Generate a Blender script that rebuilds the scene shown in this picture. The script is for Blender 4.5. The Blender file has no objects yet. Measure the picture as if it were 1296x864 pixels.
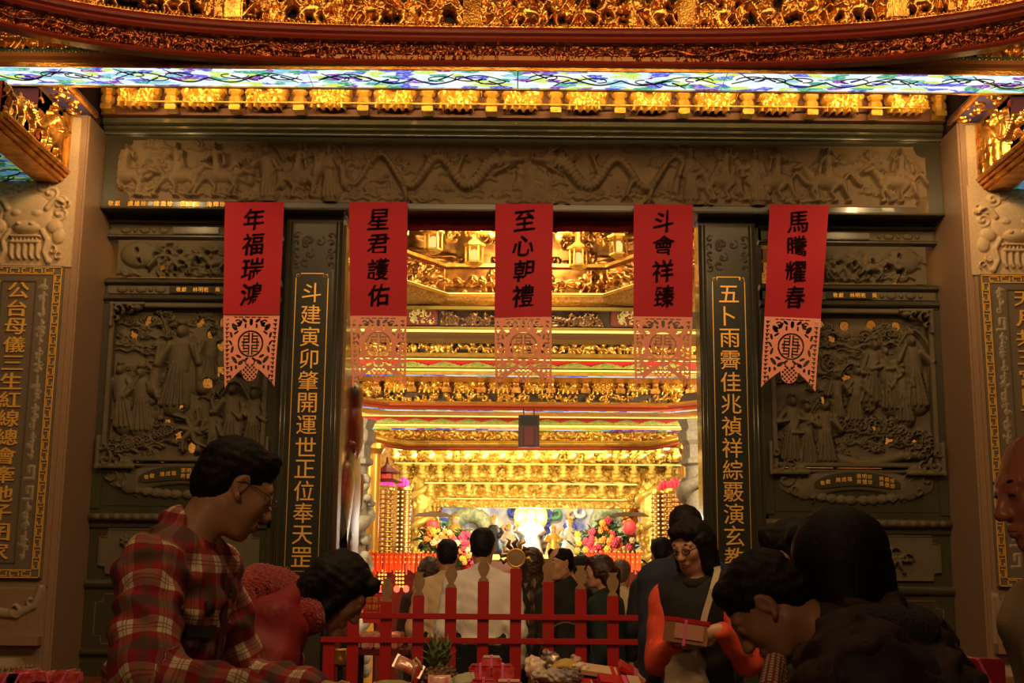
import bpy, bmesh, math, random
import numpy as np
import openvdb
from mathutils import Matrix, Vector, Euler
from math import sin, cos, pi, radians

# ------------------------------------------------------------------ camera
SC = bpy.context.scene
COL = SC.collection
FPX = 1600.0; PITCH = radians(10.45); ROLL = radians(0.5); CZ = 1.42
camd = bpy.data.cameras.new('camera'); cam = bpy.data.objects.new('camera', camd); COL.objects.link(cam)
camd.sensor_width = 36.0; camd.lens = FPX / 1296 * 36.0; camd.clip_start = 0.05; camd.clip_end = 200
_f = np.array([0, cos(PITCH), sin(PITCH)]); _r = np.array([1., 0, 0]); _u = np.array([0, -sin(PITCH), cos(PITCH)])
CR = cos(ROLL) * _r + sin(ROLL) * _u; CU = -sin(ROLL) * _r + cos(ROLL) * _u; CF = _f
m = Matrix.Identity(4)
for i in range(3):
    m[i][0] = CR[i]; m[i][1] = CU[i]; m[i][2] = -CF[i]
m[2][3] = CZ
cam.matrix_world = m
SC.camera = cam
camd.dof.use_dof = False

def at(px, py, Y):
    """world point on the plane y=Y seen at a photograph pixel (used to take measurements)"""
    d = (px - 648) / FPX * CR - (py - 432) / FPX * CU + CF
    t = Y / d[1]
    return Vector((float(d[0] * t), Y, float(CZ + d[2] * t)))
def zat(py, Y, px=661): return at(px, py, Y).z

# ------------------------------------------------------------------ world, lights, exposure
W = bpy.data.worlds.new('world'); SC.world = W; W.use_nodes = True
W.node_tree.nodes['Background'].inputs[0].default_value = (0.35, 0.16, 0.07, 1)
W.node_tree.nodes['Background'].inputs[1].default_value = 0.05
SC.view_settings.view_transform = 'Standard'; SC.view_settings.look = 'None'
SC.view_settings.exposure = 0.0; SC.view_settings.gamma = 1.0
SC.view_settings.use_curve_mapping = False
SC.cycles.max_bounces = 6; SC.cycles.diffuse_bounces = 3; SC.cycles.glossy_bounces = 3
SC.cycles.transmission_bounces = 4; SC.cycles.transparent_max_bounces = 8
SC.cycles.sample_clamp_indirect = 4.0; SC.cycles.caustics_reflective = False; SC.cycles.caustics_refractive = False
SC.cycles.use_denoising = True
CX = 0.06                       # axis of the hall

def area(name, loc, target, size, power, col, sy=None):
    L = bpy.data.lights.new(name, 'AREA'); L.energy = power; L.color = col
    L.size = size
    if sy: L.shape = 'RECTANGLE'; L.size_y = sy
    o = bpy.data.objects.new(name, L); COL.objects.link(o); o.location = loc
    o.rotation_euler = (Vector(target) - Vector(loc)).to_track_quat('-Z', 'Y').to_euler()
    return o
def point(name, loc, power, col, r=.05):
    L = bpy.data.lights.new(name, 'POINT'); L.energy = power; L.color = col; L.shadow_soft_size = r
    o = bpy.data.objects.new(name, L); COL.objects.link(o); o.location = loc
    return o
WARM = (1.0, .60, .26); WARM2 = (1.0, .78, .44)
# front hall: lamps under the coffered ceiling, plus added fill lights
area('front_ceiling_lamp', (0.2, 3.3, 4.6), (0, 8, 3.1), 3.0, 92, WARM, .5)
area('soffit_fill', (-2.62, 7.2, 3.98), (-2.68, 7.25, 4.3), .08, 1.3, (1, .66, .28)); area('soffit_fill', (2.74, 7.2, 3.98), (2.80, 7.25, 4.3), .08, 1.3, (1, .66, .28))  # unseen fills added below the blue scroll soffits to brighten them, no fixture there
area('rear_fill', (-0.8, -1.2, 3.6), (0.2, 4.0, 1.3), 1.2, 26, WARM)  # fill added behind the camera to lift the foreground people, not a hall fixture
area('front_left_lamp', (-2.2, 4.2, 5.3), (-2.6, 8, 3.4), .7, 26, WARM)
area('front_right_lamp', (2.3, 4.2, 5.3), (2.7, 8, 3.4), .7, 22, WARM)
# light tape tucked behind the stained glass beam
area('cornice_tape', (CX, 7.06, 4.25), (CX, 7.7, 4.52), 5.0, 27, (1, .66, .24), .03).data.spread = radians(62)
area('corner_fill', (-2.75, 6.25, 4.225), (-2.9, 6.8, 4.5), .1, 1.6, (1, .62, .25)); area('corner_fill', (2.87, 6.25, 4.225), (3.0, 6.8, 4.5), .1, 1.6, (1, .62, .25))  # unseen fills added to bring out the dragon reliefs in the dark corners
area('pier_lamp', (-2.30, 6.95, 4.02), (-2.85, 7.5, 3.55), .12, 7, (1, .62, .26)); area('pier_lamp', (2.42, 6.95, 4.02), (2.97, 7.5, 3.55), .12, 7, (1, .62, .26))
# inner hall lamps
for i, (x, y, z, p) in enumerate([(-1.3, 9.4, 4.9, 9), (1.4, 9.4, 4.9, 9), (-2.6, 12.4, 3.3, 40), (2.8, 12.4, 3.3, 40)]):
    area('inner_hall_lamp', (x, y, z), (x * .4, y + 3.0, 2.8), .6, p, WARM2)

# ------------------------------------------------------------------ materials
MATS = {}
def mat(name, col=(.5, .5, .5), rough=.6, metal=0., emit=None, es=1., bump=0., bscale=60., var=0., vscale=8., col2=None, spec=.5, coat=0., trans=0., coords='Object', sheen=0.):
    if name in MATS: return MATS[name]
    M = bpy.data.materials.new(name); M.use_nodes = True; nt = M.node_tree; N = nt.nodes; Lk = nt.links
    b = N['Principled BSDF']
    b.inputs['Base Color'].default_value = (*col, 1); b.inputs['Roughness'].default_value = rough
    b.inputs['Metallic'].default_value = metal; b.inputs['Specular IOR Level'].default_value = spec
    b.inputs['Coat Weight'].default_value = coat
    if sheen: b.inputs['Sheen Weight'].default_value = sheen
    if trans: b.inputs['Transmission Weight'].default_value = trans
    tc = N.new('ShaderNodeTexCoord')
    if emit:
        b.inputs['Emission Color'].default_value = (*emit, 1); b.inputs['Emission Strength'].default_value = es
    if col2 is not None or var:
        n = N.new('ShaderNodeTexNoise'); n.inputs['Scale'].default_value = vscale; n.inputs['Detail'].default_value = 4
        Lk.new(tc.outputs[coords], n.inputs['Vector'])
        r = N.new('ShaderNodeValToRGB'); Lk.new(n.outputs[0], r.inputs[0])
        c2 = col2 if col2 is not None else tuple(c * (1 - var) for c in col)
        r.color_ramp.elements[0].position = .35; r.color_ramp.elements[1].position = .65
        r.color_ramp.elements[0].color = (*c2, 1); r.color_ramp.elements[1].color = (*col, 1)
        Lk.new(r.outputs[0], b.inputs['Base Color'])
    if bump:
        n = N.new('ShaderNodeTexNoise'); n.inputs['Scale'].default_value = bscale; n.inputs['Detail'].default_value = 3
        Lk.new(tc.outputs[coords], n.inputs['Vector'])
        bp = N.new('ShaderNodeBump'); bp.inputs['Strength'].default_value = bump; bp.inputs['Distance'].default_value = .01
        Lk.new(n.outputs[0], bp.inputs['Height']); Lk.new(bp.outputs[0], b.inputs['Normal'])
    MATS[name] = M
    return M

GOLD = mat('gold_leaf', (.88, .46, .09), .28, .9, bump=.25, bscale=90, col2=(.45, .18, .035), vscale=14)
GOLDB = mat('bright_gold', (1.0, .62, .12), .3, .75, bump=.2, bscale=80, col2=(.80, .40, .06), vscale=12)
GOLDHOT = mat('altar_gold', (1.0, .80, .22), .35, .35, bump=.3, bscale=60, col2=(.95, .55, .10), vscale=15)
GOLDP = mat('gold_paint', (.85, .52, .10), .35, .7)
GOLDCH = mat('gilded_characters', (1.0, .56, .10), .38, .35)
REDW = mat('red_lacquer_wood', (.16, .018, .008), .28, bump=.1, bscale=40, coat=.4)
REDGOLD = mat('worn_gilt_on_red', (.30, .085, .02), .24, .75, col2=(.07, .009, .004), vscale=26, bump=.4, bscale=60)
REDBR = mat('bright_red_enamel', (.55, .02, .02), .4)
DARKST = mat('dark_green_granite', (.060, .054, .032), .22, col2=(.042, .039, .024), vscale=160, coat=.2)
CARVST = mat('carved_greenish_stone', (.21, .145, .070), .7, col2=(.165, .112, .055), vscale=9, bump=.3, bscale=240)
CARVST2 = mat('carved_dark_greenish_stone', (.125, .098, .052), .7, col2=(.098, .078, .042), vscale=9, bump=.3, bscale=240)
GRAN = mat('brown_granite', (.33, .20, .115), .45, col2=(.23, .14, .08), vscale=190, bump=.12, bscale=300)
SAND = mat('carved_sandstone', (.55, .39, .22), .7, col2=(.46, .32, .175), vscale=120, bump=.15, bscale=220)
PLAQ = mat('plaque_stone', (.17, .125, .08), .5, col2=(.13, .095, .06), vscale=150)
BLACK = mat('black', (.006, .005, .004), .7)
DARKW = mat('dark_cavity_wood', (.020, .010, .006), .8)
FENCER = mat('red_fence_paint', (.42, .008, .010), .42)
WOOD = mat('tan_wood', (.36, .21, .10), .55, var=.25, vscale=20)
SKIN = mat('skin', (.62, .32, .19), .5, var=.08, vscale=20)
HAIR = mat('black_hair', (.007, .005, .004), .6, bump=.25, bscale=260, spec=.25)

def led_mat(name, col, s):
    if name in MATS: return MATS[name]
    M = bpy.data.materials.new(name); M.use_nodes = True; N = M.node_tree.nodes
    N.remove(N['Principled BSDF']); e = N.new('ShaderNodeEmission'); e.inputs[0].default_value = (*col, 1); e.inputs[1].default_value = s
    M.node_tree.links.new(e.outputs[0], N['Material Output'].inputs[0]); MATS[name] = M
    return M

def glass_mat(name, scale=1., strength=1.6, cols=None, white=.75):
    M = bpy.data.materials.new(name); M.use_nodes = True; nt = M.node_tree; N = nt.nodes; L = nt.links
    N.remove(N['Principled BSDF']); out = N['Material Output']
    tc = N.new('ShaderNodeTexCoord'); mp = N.new('ShaderNodeMapping'); L.new(tc.outputs['Object'], mp.inputs[0])
    mp.inputs['Scale'].default_value = (9 * scale, 22 * scale, 9 * scale)
    ns = N.new('ShaderNodeTexNoise'); ns.inputs['Scale'].default_value = 1.5; ns.inputs['Detail'].default_value = 3; L.new(mp.outputs[0], ns.inputs[0])
    mx = N.new('ShaderNodeMixRGB'); mx.inputs[0].default_value = .35; L.new(mp.outputs[0], mx.inputs[1]); L.new(ns.outputs['Color'], mx.inputs[2])
    v = N.new('ShaderNodeTexVoronoi'); v.inputs['Scale'].default_value = 1.4; L.new(mx.outputs[0], v.inputs['Vector'])
    sp = N.new('ShaderNodeSeparateColor'); L.new(v.outputs['Color'], sp.inputs[0])
    r = N.new('ShaderNodeValToRGB'); r.color_ramp.interpolation = 'CONSTANT'; L.new(sp.outputs[0], r.inputs[0])
    cols = cols or [(0, (.75, .9, 1)), (.22, (.10, .12, .75)), (.34, (.95, 1, .95)), (.46, (.05, .42, .22)), (.55, (.85, .95, 1)), (.66, (.70, .85, .10)), (.78, (.25, .65, .75)), (.86, (.28, .05, .45)), (.93, (1, 1, .9))]
    el = r.color_ramp.elements
    el[0].position = cols[0][0]; el[0].color = (*cols[0][1], 1); el[1].position = cols[1][0]; el[1].color = (*cols[1][1], 1)
    for p, c in cols[2:]:
        e = el.new(p); e.color = (*c, 1)
    n2 = N.new('ShaderNodeTexNoise'); n2.inputs['Scale'].default_value = 3; L.new(mp.outputs[0], n2.inputs[0])
    rr = N.new('ShaderNodeValToRGB'); rr.color_ramp.elements[0].position = .50; rr.color_ramp.elements[1].position = .72; rr.color_ramp.elements[1].color = (white, white, white, 1); L.new(n2.outputs[0], rr.inputs[0])
    m2 = N.new('ShaderNodeMixRGB'); L.new(rr.outputs[0], m2.inputs[0]); L.new(r.outputs[0], m2.inputs[1]); m2.inputs[2].default_value = (1, 1, 1, 1)
    e = N.new('ShaderNodeEmission'); L.new(m2.outputs[0], e.inputs[0]); e.inputs[1].default_value = strength
    L.new(e.outputs[0], out.inputs[0])
    MATS[name] = M
    return M

# ------------------------------------------------------------------ objects
def tag(o, label, cat, group=None, kind=None):
    if label: o['label'] = label
    if cat: o['category'] = cat
    if group: o['group'] = group
    if kind: o['kind'] = kind
    return o
def thing(name, label, cat, loc=(0, 0, 0), group=None):
    o = bpy.data.objects.new(name, None); COL.objects.link(o); o.location = loc; o.empty_display_size = .05
    return tag(o, label, cat, group)
def link(o, parent=None):
    COL.objects.link(o)
    if parent is not None:
        o.parent = parent
        q = parent; loc = Vector((0, 0, 0))
        while q is not None:
            if q.type == 'EMPTY': loc += Vector(q.location)
            q = q.parent
        o.matrix_parent_inverse = Matrix.Translation(-loc)
    return o
def mesh_obj(name, V, F, m, parent=None, smooth=False, auto=None):
    me = bpy.data.meshes.new(name); me.from_pydata([tuple(map(float, v)) for v in V], [], [tuple(f) for f in F])
    me.materials.append(m)
    if smooth: me.shade_smooth()
    o = bpy.data.objects.new(name, me)
    return link(o, parent)
def np_mesh(name, V, Q, m, parent=None, smooth=True):
    """V (n,3), Q (k,4 or 3) numpy arrays"""
    me = bpy.data.meshes.new(name); V = np.ascontiguousarray(V, dtype=np.float32); Q = np.ascontiguousarray(Q, dtype=np.int32)
    k, c = Q.shape
    me.vertices.add(len(V)); me.vertices.foreach_set('co', V.ravel())
    me.loops.add(k * c); me.loops.foreach_set('vertex_index', Q.ravel())
    me.polygons.add(k); me.polygons.foreach_set('loop_start', np.arange(k, dtype=np.int32) * c)
    me.update(calc_edges=True)
    if smooth: me.shade_smooth()
    me.materials.append(m)
    o = bpy.data.objects.new(name, me)
    return link(o, parent)

class MB:
    def __init__(s): s.V = []; s.F = []
    def add(s, V, F):
        n = len(s.V); s.V += [tuple(map(float, v)) for v in V]; s.F += [tuple(i + n for i in f) for f in F]; return s
    def box(s, x0, x1, y0, y1, z0, z1, bev=0.):
        if bev:
            bm = bmesh.new(); bmesh.ops.create_cube(bm, size=1, matrix=Matrix.Translation(((x0 + x1) / 2, (y0 + y1) / 2, (z0 + z1) / 2)) @ Matrix.Diagonal((x1 - x0, y1 - y0, z1 - z0, 1)))
            bmesh.ops.bevel(bm, geom=bm.edges[:], offset=bev, segments=2, affect='EDGES')
            bm.verts.index_update()
            s.add([v.co for v in bm.verts], [[v.index for v in f.verts] for f in bm.faces]); bm.free(); return s
        V = [(x0, y0, z0), (x1, y0, z0), (x1, y1, z0), (x0, y1, z0), (x0, y0, z1), (x1, y0, z1), (x1, y1, z1), (x0, y1, z1)]
        return s.add(V, [(0, 3, 2, 1), (4, 5, 6, 7), (0, 1, 5, 4), (1, 2, 6, 5), (2, 3, 7, 6), (3, 0, 4, 7)])
    def obox(s, c, sx, sy, sz, M3):
        V = []
        for dz in (-1, 1):
            for dx, dy in ((-1, -1), (1, -1), (1, 1), (-1, 1)):
                V.append(Vector(c) + M3 @ Vector((dx * sx / 2, dy * sy / 2, dz * sz / 2)))
        return s.add(V, [(0, 3, 2, 1), (4, 5, 6, 7), (0, 1, 5, 4), (1, 2, 6, 5), (2, 3, 7, 6), (3, 0, 4, 7)])
    def tube(s, pts, r, n=8, cap=True):
        pts = [Vector(p) for p in pts]; rs = r if isinstance(r, (list, tuple)) else [r] * len(pts); V = []; F = []
        up = Vector((0, 0, 1)); prev = None
        for i, p in enumerate(pts):
            t = (pts[min(i + 1, len(pts) - 1)] - pts[max(i - 1, 0)])
            t = t.normalized() if t.length > 1e-9 else Vector((0, 0, 1))
            a = prev if prev is not None else (Vector((1, 0, 0)) if abs(t.x) < .8 else Vector((0, 1, 0)))
            a = (a - t * a.dot(t)).normalized(); b = t.cross(a); prev = a
            for k in range(n):
                q = 2 * pi * k / n; V.append(p + (a * cos(q) + b * sin(q)) * rs[i])
        for i in range(len(pts) - 1):
            for k in range(n):
                F.append((i * n + k, i * n + (k + 1) % n, (i + 1) * n + (k + 1) % n, (i + 1) * n + k))
        if cap: F.append(tuple(range(n))[::-1]); F.append(tuple((len(pts) - 1) * n + k for k in range(n)))
        return s.add(V, F)
    def lathe(s, prof, c=(0, 0, 0), n=24, ax='z'):
        V = []; F = []
        for r, z in prof:
            for k in range(n):
                q = 2 * pi * k / n
                p = (r * cos(q), r * sin(q), z) if ax == 'z' else ((r * cos(q), z, r * sin(q)))
                V.append((p[0] + c[0], p[1] + c[1], p[2] + c[2]))
        for i in range(len(prof) - 1):
            for k in range(n):
                F.append((i * n + k, i * n + (k + 1) % n, (i + 1) * n + (k + 1) % n, (i + 1) * n + k))
        F.append(tuple(range(n))[::-1]); F.append(tuple((len(prof) - 1) * n + k for k in range(n)))
        return s.add(V, F)
    def ball(s, c, rx, ry=None, rz=None, n=10, m=7):
        ry = ry or rx; rz = rz or rx
        prof = [(max(1e-4, sin(pi * i / m)), -cos(pi * i / m)) for i in range(m + 1)]
        V = []; F = []
        for r, z in prof:
            for k in range(n):
                q = 2 * pi * k / n; V.append((c[0] + rx * r * cos(q), c[1] + ry * r * sin(q), c[2] + rz * z))
        for i in range(m):
            for k in range(n):
                F.append((i * n + k, i * n + (k + 1) % n, (i + 1) * n + (k + 1) % n, (i + 1) * n + k))
        return s.add(V, F)
    def prism(s, poly, y0, y1):          # poly in (x,z), extruded along y
        n = len(poly); V = [(x, y0, z) for x, z in poly] + [(x, y1, z) for x, z in poly]
        F = [tuple(range(n)), tuple(range(2 * n - 1, n - 1, -1))] + [(i, i + n, (i + 1) % n + n, (i + 1) % n) for i in range(n)]
        return s.add(V, F)
    def sweep(s, prof, path, closed_prof=True):
        """prof [(n_offset, z)], path [(x,y)] ; offset goes to the viewer side (-y for a path along +x)"""
        P = [Vector((p[0], p[1])) for p in path]; V = []; F = []; n = len(prof)
        for i, p in enumerate(P):
            t = (P[min(i + 1, len(P) - 1)] - P[max(i - 1, 0)]).normalized(); nn = Vector((t.y, -t.x))
            for o, z in prof: V.append((p.x + nn.x * o, p.y + nn.y * o, z))
        for i in range(len(P) - 1):
            for k in range(n if closed_prof else n - 1):
                F.append((i * n + k, i * n + (k + 1) % n, (i + 1) * n + (k + 1) % n, (i + 1) * n + k))
        if closed_prof: F.append(tuple(range(n))[::-1]); F.append(tuple((len(P) - 1) * n + k for k in range(n)))
        return s.add(V, F)
    def build(s, name, m, parent=None, smooth=False):
        o = mesh_obj(name, s.V, s.F, m, parent, smooth)
        bm = bmesh.new(); bm.from_mesh(o.data); bmesh.ops.recalc_face_normals(bm, faces=bm.faces[:]); bm.to_mesh(o.data); bm.free()
        if smooth: o.data.shade_smooth()
        return o
def soft(o, ang=40):
    """smooth shading split at sharp edges"""
    o.data.shade_smooth()
    o.data.set_sharp_from_angle(angle=radians(ang)); return o

def copy_tree(o, loc=None, parent=None):
    c = o.copy(); COL.objects.link(c)
    if parent is not None: c.parent = parent
    if loc is not None: c.location = loc
    for ch in list(o.children): copy_tree(ch, None, c)
    return c

# ------------------------------------------------------------------ carving: height fields stamped with shapes
class HF:
    def __init__(s, w, h, res, base=0.):
        s.w, s.h = w, h; s.nx = int(w / res) + 1; s.ny = int(h / res) + 1
        s.x = np.linspace(0, w, s.nx); s.y = np.linspace(0, h, s.ny); s.H = np.full((s.ny, s.nx), base, dtype=np.float32)
        s.hole = np.zeros((s.ny, s.nx), bool); s.res = res
    def win(s, x0, x1, y0, y1):
        i0 = max(0, int(x0 / s.w * (s.nx - 1))); i1 = min(s.nx, int(x1 / s.w * (s.nx - 1)) + 2)
        j0 = max(0, int(y0 / s.h * (s.ny - 1))); j1 = min(s.ny, int(y1 / s.h * (s.ny - 1)) + 2)
        if i1 <= i0 or j1 <= j0: return None
        X, Y = np.meshgrid(s.x[i0:i1], s.y[j0:j1]); return (slice(j0, j1), slice(i0, i1)), X, Y
    def put(s, sl, val): s.H[sl] = np.maximum(s.H[sl], val)
    def cap(s, x0, y0, r0, x1, y1, r1, h, b=0.):
        r = max(r0, r1); w = s.win(min(x0, x1) - r, max(x0, x1) + r, min(y0, y1) - r, max(y0, y1) + r)
        if w is None: return
        sl, X, Y = w; dx, dy = x1 - x0, y1 - y0; L = dx * dx + dy * dy + 1e-12
        t = np.clip(((X - x0) * dx + (Y - y0) * dy) / L, 0, 1); d = np.hypot(X - x0 - t * dx, Y - y0 - t * dy); rr = r0 + (r1 - r0) * t
        q = 1 - (d / rr) ** 2; s.put(sl, np.where(q > 0, b + h * np.sqrt(np.maximum(q, 0)), -1))
    def ell(s, x, y, rx, ry, h, b=0., rot=0.):
        r = max(rx, ry); w = s.win(x - r, x + r, y - r, y + r)
        if w is None: return
        sl, X, Y = w; c, n = cos(rot), sin(rot); u = ((X - x) * c + (Y - y) * n) / rx; v = (-(X - x) * n + (Y - y) * c) / ry
        q = 1 - u * u - v * v; s.put(sl, np.where(q > 0, b + h * np.sqrt(np.maximum(q, 0)), -1))
    def cut(s, x, y, rx, ry, d, rot=0.):
        r = max(rx, ry); w = s.win(x - r, x + r, y - r, y + r)
        if w is None: return
        sl, X, Y = w; c, n = cos(rot), sin(rot); u = ((X - x) * c + (Y - y) * n) / rx; v = (-(X - x) * n + (Y - y) * c) / ry
        q = 1 - u * u - v * v; s.H[sl] -= np.where(q > 0, d * np.sqrt(np.maximum(q, 0)), 0)
    def pierce(s, x, y, rx, ry, rot=0.):
        r = max(rx, ry); w = s.win(x - r, x + r, y - r, y + r)
        if w is None: return
        sl, X, Y = w; c, n = cos(rot), sin(rot); u = ((X - x) * c + (Y - y) * n) / rx; v = (-(X - x) * n + (Y - y) * c) / ry
        s.hole[sl] |= (u * u + v * v < 1)
    def spiral(s, x, y, r, h, b=0., sg=1, turns=2.2):
        w = s.win(x - r, x + r, y - r, y + r)
        if w is None: return
        sl, X, Y = w; d = np.hypot(X - x, (Y - y) * 1.15) / r; th = np.arctan2(Y - y, X - x) * sg
        v = b + h * (.45 + .40 * np.cos(2 * pi * d * turns - th)) * np.sqrt(np.maximum(1 - d ** 4, 0)) + h * .3 * (1 - d)
        s.put(sl, np.where(d < 1, v, -1))
    def poly(s, P, r0, r1, h, b=0.):
        n = len(P)
        for i in range(n - 1):
            a = r0 + (r1 - r0) * i / (n - 1); c = r0 + (r1 - r0) * (i + 1) / (n - 1)
            s.cap(P[i][0], P[i][1], a, P[i + 1][0], P[i + 1][1], c, h, b)
    # ---- motifs
    def cloud(s, x, y, r, h, R, b=0.):
        for k in range(R.randint(2, 4)):
            s.spiral(x + R.uniform(-1, 1) * r, y + R.uniform(-.4, .4) * r, r * R.uniform(.5, .8), h, b, R.choice((-1, 1)))
        s.poly([(x - 1.6 * r + i * .4 * r, y - .45 * r + .18 * r * sin(i * 1.3)) for i in range(9)], r * .12, r * .2, h * .7, b)
    def curl(s, x, y, r, h, R, b=0., a0=None):
        a0 = R.uniform(0, 6.28) if a0 is None else a0; sg = R.choice((-1, 1))
        P = [(x + r * (1 - i / 14) * cos(a0 + sg * i * .42), y + r * (1 - i / 14) * sin(a0 + sg * i * .42)) for i in range(12)]
        s.poly(P, r * .08, r * .26, h, b)
    def man(s, x, y, t, h, R, b=0.):
        lean = R.uniform(-.12, .12) * t; w = t * .13
        s.cap(x, y + .06 * t, w * 1.5, x + lean * .6, y + .45 * t, w * 1.0, h * .75, b)
        s.cap(x + lean * .6, y + .45 * t, w * 1.1, x + lean, y + .70 * t, w * 1.15, h * .9, b)
        for k in (-1.0, -.4, .2, .8): s.cap(x + k * w, y, w * .28, x + lean * .6 + k * w * .4, y + .5 * t, w * .15, h * .98, b)
        for sd in (-1, 1):
            ex, ey = x + lean + sd * w * R.uniform(1.4, 2.2), y + t * R.uniform(.42, .62); hx, hy = ex - sd * w * R.uniform(-.8, 1.3), ey + t * R.uniform(-.05, .22)
            s.cap(x + lean + sd * w, y + .7 * t, w * .5, ex, ey, w * .5, h * 1.0, b); s.cap(ex, ey, w * .5, hx, hy, w * .34, h * 1.1, b)
            if R.random() < .4: s.cap(ex, ey, w * .5, ex + sd * w * .4, ey - .28 * t, w * .75, h * .8, b)
        s.ell(x + lean, y + .86 * t, t * .075, t * .095, h * 1.25, b); s.ell(x + lean, y + .965 * t, t * .06, t * .05, h * 1.1, b)
        if R.random() < .4: s.cap(x + w * 2.2, y + .15 * t, w * .13, x + w * 1.6, y + t * 1.05, w * .13, h, b)
        if R.random() < .4: s.poly([(x - w * 2 + i * w * .55, y + t * (.72 + .3 * sin(i * .45))) for i in range(8)], w * .15, w * .3, h * .6, b)
    def beast(s, x, y, t, h, R, b=0., sg=None, rider=True):
        sg = sg or R.choice((-1, 1)); L = t * .62
        s.ell(x, y + .42 * t, L * .62, t * .17, h * .95, b, R.uniform(-.15, .15))
        for k, (o, kn) in enumerate(((-.5, -.1), (-.32, .12), (.32, .14), (.5, -.04))):
            a = x + o * L * 1.0; kx = a + kn * t * sg; fx = kx - .10 * t * sg * R.uniform(.2, 1.4)
            s.cap(a, y + .36 * t, t * .085, kx, y + .19 * t, t * .05, h * .9, b); s.cap(kx, y + .19 * t, t * .048, fx, y + .03 * t, t * .035, h * .85, b); s.cap(fx, y + .03 * t, t * .045, fx + sg * t * .05, y + .02 * t, t * .035, h * .8, b)
        nx, ny = x + sg * L * .78, y + t * R.uniform(.5, .72)
        s.cap(x + sg * L * .5, y + .46 * t, t * .12, nx, ny, t * .075, h, b); s.cap(nx, ny, t * .085, nx + sg * t * .16, ny - .07 * t, t * .05, h * 1.15, b)
        for k in range(5): s.curl(x + sg * L * (.45 + .08 * k), y + t * (.55 + .04 * k), t * .06, h * 1.1, R, b)
        s.poly([(x - sg * (L * .55 + i * t * .05), y + t * (.46 + .1 * sin(i * .8))) for i in range(7)], t * .04, t * .06, h * .8, b)
        if rider: s.man(x - sg * .04 * t, y + .45 * t, t * .62, h * 1.1, R, b)
    def dragon(s, x, y, L, A, r, h, R, b=0., sg=1, waves=1.6):
        P = [(x + sg * L * i / 46, y + A * sin(i / 46 * waves * 2 * pi + .6) * (1 - .25 * i / 46)) for i in range(47)]
        s.poly(P, r * .35, r, h, b)
        for i in range(2, 46):
            q = r * (.35 + .65 * i / 46); s.ell(P[i][0], P[i][1], q * .32, q * .9, h * .22, b + h * .92, math.atan2(P[i][1] - P[i - 1][1], P[i][0] - P[i - 1][0]))
        for i in (10, 18, 30, 38):
            d = 1 if R.random() < .5 else -1; fx, fy = P[i][0] + sg * r, P[i][1] + d * r * 2.4
            s.cap(P[i][0], P[i][1], r * .5, fx, fy, r * .35, h * .9, b)
            for k in (-1, 0, 1): s.cap(fx, fy, r * .2, fx + r * .7 * k, fy + d * r * .8, r * .1, h * .8, b)
        hx, hy = P[-1]; s.ell(hx + sg * r, hy, r * 1.6, r * 1.15, h * 1.4, b); s.cap(hx + sg * r * 1.6, hy - r * .1, r * .7, hx + sg * r * 3, hy, r * .5, h * 1.3, b)
        for k in range(7): s.curl(hx - sg * r * .2 + R.uniform(-1, 1) * r, hy + R.uniform(-1.6, 1.6) * r, r * .7, h * 1.2, R, b)
        for d in (-1, 1): s.poly([(hx + sg * (1.2 - i * .45) * r, hy + r * (.9 + .25 * i) * d) for i in range(6)], r * .3, r * .1, h * 1.1, b)
    def tree(s, x, y, t, h, R, b=0.):
        lx = x; ly = y; P = [(x, y)]
        for i in range(5): lx += R.uniform(-.14, .14) * t; ly += t * .16; P.append((lx, ly))
        s.poly(P, t * .07, t * .03, h * .8, b)
        for k in range(9):
            cx, cy = P[R.randint(2, 5)]; cx += R.uniform(-.32, .32) * t; cy += R.uniform(-.1, .22) * t
            for j in range(5): s.ell(cx + R.uniform(-.07, .07) * t, cy + R.uniform(-.05, .05) * t, t * .055, t * .035, h * R.uniform(.7, 1.1), b, R.uniform(0, 3))
    def flower(s, x, y, r, h, R, b=0.):
        for k in range(7):
            a = k * 2 * pi / 7; s.ell(x + r * .55 * cos(a), y + r * .55 * sin(a), r * .45, r * .28, h, b, a)
        s.ell(x, y, r * .28, r * .28, h * 1.4, b)
    def vine(s, h, R, r, b=0.):
        n = int(s.w / (r * 2.2)) + 1
        s.poly([(i * s.w / 60, s.h / 2 + s.h * .3 * sin(i * s.w / 60 / (r * 2.2) * pi)) for i in range(61)], r * .12, r * .12, h * .7, b)
        for k in range(n):
            x = (k + .5) * r * 2.2; sg = -1 if k % 2 else 1
            s.curl(x, s.h / 2 - sg * s.h * .12, r * .7, h, R, b, R.uniform(0, 6)); s.flower(x + r, s.h / 2 + sg * s.h * .1, r * .5, h * 1.1, R, b)
            for q in range(3): s.ell(x + R.uniform(-1, 1) * r, s.h / 2 + R.uniform(-.42, .42) * s.h, r * .3, r * .13, h * .8, b, R.uniform(0, 3))
    def story(s, h, R, b=0., dens=1., cl=True):
        """a crowded band of figures, riders, trees and clouds"""
        t = s.h; x = t * .2
        if cl:
            for k in range(int(s.w / t * 3.0 * dens)): s.cloud(R.uniform(0, s.w), R.uniform(.05, .95) * t, t * R.uniform(.09, .16), h * .45, R, b)
        while x < s.w - t * .1:
            q = R.random()
            if q < .40: s.man(x, t * .04, t * R.uniform(.72, .9), h, R, b); x += t * R.uniform(.28, .42)
            elif q < .62: x += t * .35; s.beast(x, t * .03, t * .82, h, R, b); x += t * .65
            elif q < .82: s.tree(x, t * .02, t * .95, h * .8, R, b); x += t * R.uniform(.25, .4)
            else: x += t * .3; s.cloud(x, t * .5, t * .22, h * .7, R, b); x += t * .3
        for k in range(int(s.w / t * 2)): s.ell(R.uniform(0, s.w), R.uniform(0, .1) * t, t * .12, t * .08, h * .6, b)
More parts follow.
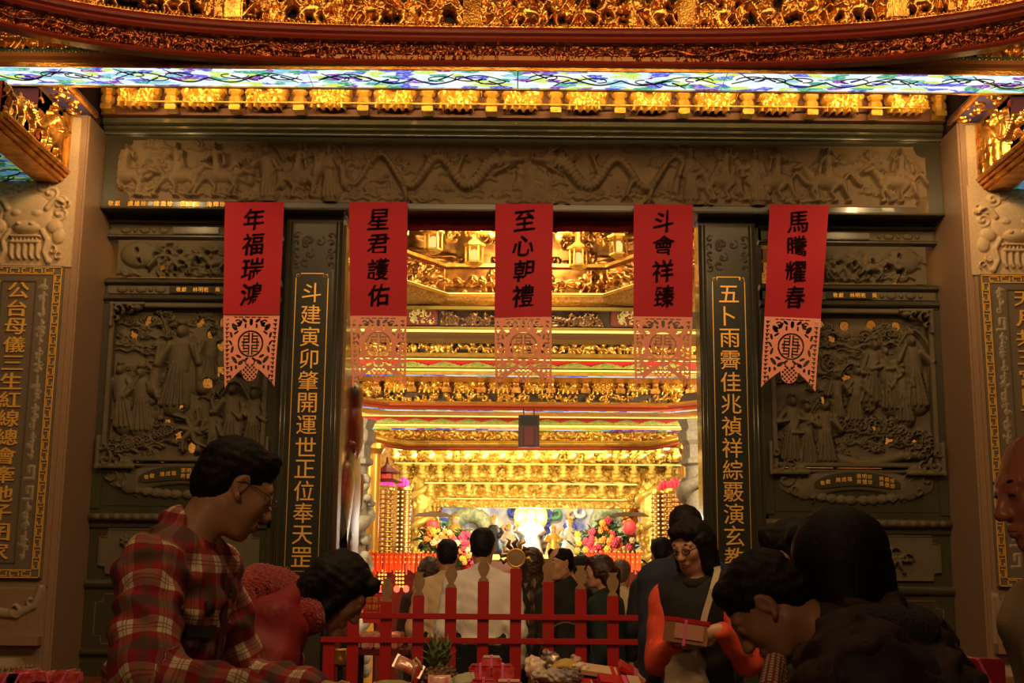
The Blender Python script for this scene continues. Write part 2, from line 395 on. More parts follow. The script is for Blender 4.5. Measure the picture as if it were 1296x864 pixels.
    def mesh(s, name, m, parent, fn, thr=None, smooth=True):
        """fn(U,V,H)->(n,3)"""
        U, V = np.meshgrid(s.x, s.y); P = fn(U.ravel(), V.ravel(), s.H.ravel())
        idx = np.arange(s.nx * s.ny).reshape(s.ny, s.nx)
        a, b_, c, d = idx[:-1, :-1], idx[:-1, 1:], idx[1:, 1:], idx[1:, :-1]
        keep = ~(s.hole[:-1, :-1] | s.hole[:-1, 1:] | s.hole[1:, 1:] | s.hole[1:, :-1])
        if thr is not None:
            mx = np.maximum(np.maximum(s.H[:-1, :-1], s.H[:-1, 1:]), np.maximum(s.H[1:, 1:], s.H[1:, :-1])); keep &= mx > thr
        Q = np.stack([a[keep], b_[keep], c[keep], d[keep]], 1)
        used = np.unique(Q); re = np.zeros(s.nx * s.ny, np.int32); re[used] = np.arange(len(used))
        return np_mesh(name, P[used], re[Q], m, parent, smooth)
def flat(x0, y0, z0):                        # vertical panel facing -y
    return lambda U, V, H: np.stack([x0 + U, y0 - H, z0 + V], 1)
def onpath(path, off, z0, lean=0.):
    P = np.array(path, float); d = np.hypot(*np.diff(P, axis=0).T); S = np.concatenate([[0], np.cumsum(d)])
    T = np.gradient(P, axis=0); T /= np.hypot(T[:, 0], T[:, 1])[:, None]
    def f(U, V, H):
        x = np.interp(U, S, P[:, 0]); y = np.interp(U, S, P[:, 1]); tx = np.interp(U, S, T[:, 0]); ty = np.interp(U, S, T[:, 1])
        o = off + H + V * lean
        return np.stack([x + ty * o, y - tx * o, z0 + V], 1)
    return f, float(S[-1])

# ------------------------------------------------------------------ characters
GC = {}
_cu = bpy.data.curves.new('glyph', 'FONT'); _cu.align_x = 'LEFT'; _cu.resolution_u = 2
_co = bpy.data.objects.new('glyph', _cu); COL.objects.link(_co)
def glyph(ch, bold=.0, depth=.01):
    """unit character mesh centred on the origin, in the xz plane facing -y; bold = width of the slanted nib"""
    k = (ch, bold, depth)
    if k not in GC:
        _cu.body = ch; _cu.extrude = 0
        dg = bpy.context.evaluated_depsgraph_get(); dg.update()
        me = bpy.data.meshes.new_from_object(_co.evaluated_get(dg)); n = len(me.vertices)
        a = np.empty(n * 3, np.float32); me.vertices.foreach_get('co', a); a = a.reshape(-1, 3)
        F = [tuple(p.vertices) for p in me.polygons]
        if n:
            c = (a.max(0) + a.min(0)) / 2; a -= c; a /= max(.7, (a.max(0) - a.min(0))[:2].max())
        edge = {}
        for f in F:
            for i in range(len(f)):
                e = (f[i], f[(i + 1) % len(f)]); edge[e] = edge.get(e, 0) + 1
        rim = [e for e in edge if (e[1], e[0]) not in edge]
        V = [a * [1, 1, 0] + [0, 0, 0], a * [1, 1, 0] + [0, 0, -depth]] if n else []
        FF = list(F) + [(x, y, y + n, x + n) for y, x in rim]
        base = np.concatenate(V) if n else np.zeros((0, 3)); V = []; F2 = []
        dirs = [(0, 0)] + ([(.9, .5), (-.9, -.5), (.45, -.15), (-.45, .2), (.15, .7), (-.15, -.7)] if bold else [])
        for j, (dx, dy) in enumerate(dirs):
            q = base.copy(); q[:, 0] += dx * bold * (1 + .5 * np.sin(base[:, 1] * 9)); q[:, 1] += dy * bold * (1 + .5 * np.sin(base[:, 0] * 8 + 1)); q[:, 2] -= .0004 * j
            F2 += [tuple(v + len(base) * j for v in f) for f in FF]; V.append(q)
        a = np.concatenate(V); a = np.stack([a[:, 0], -a[:, 2] - depth, a[:, 1]], 1)
        me = bpy.data.meshes.new('character'); me.from_pydata(a.tolist(), [], F2); me.update()
        GC[k] = me
    return GC[k]
def char_obj(ch, pos, w, h, m, parent, bold=.0, depth=.01, shear=0., rot=0., name='character'):
    me = glyph(ch, bold, depth).copy(); me.materials.append(m)
    me.transform(Matrix(((1, 0, shear, 0), (0, 1, 0, 0), (shear * .5, 0, 1, 0), (0, 0, 0, 1))))
    me.transform(Matrix.Translation(pos) @ Matrix.Rotation(rot, 4, 'Y') @ Matrix.Diagonal((w, w, h, 1)))
    o = bpy.data.objects.new(name, me); return link(o, parent)
def line_text(txt, x, y, z, size, m, parent, step, name='inscription', vert=False, depth=.01, bold=.0):
    V = []; F = []; n = 0
    for i, c in enumerate(txt):
        if c == ' ': continue
        me = glyph(c, bold, depth); a = np.empty(len(me.vertices) * 3, np.float32); me.vertices.foreach_get('co', a); a = a.reshape(-1, 3) * size
        ox, oz = (0, -i * step) if vert else (i * step, 0)
        V += [(p[0] + x + ox, p[1] + y, p[2] + z + oz) for p in a]; F += [tuple(v + n for v in p.vertices) for p in me.polygons]; n = len(V)
    o = mesh_obj(name, V, F, m, parent); o['kind'] = 'stuff'; return o

# ================================================================== the front hall shell
XL, XR = -2.64, 2.76
mb = MB(); mb.box(-6, 6, -3, 19, -.1, 0); tag(mb.build('floor', mat('grey_stone_floor', (.16, .13, .10), .35, col2=(.12, .10, .08), vscale=4)), None, None, kind='structure')
mb = MB(); mb.box(-6, 6, -3, 8.3, 6.6, 6.7); tag(mb.build('ceiling', mat('dark_red_ceiling', (.08, .02, .01), .6)), None, None, kind='structure')
for nm, x0, x1 in (('wall_left', -5.2, XL), ('wall_right', XR, 5.3)):
    mb = MB(); mb.box(x0, x1, 7.49, 8.45, 0, 4.22, .012)
    w = soft(mb.build(nm, GRAN)); w['kind'] = 'structure'
    ed = XL if nm == 'wall_left' else XR; sg = -1 if nm == 'wall_left' else 1
    # narrow edge moulding and facing slabs of the wall
    for z0, z1 in ((0, 1.32), (1.326, 3.226), (3.232, 4.19)):
        mb = MB(); a, b_ = sorted((ed + sg * .045, ed + sg * 1.6)); mb.box(a, b_, 7.472, 7.50, z0, z1, .004)
        soft(mb.build('facing_slab', GRAN if z0 < 3 else SAND, w))
mb = MB(); mb.box(-6, 6, 7.9, 8.2, 4.3, 6.6); tag(mb.build('wall_front', mat('dark_upper_wall', (.05, .02, .01), .7)), None, None, kind='structure')

# ---- couplet plaques on the granite piers
def fret(mb, x0, x1, z0, z1, y, w, t=.0055, d=.006):
    """rectangular meander border, raised"""
    def bar(a, b_, c, e): mb.box(min(a, b_), max(a, b_), y - d, y, min(c, e), max(c, e))
    for k in (0, w):
        bar(x0 + k, x1 - k, z0 + k, z0 + k + t); bar(x0 + k, x1 - k, z1 - k - t, z1 - k); bar(x0 + k, x0 + k + t, z0 + k, z1 - k); bar(x1 - k - t, x1 - k, z0 + k, z1 - k)
    st = w * 1.5; g = w * .30
    n = int((z1 - z0 - 2 * w) / st)
    for i in range(n):
        z = z0 + w + (i + .1) * (z1 - z0 - 2 * w) / n; e = (z1 - z0 - 2 * w) / n * .8; s_ = 1 if i % 2 else -1
        for xa in (x0, x1 - w - t):
            c = xa + w / 2 + t / 2
            bar(c - t / 2 - g * s_, c + t / 2 - g * s_, z, z + e); bar(c - g, c + g, z, z + t); bar(c + t / 2 + g * s_ - t, c + t / 2 + g * s_, z + e * .0, z + e * .45)
            bar(c - g, c + g, z + e - t, z + e)
    n = max(1, int((x1 - x0 - 2 * w) / st))
    for i in range(n):
        x = x0 + w + (i + .1) * (x1 - x0 - 2 * w) / n; e = (x1 - x0 - 2 * w) / n * .8; s_ = 1 if i % 2 else -1
        for za in (z0, z1 - w - t):
            c = za + w / 2 + t / 2
            bar(x, x + e, c - t / 2 - g * s_, c + t / 2 - g * s_); bar(x, x + t, c - g, c + g); bar(x, x + e * .45, c + g * s_ - t / 2, c + g * s_ + t / 2); bar(x + e - t, x + e, c - g, c + g)
def plaque(x0, x1, txt, xc, label, sx):
    t = thing('couplet_plaque', label, 'plaque', ((x0 + x1) / 2, 7.45, 1.37), 'gilt couplet plaques on the granite piers')
    z0, z1 = 1.37, 3.235; y = 7.445
    mb = MB(); mb.box(x0, x1, y, 7.474, z0, z1, .006); soft(mb.build('slab', PLAQ, t))
    mb = MB(); fret(mb, x0 + .008, x1 - .008, z0 + .008, z1 - .008, y + .001, .042); mb.build('gilt_fret_border', GOLDCH, t)
    for a, b_ in ((x0 + .062, x0 + .066), (x1 - .066, x1 - .062)):
        mb = MB(); mb.box(a, b_, y - .004, y + .001, z0 + .07, z1 - .07); mb.build('inner_line', PLAQ, t)
    cw = .105
    for s_ in (-1, 1):
        R = random.Random(5 + s_); bw = (x1 - x0) / 2 - .075 - cw; 
        h = HF(bw, z1 - z0 - .16, .0055, 0)
        zz = .04
        while zz < h.h - .06:
            if R.random() < .45:
                for a, b_, c, e in ((.2, .8, 0, 0), (.8, .8, 0, .07), (.8, .45, .07, .07), (.45, .45, .07, .035)):
                    h.cap(bw * a, zz + c, .008, bw * b_, zz + e, .008, .006)
                zz += .12
            else:
                for k in range(5): h.ell(bw * R.uniform(.25, .75), zz + R.uniform(0, .13), .014, .009, .006, 0, R.uniform(0, 3)); h.curl(bw * R.uniform(.3, .7), zz + R.uniform(0, .13), .018, .006, R)
                h.cap(bw * .5, zz, .006, bw * .55, zz + .15, .006, .005); zz += .17
        xx = x0 + .072 if s_ < 0 else x1 - .072 - bw
        h.mesh('vine_relief', mat('light_plaque_stone', (.30, .235, .155), .6), t, flat(xx, y + .0002, z0 + .08))
    mb = MB(); xm = (x0 + x1) / 2
    for a, b_, c, e in ((xm - cw, xm + cw, z1 - .1, z1 - .094), (xm - cw, xm + cw, z0 + .09, z0 + .096), (xm - cw, xm - cw + .006, z0 + .09, z1 - .1), (xm + cw - .006, xm + cw, z0 + .09, z1 - .1)): mb.box(a, b_, y - .005, y + .001, c, e)
    mb.build('column_line', mat('plaque_line', (.10, .07, .045), .5), t)
    n = len(txt); st = (z1 - .15 - (z0 + .14)) / (n - 1) if n > 1 else 1
    for i, c in enumerate(txt):
        char_obj(c, (xm, y - .002, z1 - .155 - i * st * .985), .125, .098, GOLDCH, t, .018, .06)
plaque(-3.235, -2.715, '公台母儀三生紅線總會牽他子囝家', 0, 'stone couplet plaque with gilt fret border on left granite pier', -1)
plaque(2.825, 3.345, '天月共三宮日下長明照世千人同', 0, 'stone couplet plaque with gilt fret border on right granite pier', 1)

# lion faces above, scroll bracket and drum below each plaque
def lion(x, name, label, par, flip=1):
    R = random.Random(3); h = HF(.56, .56, .0045, -.001); c = .28
    for k in range(9): h.spiral(c + (.20 + .02 * (k % 2)) * cos(k * .35 + .15), .30 + .22 * sin(k * .35 + .15), .052, .016, 0, 1 if k % 2 else -1, 1.2)
    h.ell(c, .33, .15, .13, .028); h.ell(c - .06, .33, .045, .03, .036); h.ell(c + .06, .33, .045, .03, .036)
    h.ell(c, .245, .09, .045, .045); h.ell(c - .04, .26, .025, .02, .052); h.ell(c + .04, .26, .025, .02, .052)
    for s_ in (-1, 1):
        h.poly([(c + s_ * (.12 + i * .02), .36 + .035 * sin(i * .7) + i * .01) for i in range(6)], .022, .014, .034)
        h.curl(c + s_ * .235, .40, .035, .03, R); h.ell(c + s_ * .17, .25, .05, .045, .024); h.ell(c + s_ * .2, .19, .04, .05, .02)
        h.poly([(c + s_ * .1, .22), (c + s_ * .135, .16), (c + s_ * .12, .09), (c + s_ * .15, .03)], .018, .02, .026)
        h.curl(c + s_ * .17, .10, .03, .026, R); h.curl(c + s_ * .21, .06, .028, .026, R)
    h.cap(c - .085, .185, .012, c + .085, .185, .012, .036); h.cap(c - .08, .15, .016, c + .08, .15, .016, .03)
    for k in range(7): h.ell(c - .072 + k * .024, .168, .009, .014, .03)
    for k in range(5): h.poly([(c - .08 + k * .04, .13), (c - .08 + k * .04, .07), (c - .07 + k * .04, .05)], .018, .012, .024)
    o = h.mesh(name, SAND, par, flat(x, 7.4725, 3.235)); return o
for nm, x in (('wall_left', -3.25), ('wall_right', 2.79)):
    w = bpy.data.objects[nm]; lion(x, 'lion_face_relief', None, w)
    R = random.Random(8); h = HF(.56, .30, .005, -.001)
    for s_ in (-1, 1):
        h.curl(.28 + s_ * .2, .2, .05, .02, R); h.curl(.28 + s_ * .12, .15, .05, .024, R); h.poly([(.28 + s_ * .25, .27), (.28 + s_ * .22, .17), (.28 + s_ * .12, .12), (.28, .13)], .02, .03, .02)
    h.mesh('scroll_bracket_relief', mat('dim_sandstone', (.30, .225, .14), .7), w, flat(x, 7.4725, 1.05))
    mb = MB(); mb.prism([(x, 1.0), (x + .56, 1.0), (x + .56, 1.05), (x + .50, 1.055), (x, 1.055)], 7.40, 7.475); mb.build('shelf_moulding', GRAN, w)
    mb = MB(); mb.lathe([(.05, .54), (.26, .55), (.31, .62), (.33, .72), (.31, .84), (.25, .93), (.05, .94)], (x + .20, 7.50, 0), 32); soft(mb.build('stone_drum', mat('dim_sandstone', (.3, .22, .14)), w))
    mb = MB()
    for k in range(26):
        for zz in (.60, .88): q = pi + k * pi / 26; mb.ball((x + .20 + .315 * cos(q), 7.50 + .315 * sin(q), zz), .014, n=6, m=4)
    o = mb.build('drum_stud_rows', GRAN, w, True); o['kind'] = 'stuff'

# ================================================================== stone lintel with the carved procession
lin = thing('carved_stone_lintel', 'long dark stone lintel carved with riders, dragons and clouds over the doorway', 'lintel', (CX, 7.9, 3.70))
XA, XB = XL + .002, XR - .002
mb = MB(); mb.box(XA, XB, 7.80, 7.96, 3.70, 4.29, .008); soft(mb.build('beam', DARKST, lin))
for a, b_, o in ((3.70, 3.714, .012), (4.19, 4.215, .025), (4.215, 4.245, .05), (4.245, 4.29, .075)):
    mb = MB(); mb.sweep([(-.01, a), (o * .8, a), (o, a + .008), (o, b_ - .008), (o * .8, b_), (-.01, b_)], [(XA, 7.80), (XB, 7.80)]); soft(mb.build('moulding', DARKST, lin))
R = random.Random(21); hl = HF(5.18, .405, .0060, .0)
for k in range(150): hl.cloud(R.uniform(.1, 5.1), R.choice((R.uniform(.03, .12), R.uniform(.15, .38))), R.uniform(.036, .060), .034, R)
for k, (px, kind) in enumerate([(165, 'b'), (235, 'b'), (285, 'b'), (348, 'm'), (385, 'b'), (425, 'm'), (920, 'b'), (965, 'm'), (985, 'b'), (1052, 'b'), (880, 'm'), (1140, 'b')]):
    u = at(px, 220, 7.78).x - XA - .14
    if kind == 'b': hl.beast(u, .025, .33, .062, R, sg=(1 if px < 600 else -1))
    else: hl.man(u, .03, .34, .062, R)
for sg, x in ((1, 1.62), (-1, 3.62)):
    hl.dragon(x, .20, .82, .11, .046, .064, R, sg=sg, waves=2.2); hl.dragon(x + sg * .1, .22, .55, .12, .032, .042, R, sg=-sg, waves=1.6)
hl.flower(2.6, .23, .07, .03, R); hl.man(2.62, .06, .28, .03, R)
for x in (2.25, 3.0, 2.45, 2.8): hl.cloud(x, .07, .05, .02, R)
for cx_, cz_ in ((0, 0), (5.18, 0), (0, .405), (5.18, .405)): hl.cut(cx_, cz_, .075, .075, 0); hl.pierce(cx_, cz_, .07, .07)
hl.mesh('carved_panel', CARVST, lin, flat(XA + .11, 7.795, 3.752))
o = line_text('敬獻 虞維珍 陳喬珍 雲耀福 海輝珍', at(140, 257, 7.79).x, 7.796, 3.734, .034, GOLDCH, lin, .042, 'gilt_inscription', depth=.05, bold=.02)

# ---- bracket row above the lintel (gilded lions between small pillars)
row = thing('gilded_bracket_row', 'row of gilded lion brackets glowing above the stone lintel', 'carving', (CX, 7.6, 4.30))
def lionbr(R):
    h = HF(.30, .20, .004, -.02)
    h.ell(.15, .07, .12, .06, .05); h.ell(.07, .13, .05, .05, .06); h.ell(.23, .12, .05, .05, .06); h.ell(.05 if R.random() < .5 else .19, .10, .04, .04, .075)
    for k in range(20): h.curl(R.uniform(.03, .27), R.uniform(.03, .17), .026, .085, R)
    for k in range(5): h.cap(.03 + k * .048, .0, .016, .04 + k * .045, .06, .014, .06)
    h.poly([(.02 + i * .021, .10 + .04 * sin(i * .9)) for i in range(11)], .012, .012, .06)
    return h
lions = []
n = 13; st = .405
for i in range(n):
    x = CX - (n - 1) / 2 * st + i * st
    if i < 4:
        a = lionbr(random.Random(i + 40)).mesh('lion_bracket', GOLDB, row, flat(0, 0, 0), thr=-.015); lions.append(a)
    else:
        a = lions[i % 4].copy(); link(a, row)
    a.location = (x - .15, 7.60, 4.295)
for i in range(n + 1):
    x = CX - n / 2 * st + i * st
    mb = MB(); mb.box(x - .035, x + .035, 7.56, 7.66, 4.285, 4.32, .004); mb.lathe([(.025, 0), (.045, .02), (.045, .05), (.03, .07), (.05, .085), (.05, .10)], (x, 7.60, 4.32), 8); mb.box(x - .018, x + .018, 7.36, 7.62, 4.42, 4.47)
    mb.build('bracket_post', GOLDB, row)
for i in range(n):
    x = CX - (n - 1) / 2 * st + i * st
    mb = MB(); mb.tube([(x - .17, 7.57, 4.43), (x - .1, 7.57, 4.465), (x, 7.56, 4.485), (x + .1, 7.57, 4.465), (x + .17, 7.57, 4.43)], .012, 6); mb.ball((x, 7.55, 4.49), .02, .012, .014); mb.build('arched_rail', GOLDB, row, True)
mb = MB(); mb.box(CX - 2.55, CX + 2.55, 7.53, 7.545, 4.318, 4.326); mb.build('gilt_rod', GOLDB, row)
mb = MB(); mb.box(CX - 2.7, CX + 2.7, 7.69, 7.75, 4.292, 4.8); mb.build('back_board', mat('red_gold_board', (.10, .03, .008), .6), row)
# soffit board under the cornice
mb = MB(); mb.box(-3.3, 3.4, 7.05, 7.75, 4.56, 4.6); tag(mb.build('trim_1', REDW), None, None, kind='structure')

# ---- scroll painted soffits over the piers
def soffit(x0, label):
    t = thing('painted_scroll_soffit', label, 'ceiling panel', (x0 + .11, 7.25, 4.19))
    mb = MB(); mb.box(x0, x0 + .21, 6.98, 7.50, 4.215, 4.23); mb.build('blue_board', mat('deep_blue_paint', (.045, .035, .10), .5), t)
    R = random.Random(2); h = HF(.18, .50, .004, -.004)
    for k in range(4): h.curl(.055 + .06 * (k % 2), .07 + k * .12, .055, .014, R)
    for k in range(12): h.ell(R.uniform(.02, .16), R.uniform(.02, .48), .018, .009, .010, 0, R.uniform(0, 3))
    h.mesh('gilt_scrollwork', GOLD, t, lambda U, V, H: np.stack([x0 + .015 + U, 7.49 - V, 4.214 - H], 1), thr=-.003)
    for a in (x0, x0 + .19):
        mb = MB(); mb.box(a, a + .02, 6.98, 7.5, 4.195, 4.22); mb.build('gilt_edge', GOLD, t)
soffit(-2.80, 'blue and gold scroll soffit in the upper left corner'); soffit(2.70, 'blue and gold scroll soffit in the upper right corner')

# ================================================================== stained glass beam along the front
GL = glass_mat('leaded_glass', 1.35, 1.05)
SGB = thing('stained_glass_light', 'long backlit stained glass beam with vine leading across the hall', 'light', (CX, 6.83, 4.2))
ys0, ys1 = 6.69, 6.965
xs = [-3.56, -2.33, -1.17, .02, 1.20, 2.36, 3.6]
for i in range(6):
    mb = MB(); mb.box(xs[i] + .003, xs[i + 1] - .003, ys0, ys1, 4.200, 4.208); mb.build('glass_panel', GL, SGB)
    R = random.Random(i + 3); mb = MB(); a, b_ = xs[i], xs[i + 1]; L = b_ - a
    for sg in (-1, 1):
        c = (a + b_) / 2
        P = [(c + sg * L * .46 * k / 24, (ys0 + ys1) / 2 + .075 * sin(k / 24 * 2.2 * pi) * (1 - .3 * k / 24), 4.198) for k in range(25)]
        mb.tube(P, [.005] * 12 + [.0035] * 13, 5)
        for q in (.12, .25, .36):
            cx_ = c + sg * L * q; cy = (ys0 + ys1) / 2 + R.uniform(-.03, .03); d = R.choice((-1, 1))
            mb.tube([(cx_ + sg * (.10 - .006 * k) * cos(k * .45), cy + d * (.06 - .004 * k) * sin(k * .45), 4.198) for k in range(11)], .0035, 5)
            mb.tube([(cx_, cy, 4.198), (cx_ + .05 * sg, cy + .04 * d, 4.198), (cx_ + .09 * sg, cy + .09 * d, 4.198)], [.006, .004, .002], 5)
    mb.build('leading', mat('dark_leading', (.02, .03, .02), .5), SGB)
mb = MB(); mb.box(-3.6, 3.6, ys1, ys1 + .02, 4.192, 4.24); mb.box(-3.6, 3.6, ys0 - .012, ys0, 4.192, 4.215); mb.build('gilt_frame', GOLD, SGB)
mb = MB(); mb.box(-3.6, 3.6, 6.715, 7.0, 4.215, 4.55); mb.build('housing', DARKW, SGB)
mb = MB(); mb.sweep([(0, 4.205), (.012, 4.205), (.02, 4.22), (.012, 4.235), (.03, 4.25), (.03, 4.275), (0, 4.28)], [(-3.6, 6.70), (3.6, 6.70)]); soft(mb.build('front_moulding', mat('brown_gilt', (.36, .15, .045), .35, .4), SGB))
mb = MB()
for k in range(190):
    x = -3.4 + k * .036
    if abs(x - CX) > 1.5: mb.ball((x, 6.70, 4.288), .0095, n=6, m=4); mb.ball((x + .018, 6.70, 4.294), .006, n=5, m=3)
o = mb.build('bead_band', GOLD, SGB, True); o['kind'] = 'stuff'
mb = MB(); mb.box(-3.6, 3.6, 6.697, 6.71, 4.278, 4.305); mb.build('green_band', mat('dark_green_enamel', (.01, .07, .04), .4), SGB)
for s_ in (-1, 1):
    R = random.Random(60 + s_); h = HF(1.3, .17, .005, -.001); h.dragon(.1, .08, 1.0, .03, .028, .05, R, waves=2); h.story(.035, R, cl=False)
    h.mesh('dragon_relief', GOLD, SGB, flat(-3.25 if s_ < 0 else 2.07, 6.699, 4.305))

# side beams reaching towards the viewer
def side_beam(sg, label):
    t = thing('gilded_side_beam', label, 'beam', (CX + sg * 2.9, 6.2, 3.8))
    xe = CX + sg * 2.83                      # carved face
    y0, y1 = 6.48, 7.49
    R = random.Random(77 + sg); h = HF(y1 - y0, .34, .0055, .0)
    h.story(.034, R, dens=1.6); h.dragon(.1, .18, .75, .09, .03, .042, R, waves=1.3); 
    for k in range(14): h.cut(R.uniform(0, h.w), R.uniform(.05, .33), .03, .02, .03)
    h.hole |= ((h.x[None, :] < 6.98 - y0) if sg < 0 else (h.x[None, :] > y1 - 6.98)) & (h.y[:, None] > .185)
    h.mesh('carved_face', GOLD, t, (lambda U, V, H: np.stack([xe + 0 * U + H * (1 if sg < 0 else -1), (y0 + U) if sg < 0 else (y1 - U), 3.845 + V], 1)) if sg < 0 else (lambda U, V, H: np.stack([xe - H, y1 - U, 3.845 + V], 1)))
    a, b_ = sorted((xe - sg * .0, xe + sg * .5))
    mb = MB(); mb.box(a, b_, 6.985, y1, 3.84, 4.185); mb.box(a, b_, y0, 6.985, 3.84, 4.028); mb.build('beam_body', mat('beam_red', (.16, .015, .01), .5), t)
    path = [(xe, y0), (xe, y1)] if sg < 0 else [(xe, y1), (xe, y0)]
    for o_, z0, z1 in ((.035, 3.82, 3.85), (.02, 3.80, 3.82), (.0, 3.775, 3.80)):
        mb = MB(); mb.sweep([(-.12, z0), (o_, z0), (o_ + .008, (z0 + z1) / 2), (o_, z1), (-.12, z1)], path); soft(mb.build('moulding', GOLD, t))
    mb = MB(); a, b_ = sorted((xe + sg * .02, xe + sg * .16)); mb.box(a, b_, y0, y1, 3.762, 3.80); mb.build('bottom_rail', GOLD, t)
    mb = MB(); a, b_ = sorted((xe + sg * .16, xe + sg * .5)); mb.box(a, b_, y0, y1, 3.775, 3.79); mb.build('glass_panel', glass_mat('green_leaded_glass', 1.4, .5, white=.25, cols=[(0, (.1, .3, .5)), (.2, (.03, .16, .05)), (.42, (.3, .55, .05)), (.6, (.02, .05, .03)), (.75, (.10, .40, .5)), (.88, (.5, .6, .2))]), t)
    mb = MB(); mb.box(min(xe, xe - sg * .03), max(xe, xe - sg * .03), y1 - .05, y1, 3.83, 4.185); mb.box(min(xe, xe - sg * .02), max(xe, xe - sg * .02), y1 - .11, y1 - .05, 3.85, 4.185); mb.build('end_moulding', GOLD, t)
    R = random.Random(4); mb = MB(); pts = []
    x = xe + sg * .33
    for k in range(9):
        yy = y1 - .1 - k * .1
        mb.tube([(x + .08 * sin(k * 1.9) + .06 * cos(q * .8), yy + .09 * q / 3, 3.773) for q in range(5)], .005, 5)
    mb.build('leading', mat('dark_leading', (.02, .03, .02), .5), t)
side_beam(-1, 'gilded carved beam running to the viewer at the left edge'); side_beam(1, 'gilded carved beam running to the viewer at the right edge')

# ================================================================== curved coffer ring
def ringpath(a=3.3, b=2.46, y0=4.2, n=3.5, m=120):
    P = []
    for i in range(m + 1):
        s_ = -1 + 2 * i / m; th = s_ * pi / 2
        x = a * math.copysign(abs(sin(th)) ** (2 / n), th); y = y0 + b * abs(cos(th)) ** (2 / n)
        P.append((CX + x, y))
    # resample evenly
    P = np.array(P); d = np.hypot(*np.diff(P, axis=0).T); S = np.concatenate([[0], np.cumsum(d)]); u = np.linspace(0, S[-1], 161)
    return [(float(np.interp(q, S, P[:, 0])), float(np.interp(q, S, P[:, 1]))) for q in u]
RP = ringpath()
ring = thing('coffer_ring', 'curved red and gilt coffer ring with pierced figure frieze along the top edge', 'carving', (CX, 6.6, 4.2))
def rs(prof, name, m): mb = MB(); mb.sweep(prof, RP); soft(mb.build(name, m, ring)); 
rs([(-.07, 4.212), (0, 4.212), (.012, 4.225), (.0, 4.242), (-.02, 4.246), (-.07, 4.246)], 'lower_moulding', REDW)
rs([(-.07, 4.246), (-.030, 4.246), (-.030, 4.345), (-.07, 4.345)], 'fascia_board', mat('dark_red_board', (.09, .012, .006), .5))
fn, LP = onpath(RP, -.028, 4.246)
R = random.Random(90); h = HF(LP, .098, .0058, .0)
h.story(.028, R)
for k in range(12): h.dragon(R.uniform(.5, LP - .5), .05, .6, .02, .014, .03, R, sg=R.choice((-1, 1)))
h.mesh('carved_fascia', REDGOLD, ring, fn)
rs([(-.07, 4.345), (.02, 4.345), (.035, 4.36), (.03, 4.375), (.05, 4.385), (.055, 4.40), (.045, 4.418), (-.07, 4.418)], 'red_moulding', REDW)
rs([(-.05, 4.418), (.05, 4.418), (.052, 4.424), (.03, 4.43), (-.05, 4.43)], 'gilt_fillet', GOLD)
mb = MB(); P = np.array(RP); 
for i in range(0, len(RP) - 1):
    for q in range(3):
        t = q / 3; x = P[i][0] * (1 - t) + P[i + 1][0] * t; y = P[i][1] * (1 - t) + P[i + 1][1] * t
        if y > 5.4: mb.ball((x, y - .045, 4.432), .009, n=6, m=4)
o = mb.build('gilt_bead_row', GOLD, ring, True); o['kind'] = 'stuff'
fn, LP = onpath(RP, .0, 4.43)
R = random.Random(91); h = HF(LP, .25, .0062, -.02)
h.story(.05, R, cl=False)
for k in range(240): h.cloud(R.uniform(0, LP), R.uniform(.03, .22), .03, .035, R)
for k in range(70): h.tree(R.uniform(0, LP), .0, .22, .045, R)
for k in range(60): x = R.uniform(0, LP); h.poly([(x + i * .02, .14 + .05 * sin(i * .8 + k)) for i in range(7)], .006, .012, .05)
h.mesh('pierced_frieze', GOLD, ring, fn, thr=-.012)
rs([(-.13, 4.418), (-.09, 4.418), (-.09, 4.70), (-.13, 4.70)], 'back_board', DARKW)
for x in (CX - 1.62, CX + .9, CX - .3, CX + 2.05):
    mb = MB(); i = min(range(len(RP)), key=lambda k: abs(RP[k][0] - x) + (0 if RP[k][1] > 5.5 else 9)); mb.box(x - .05, x + .05, RP[i][1] - .05, RP[i][1] + .02, 4.43, 4.68, .01); soft(mb.build('frieze_divider', GOLD, ring))

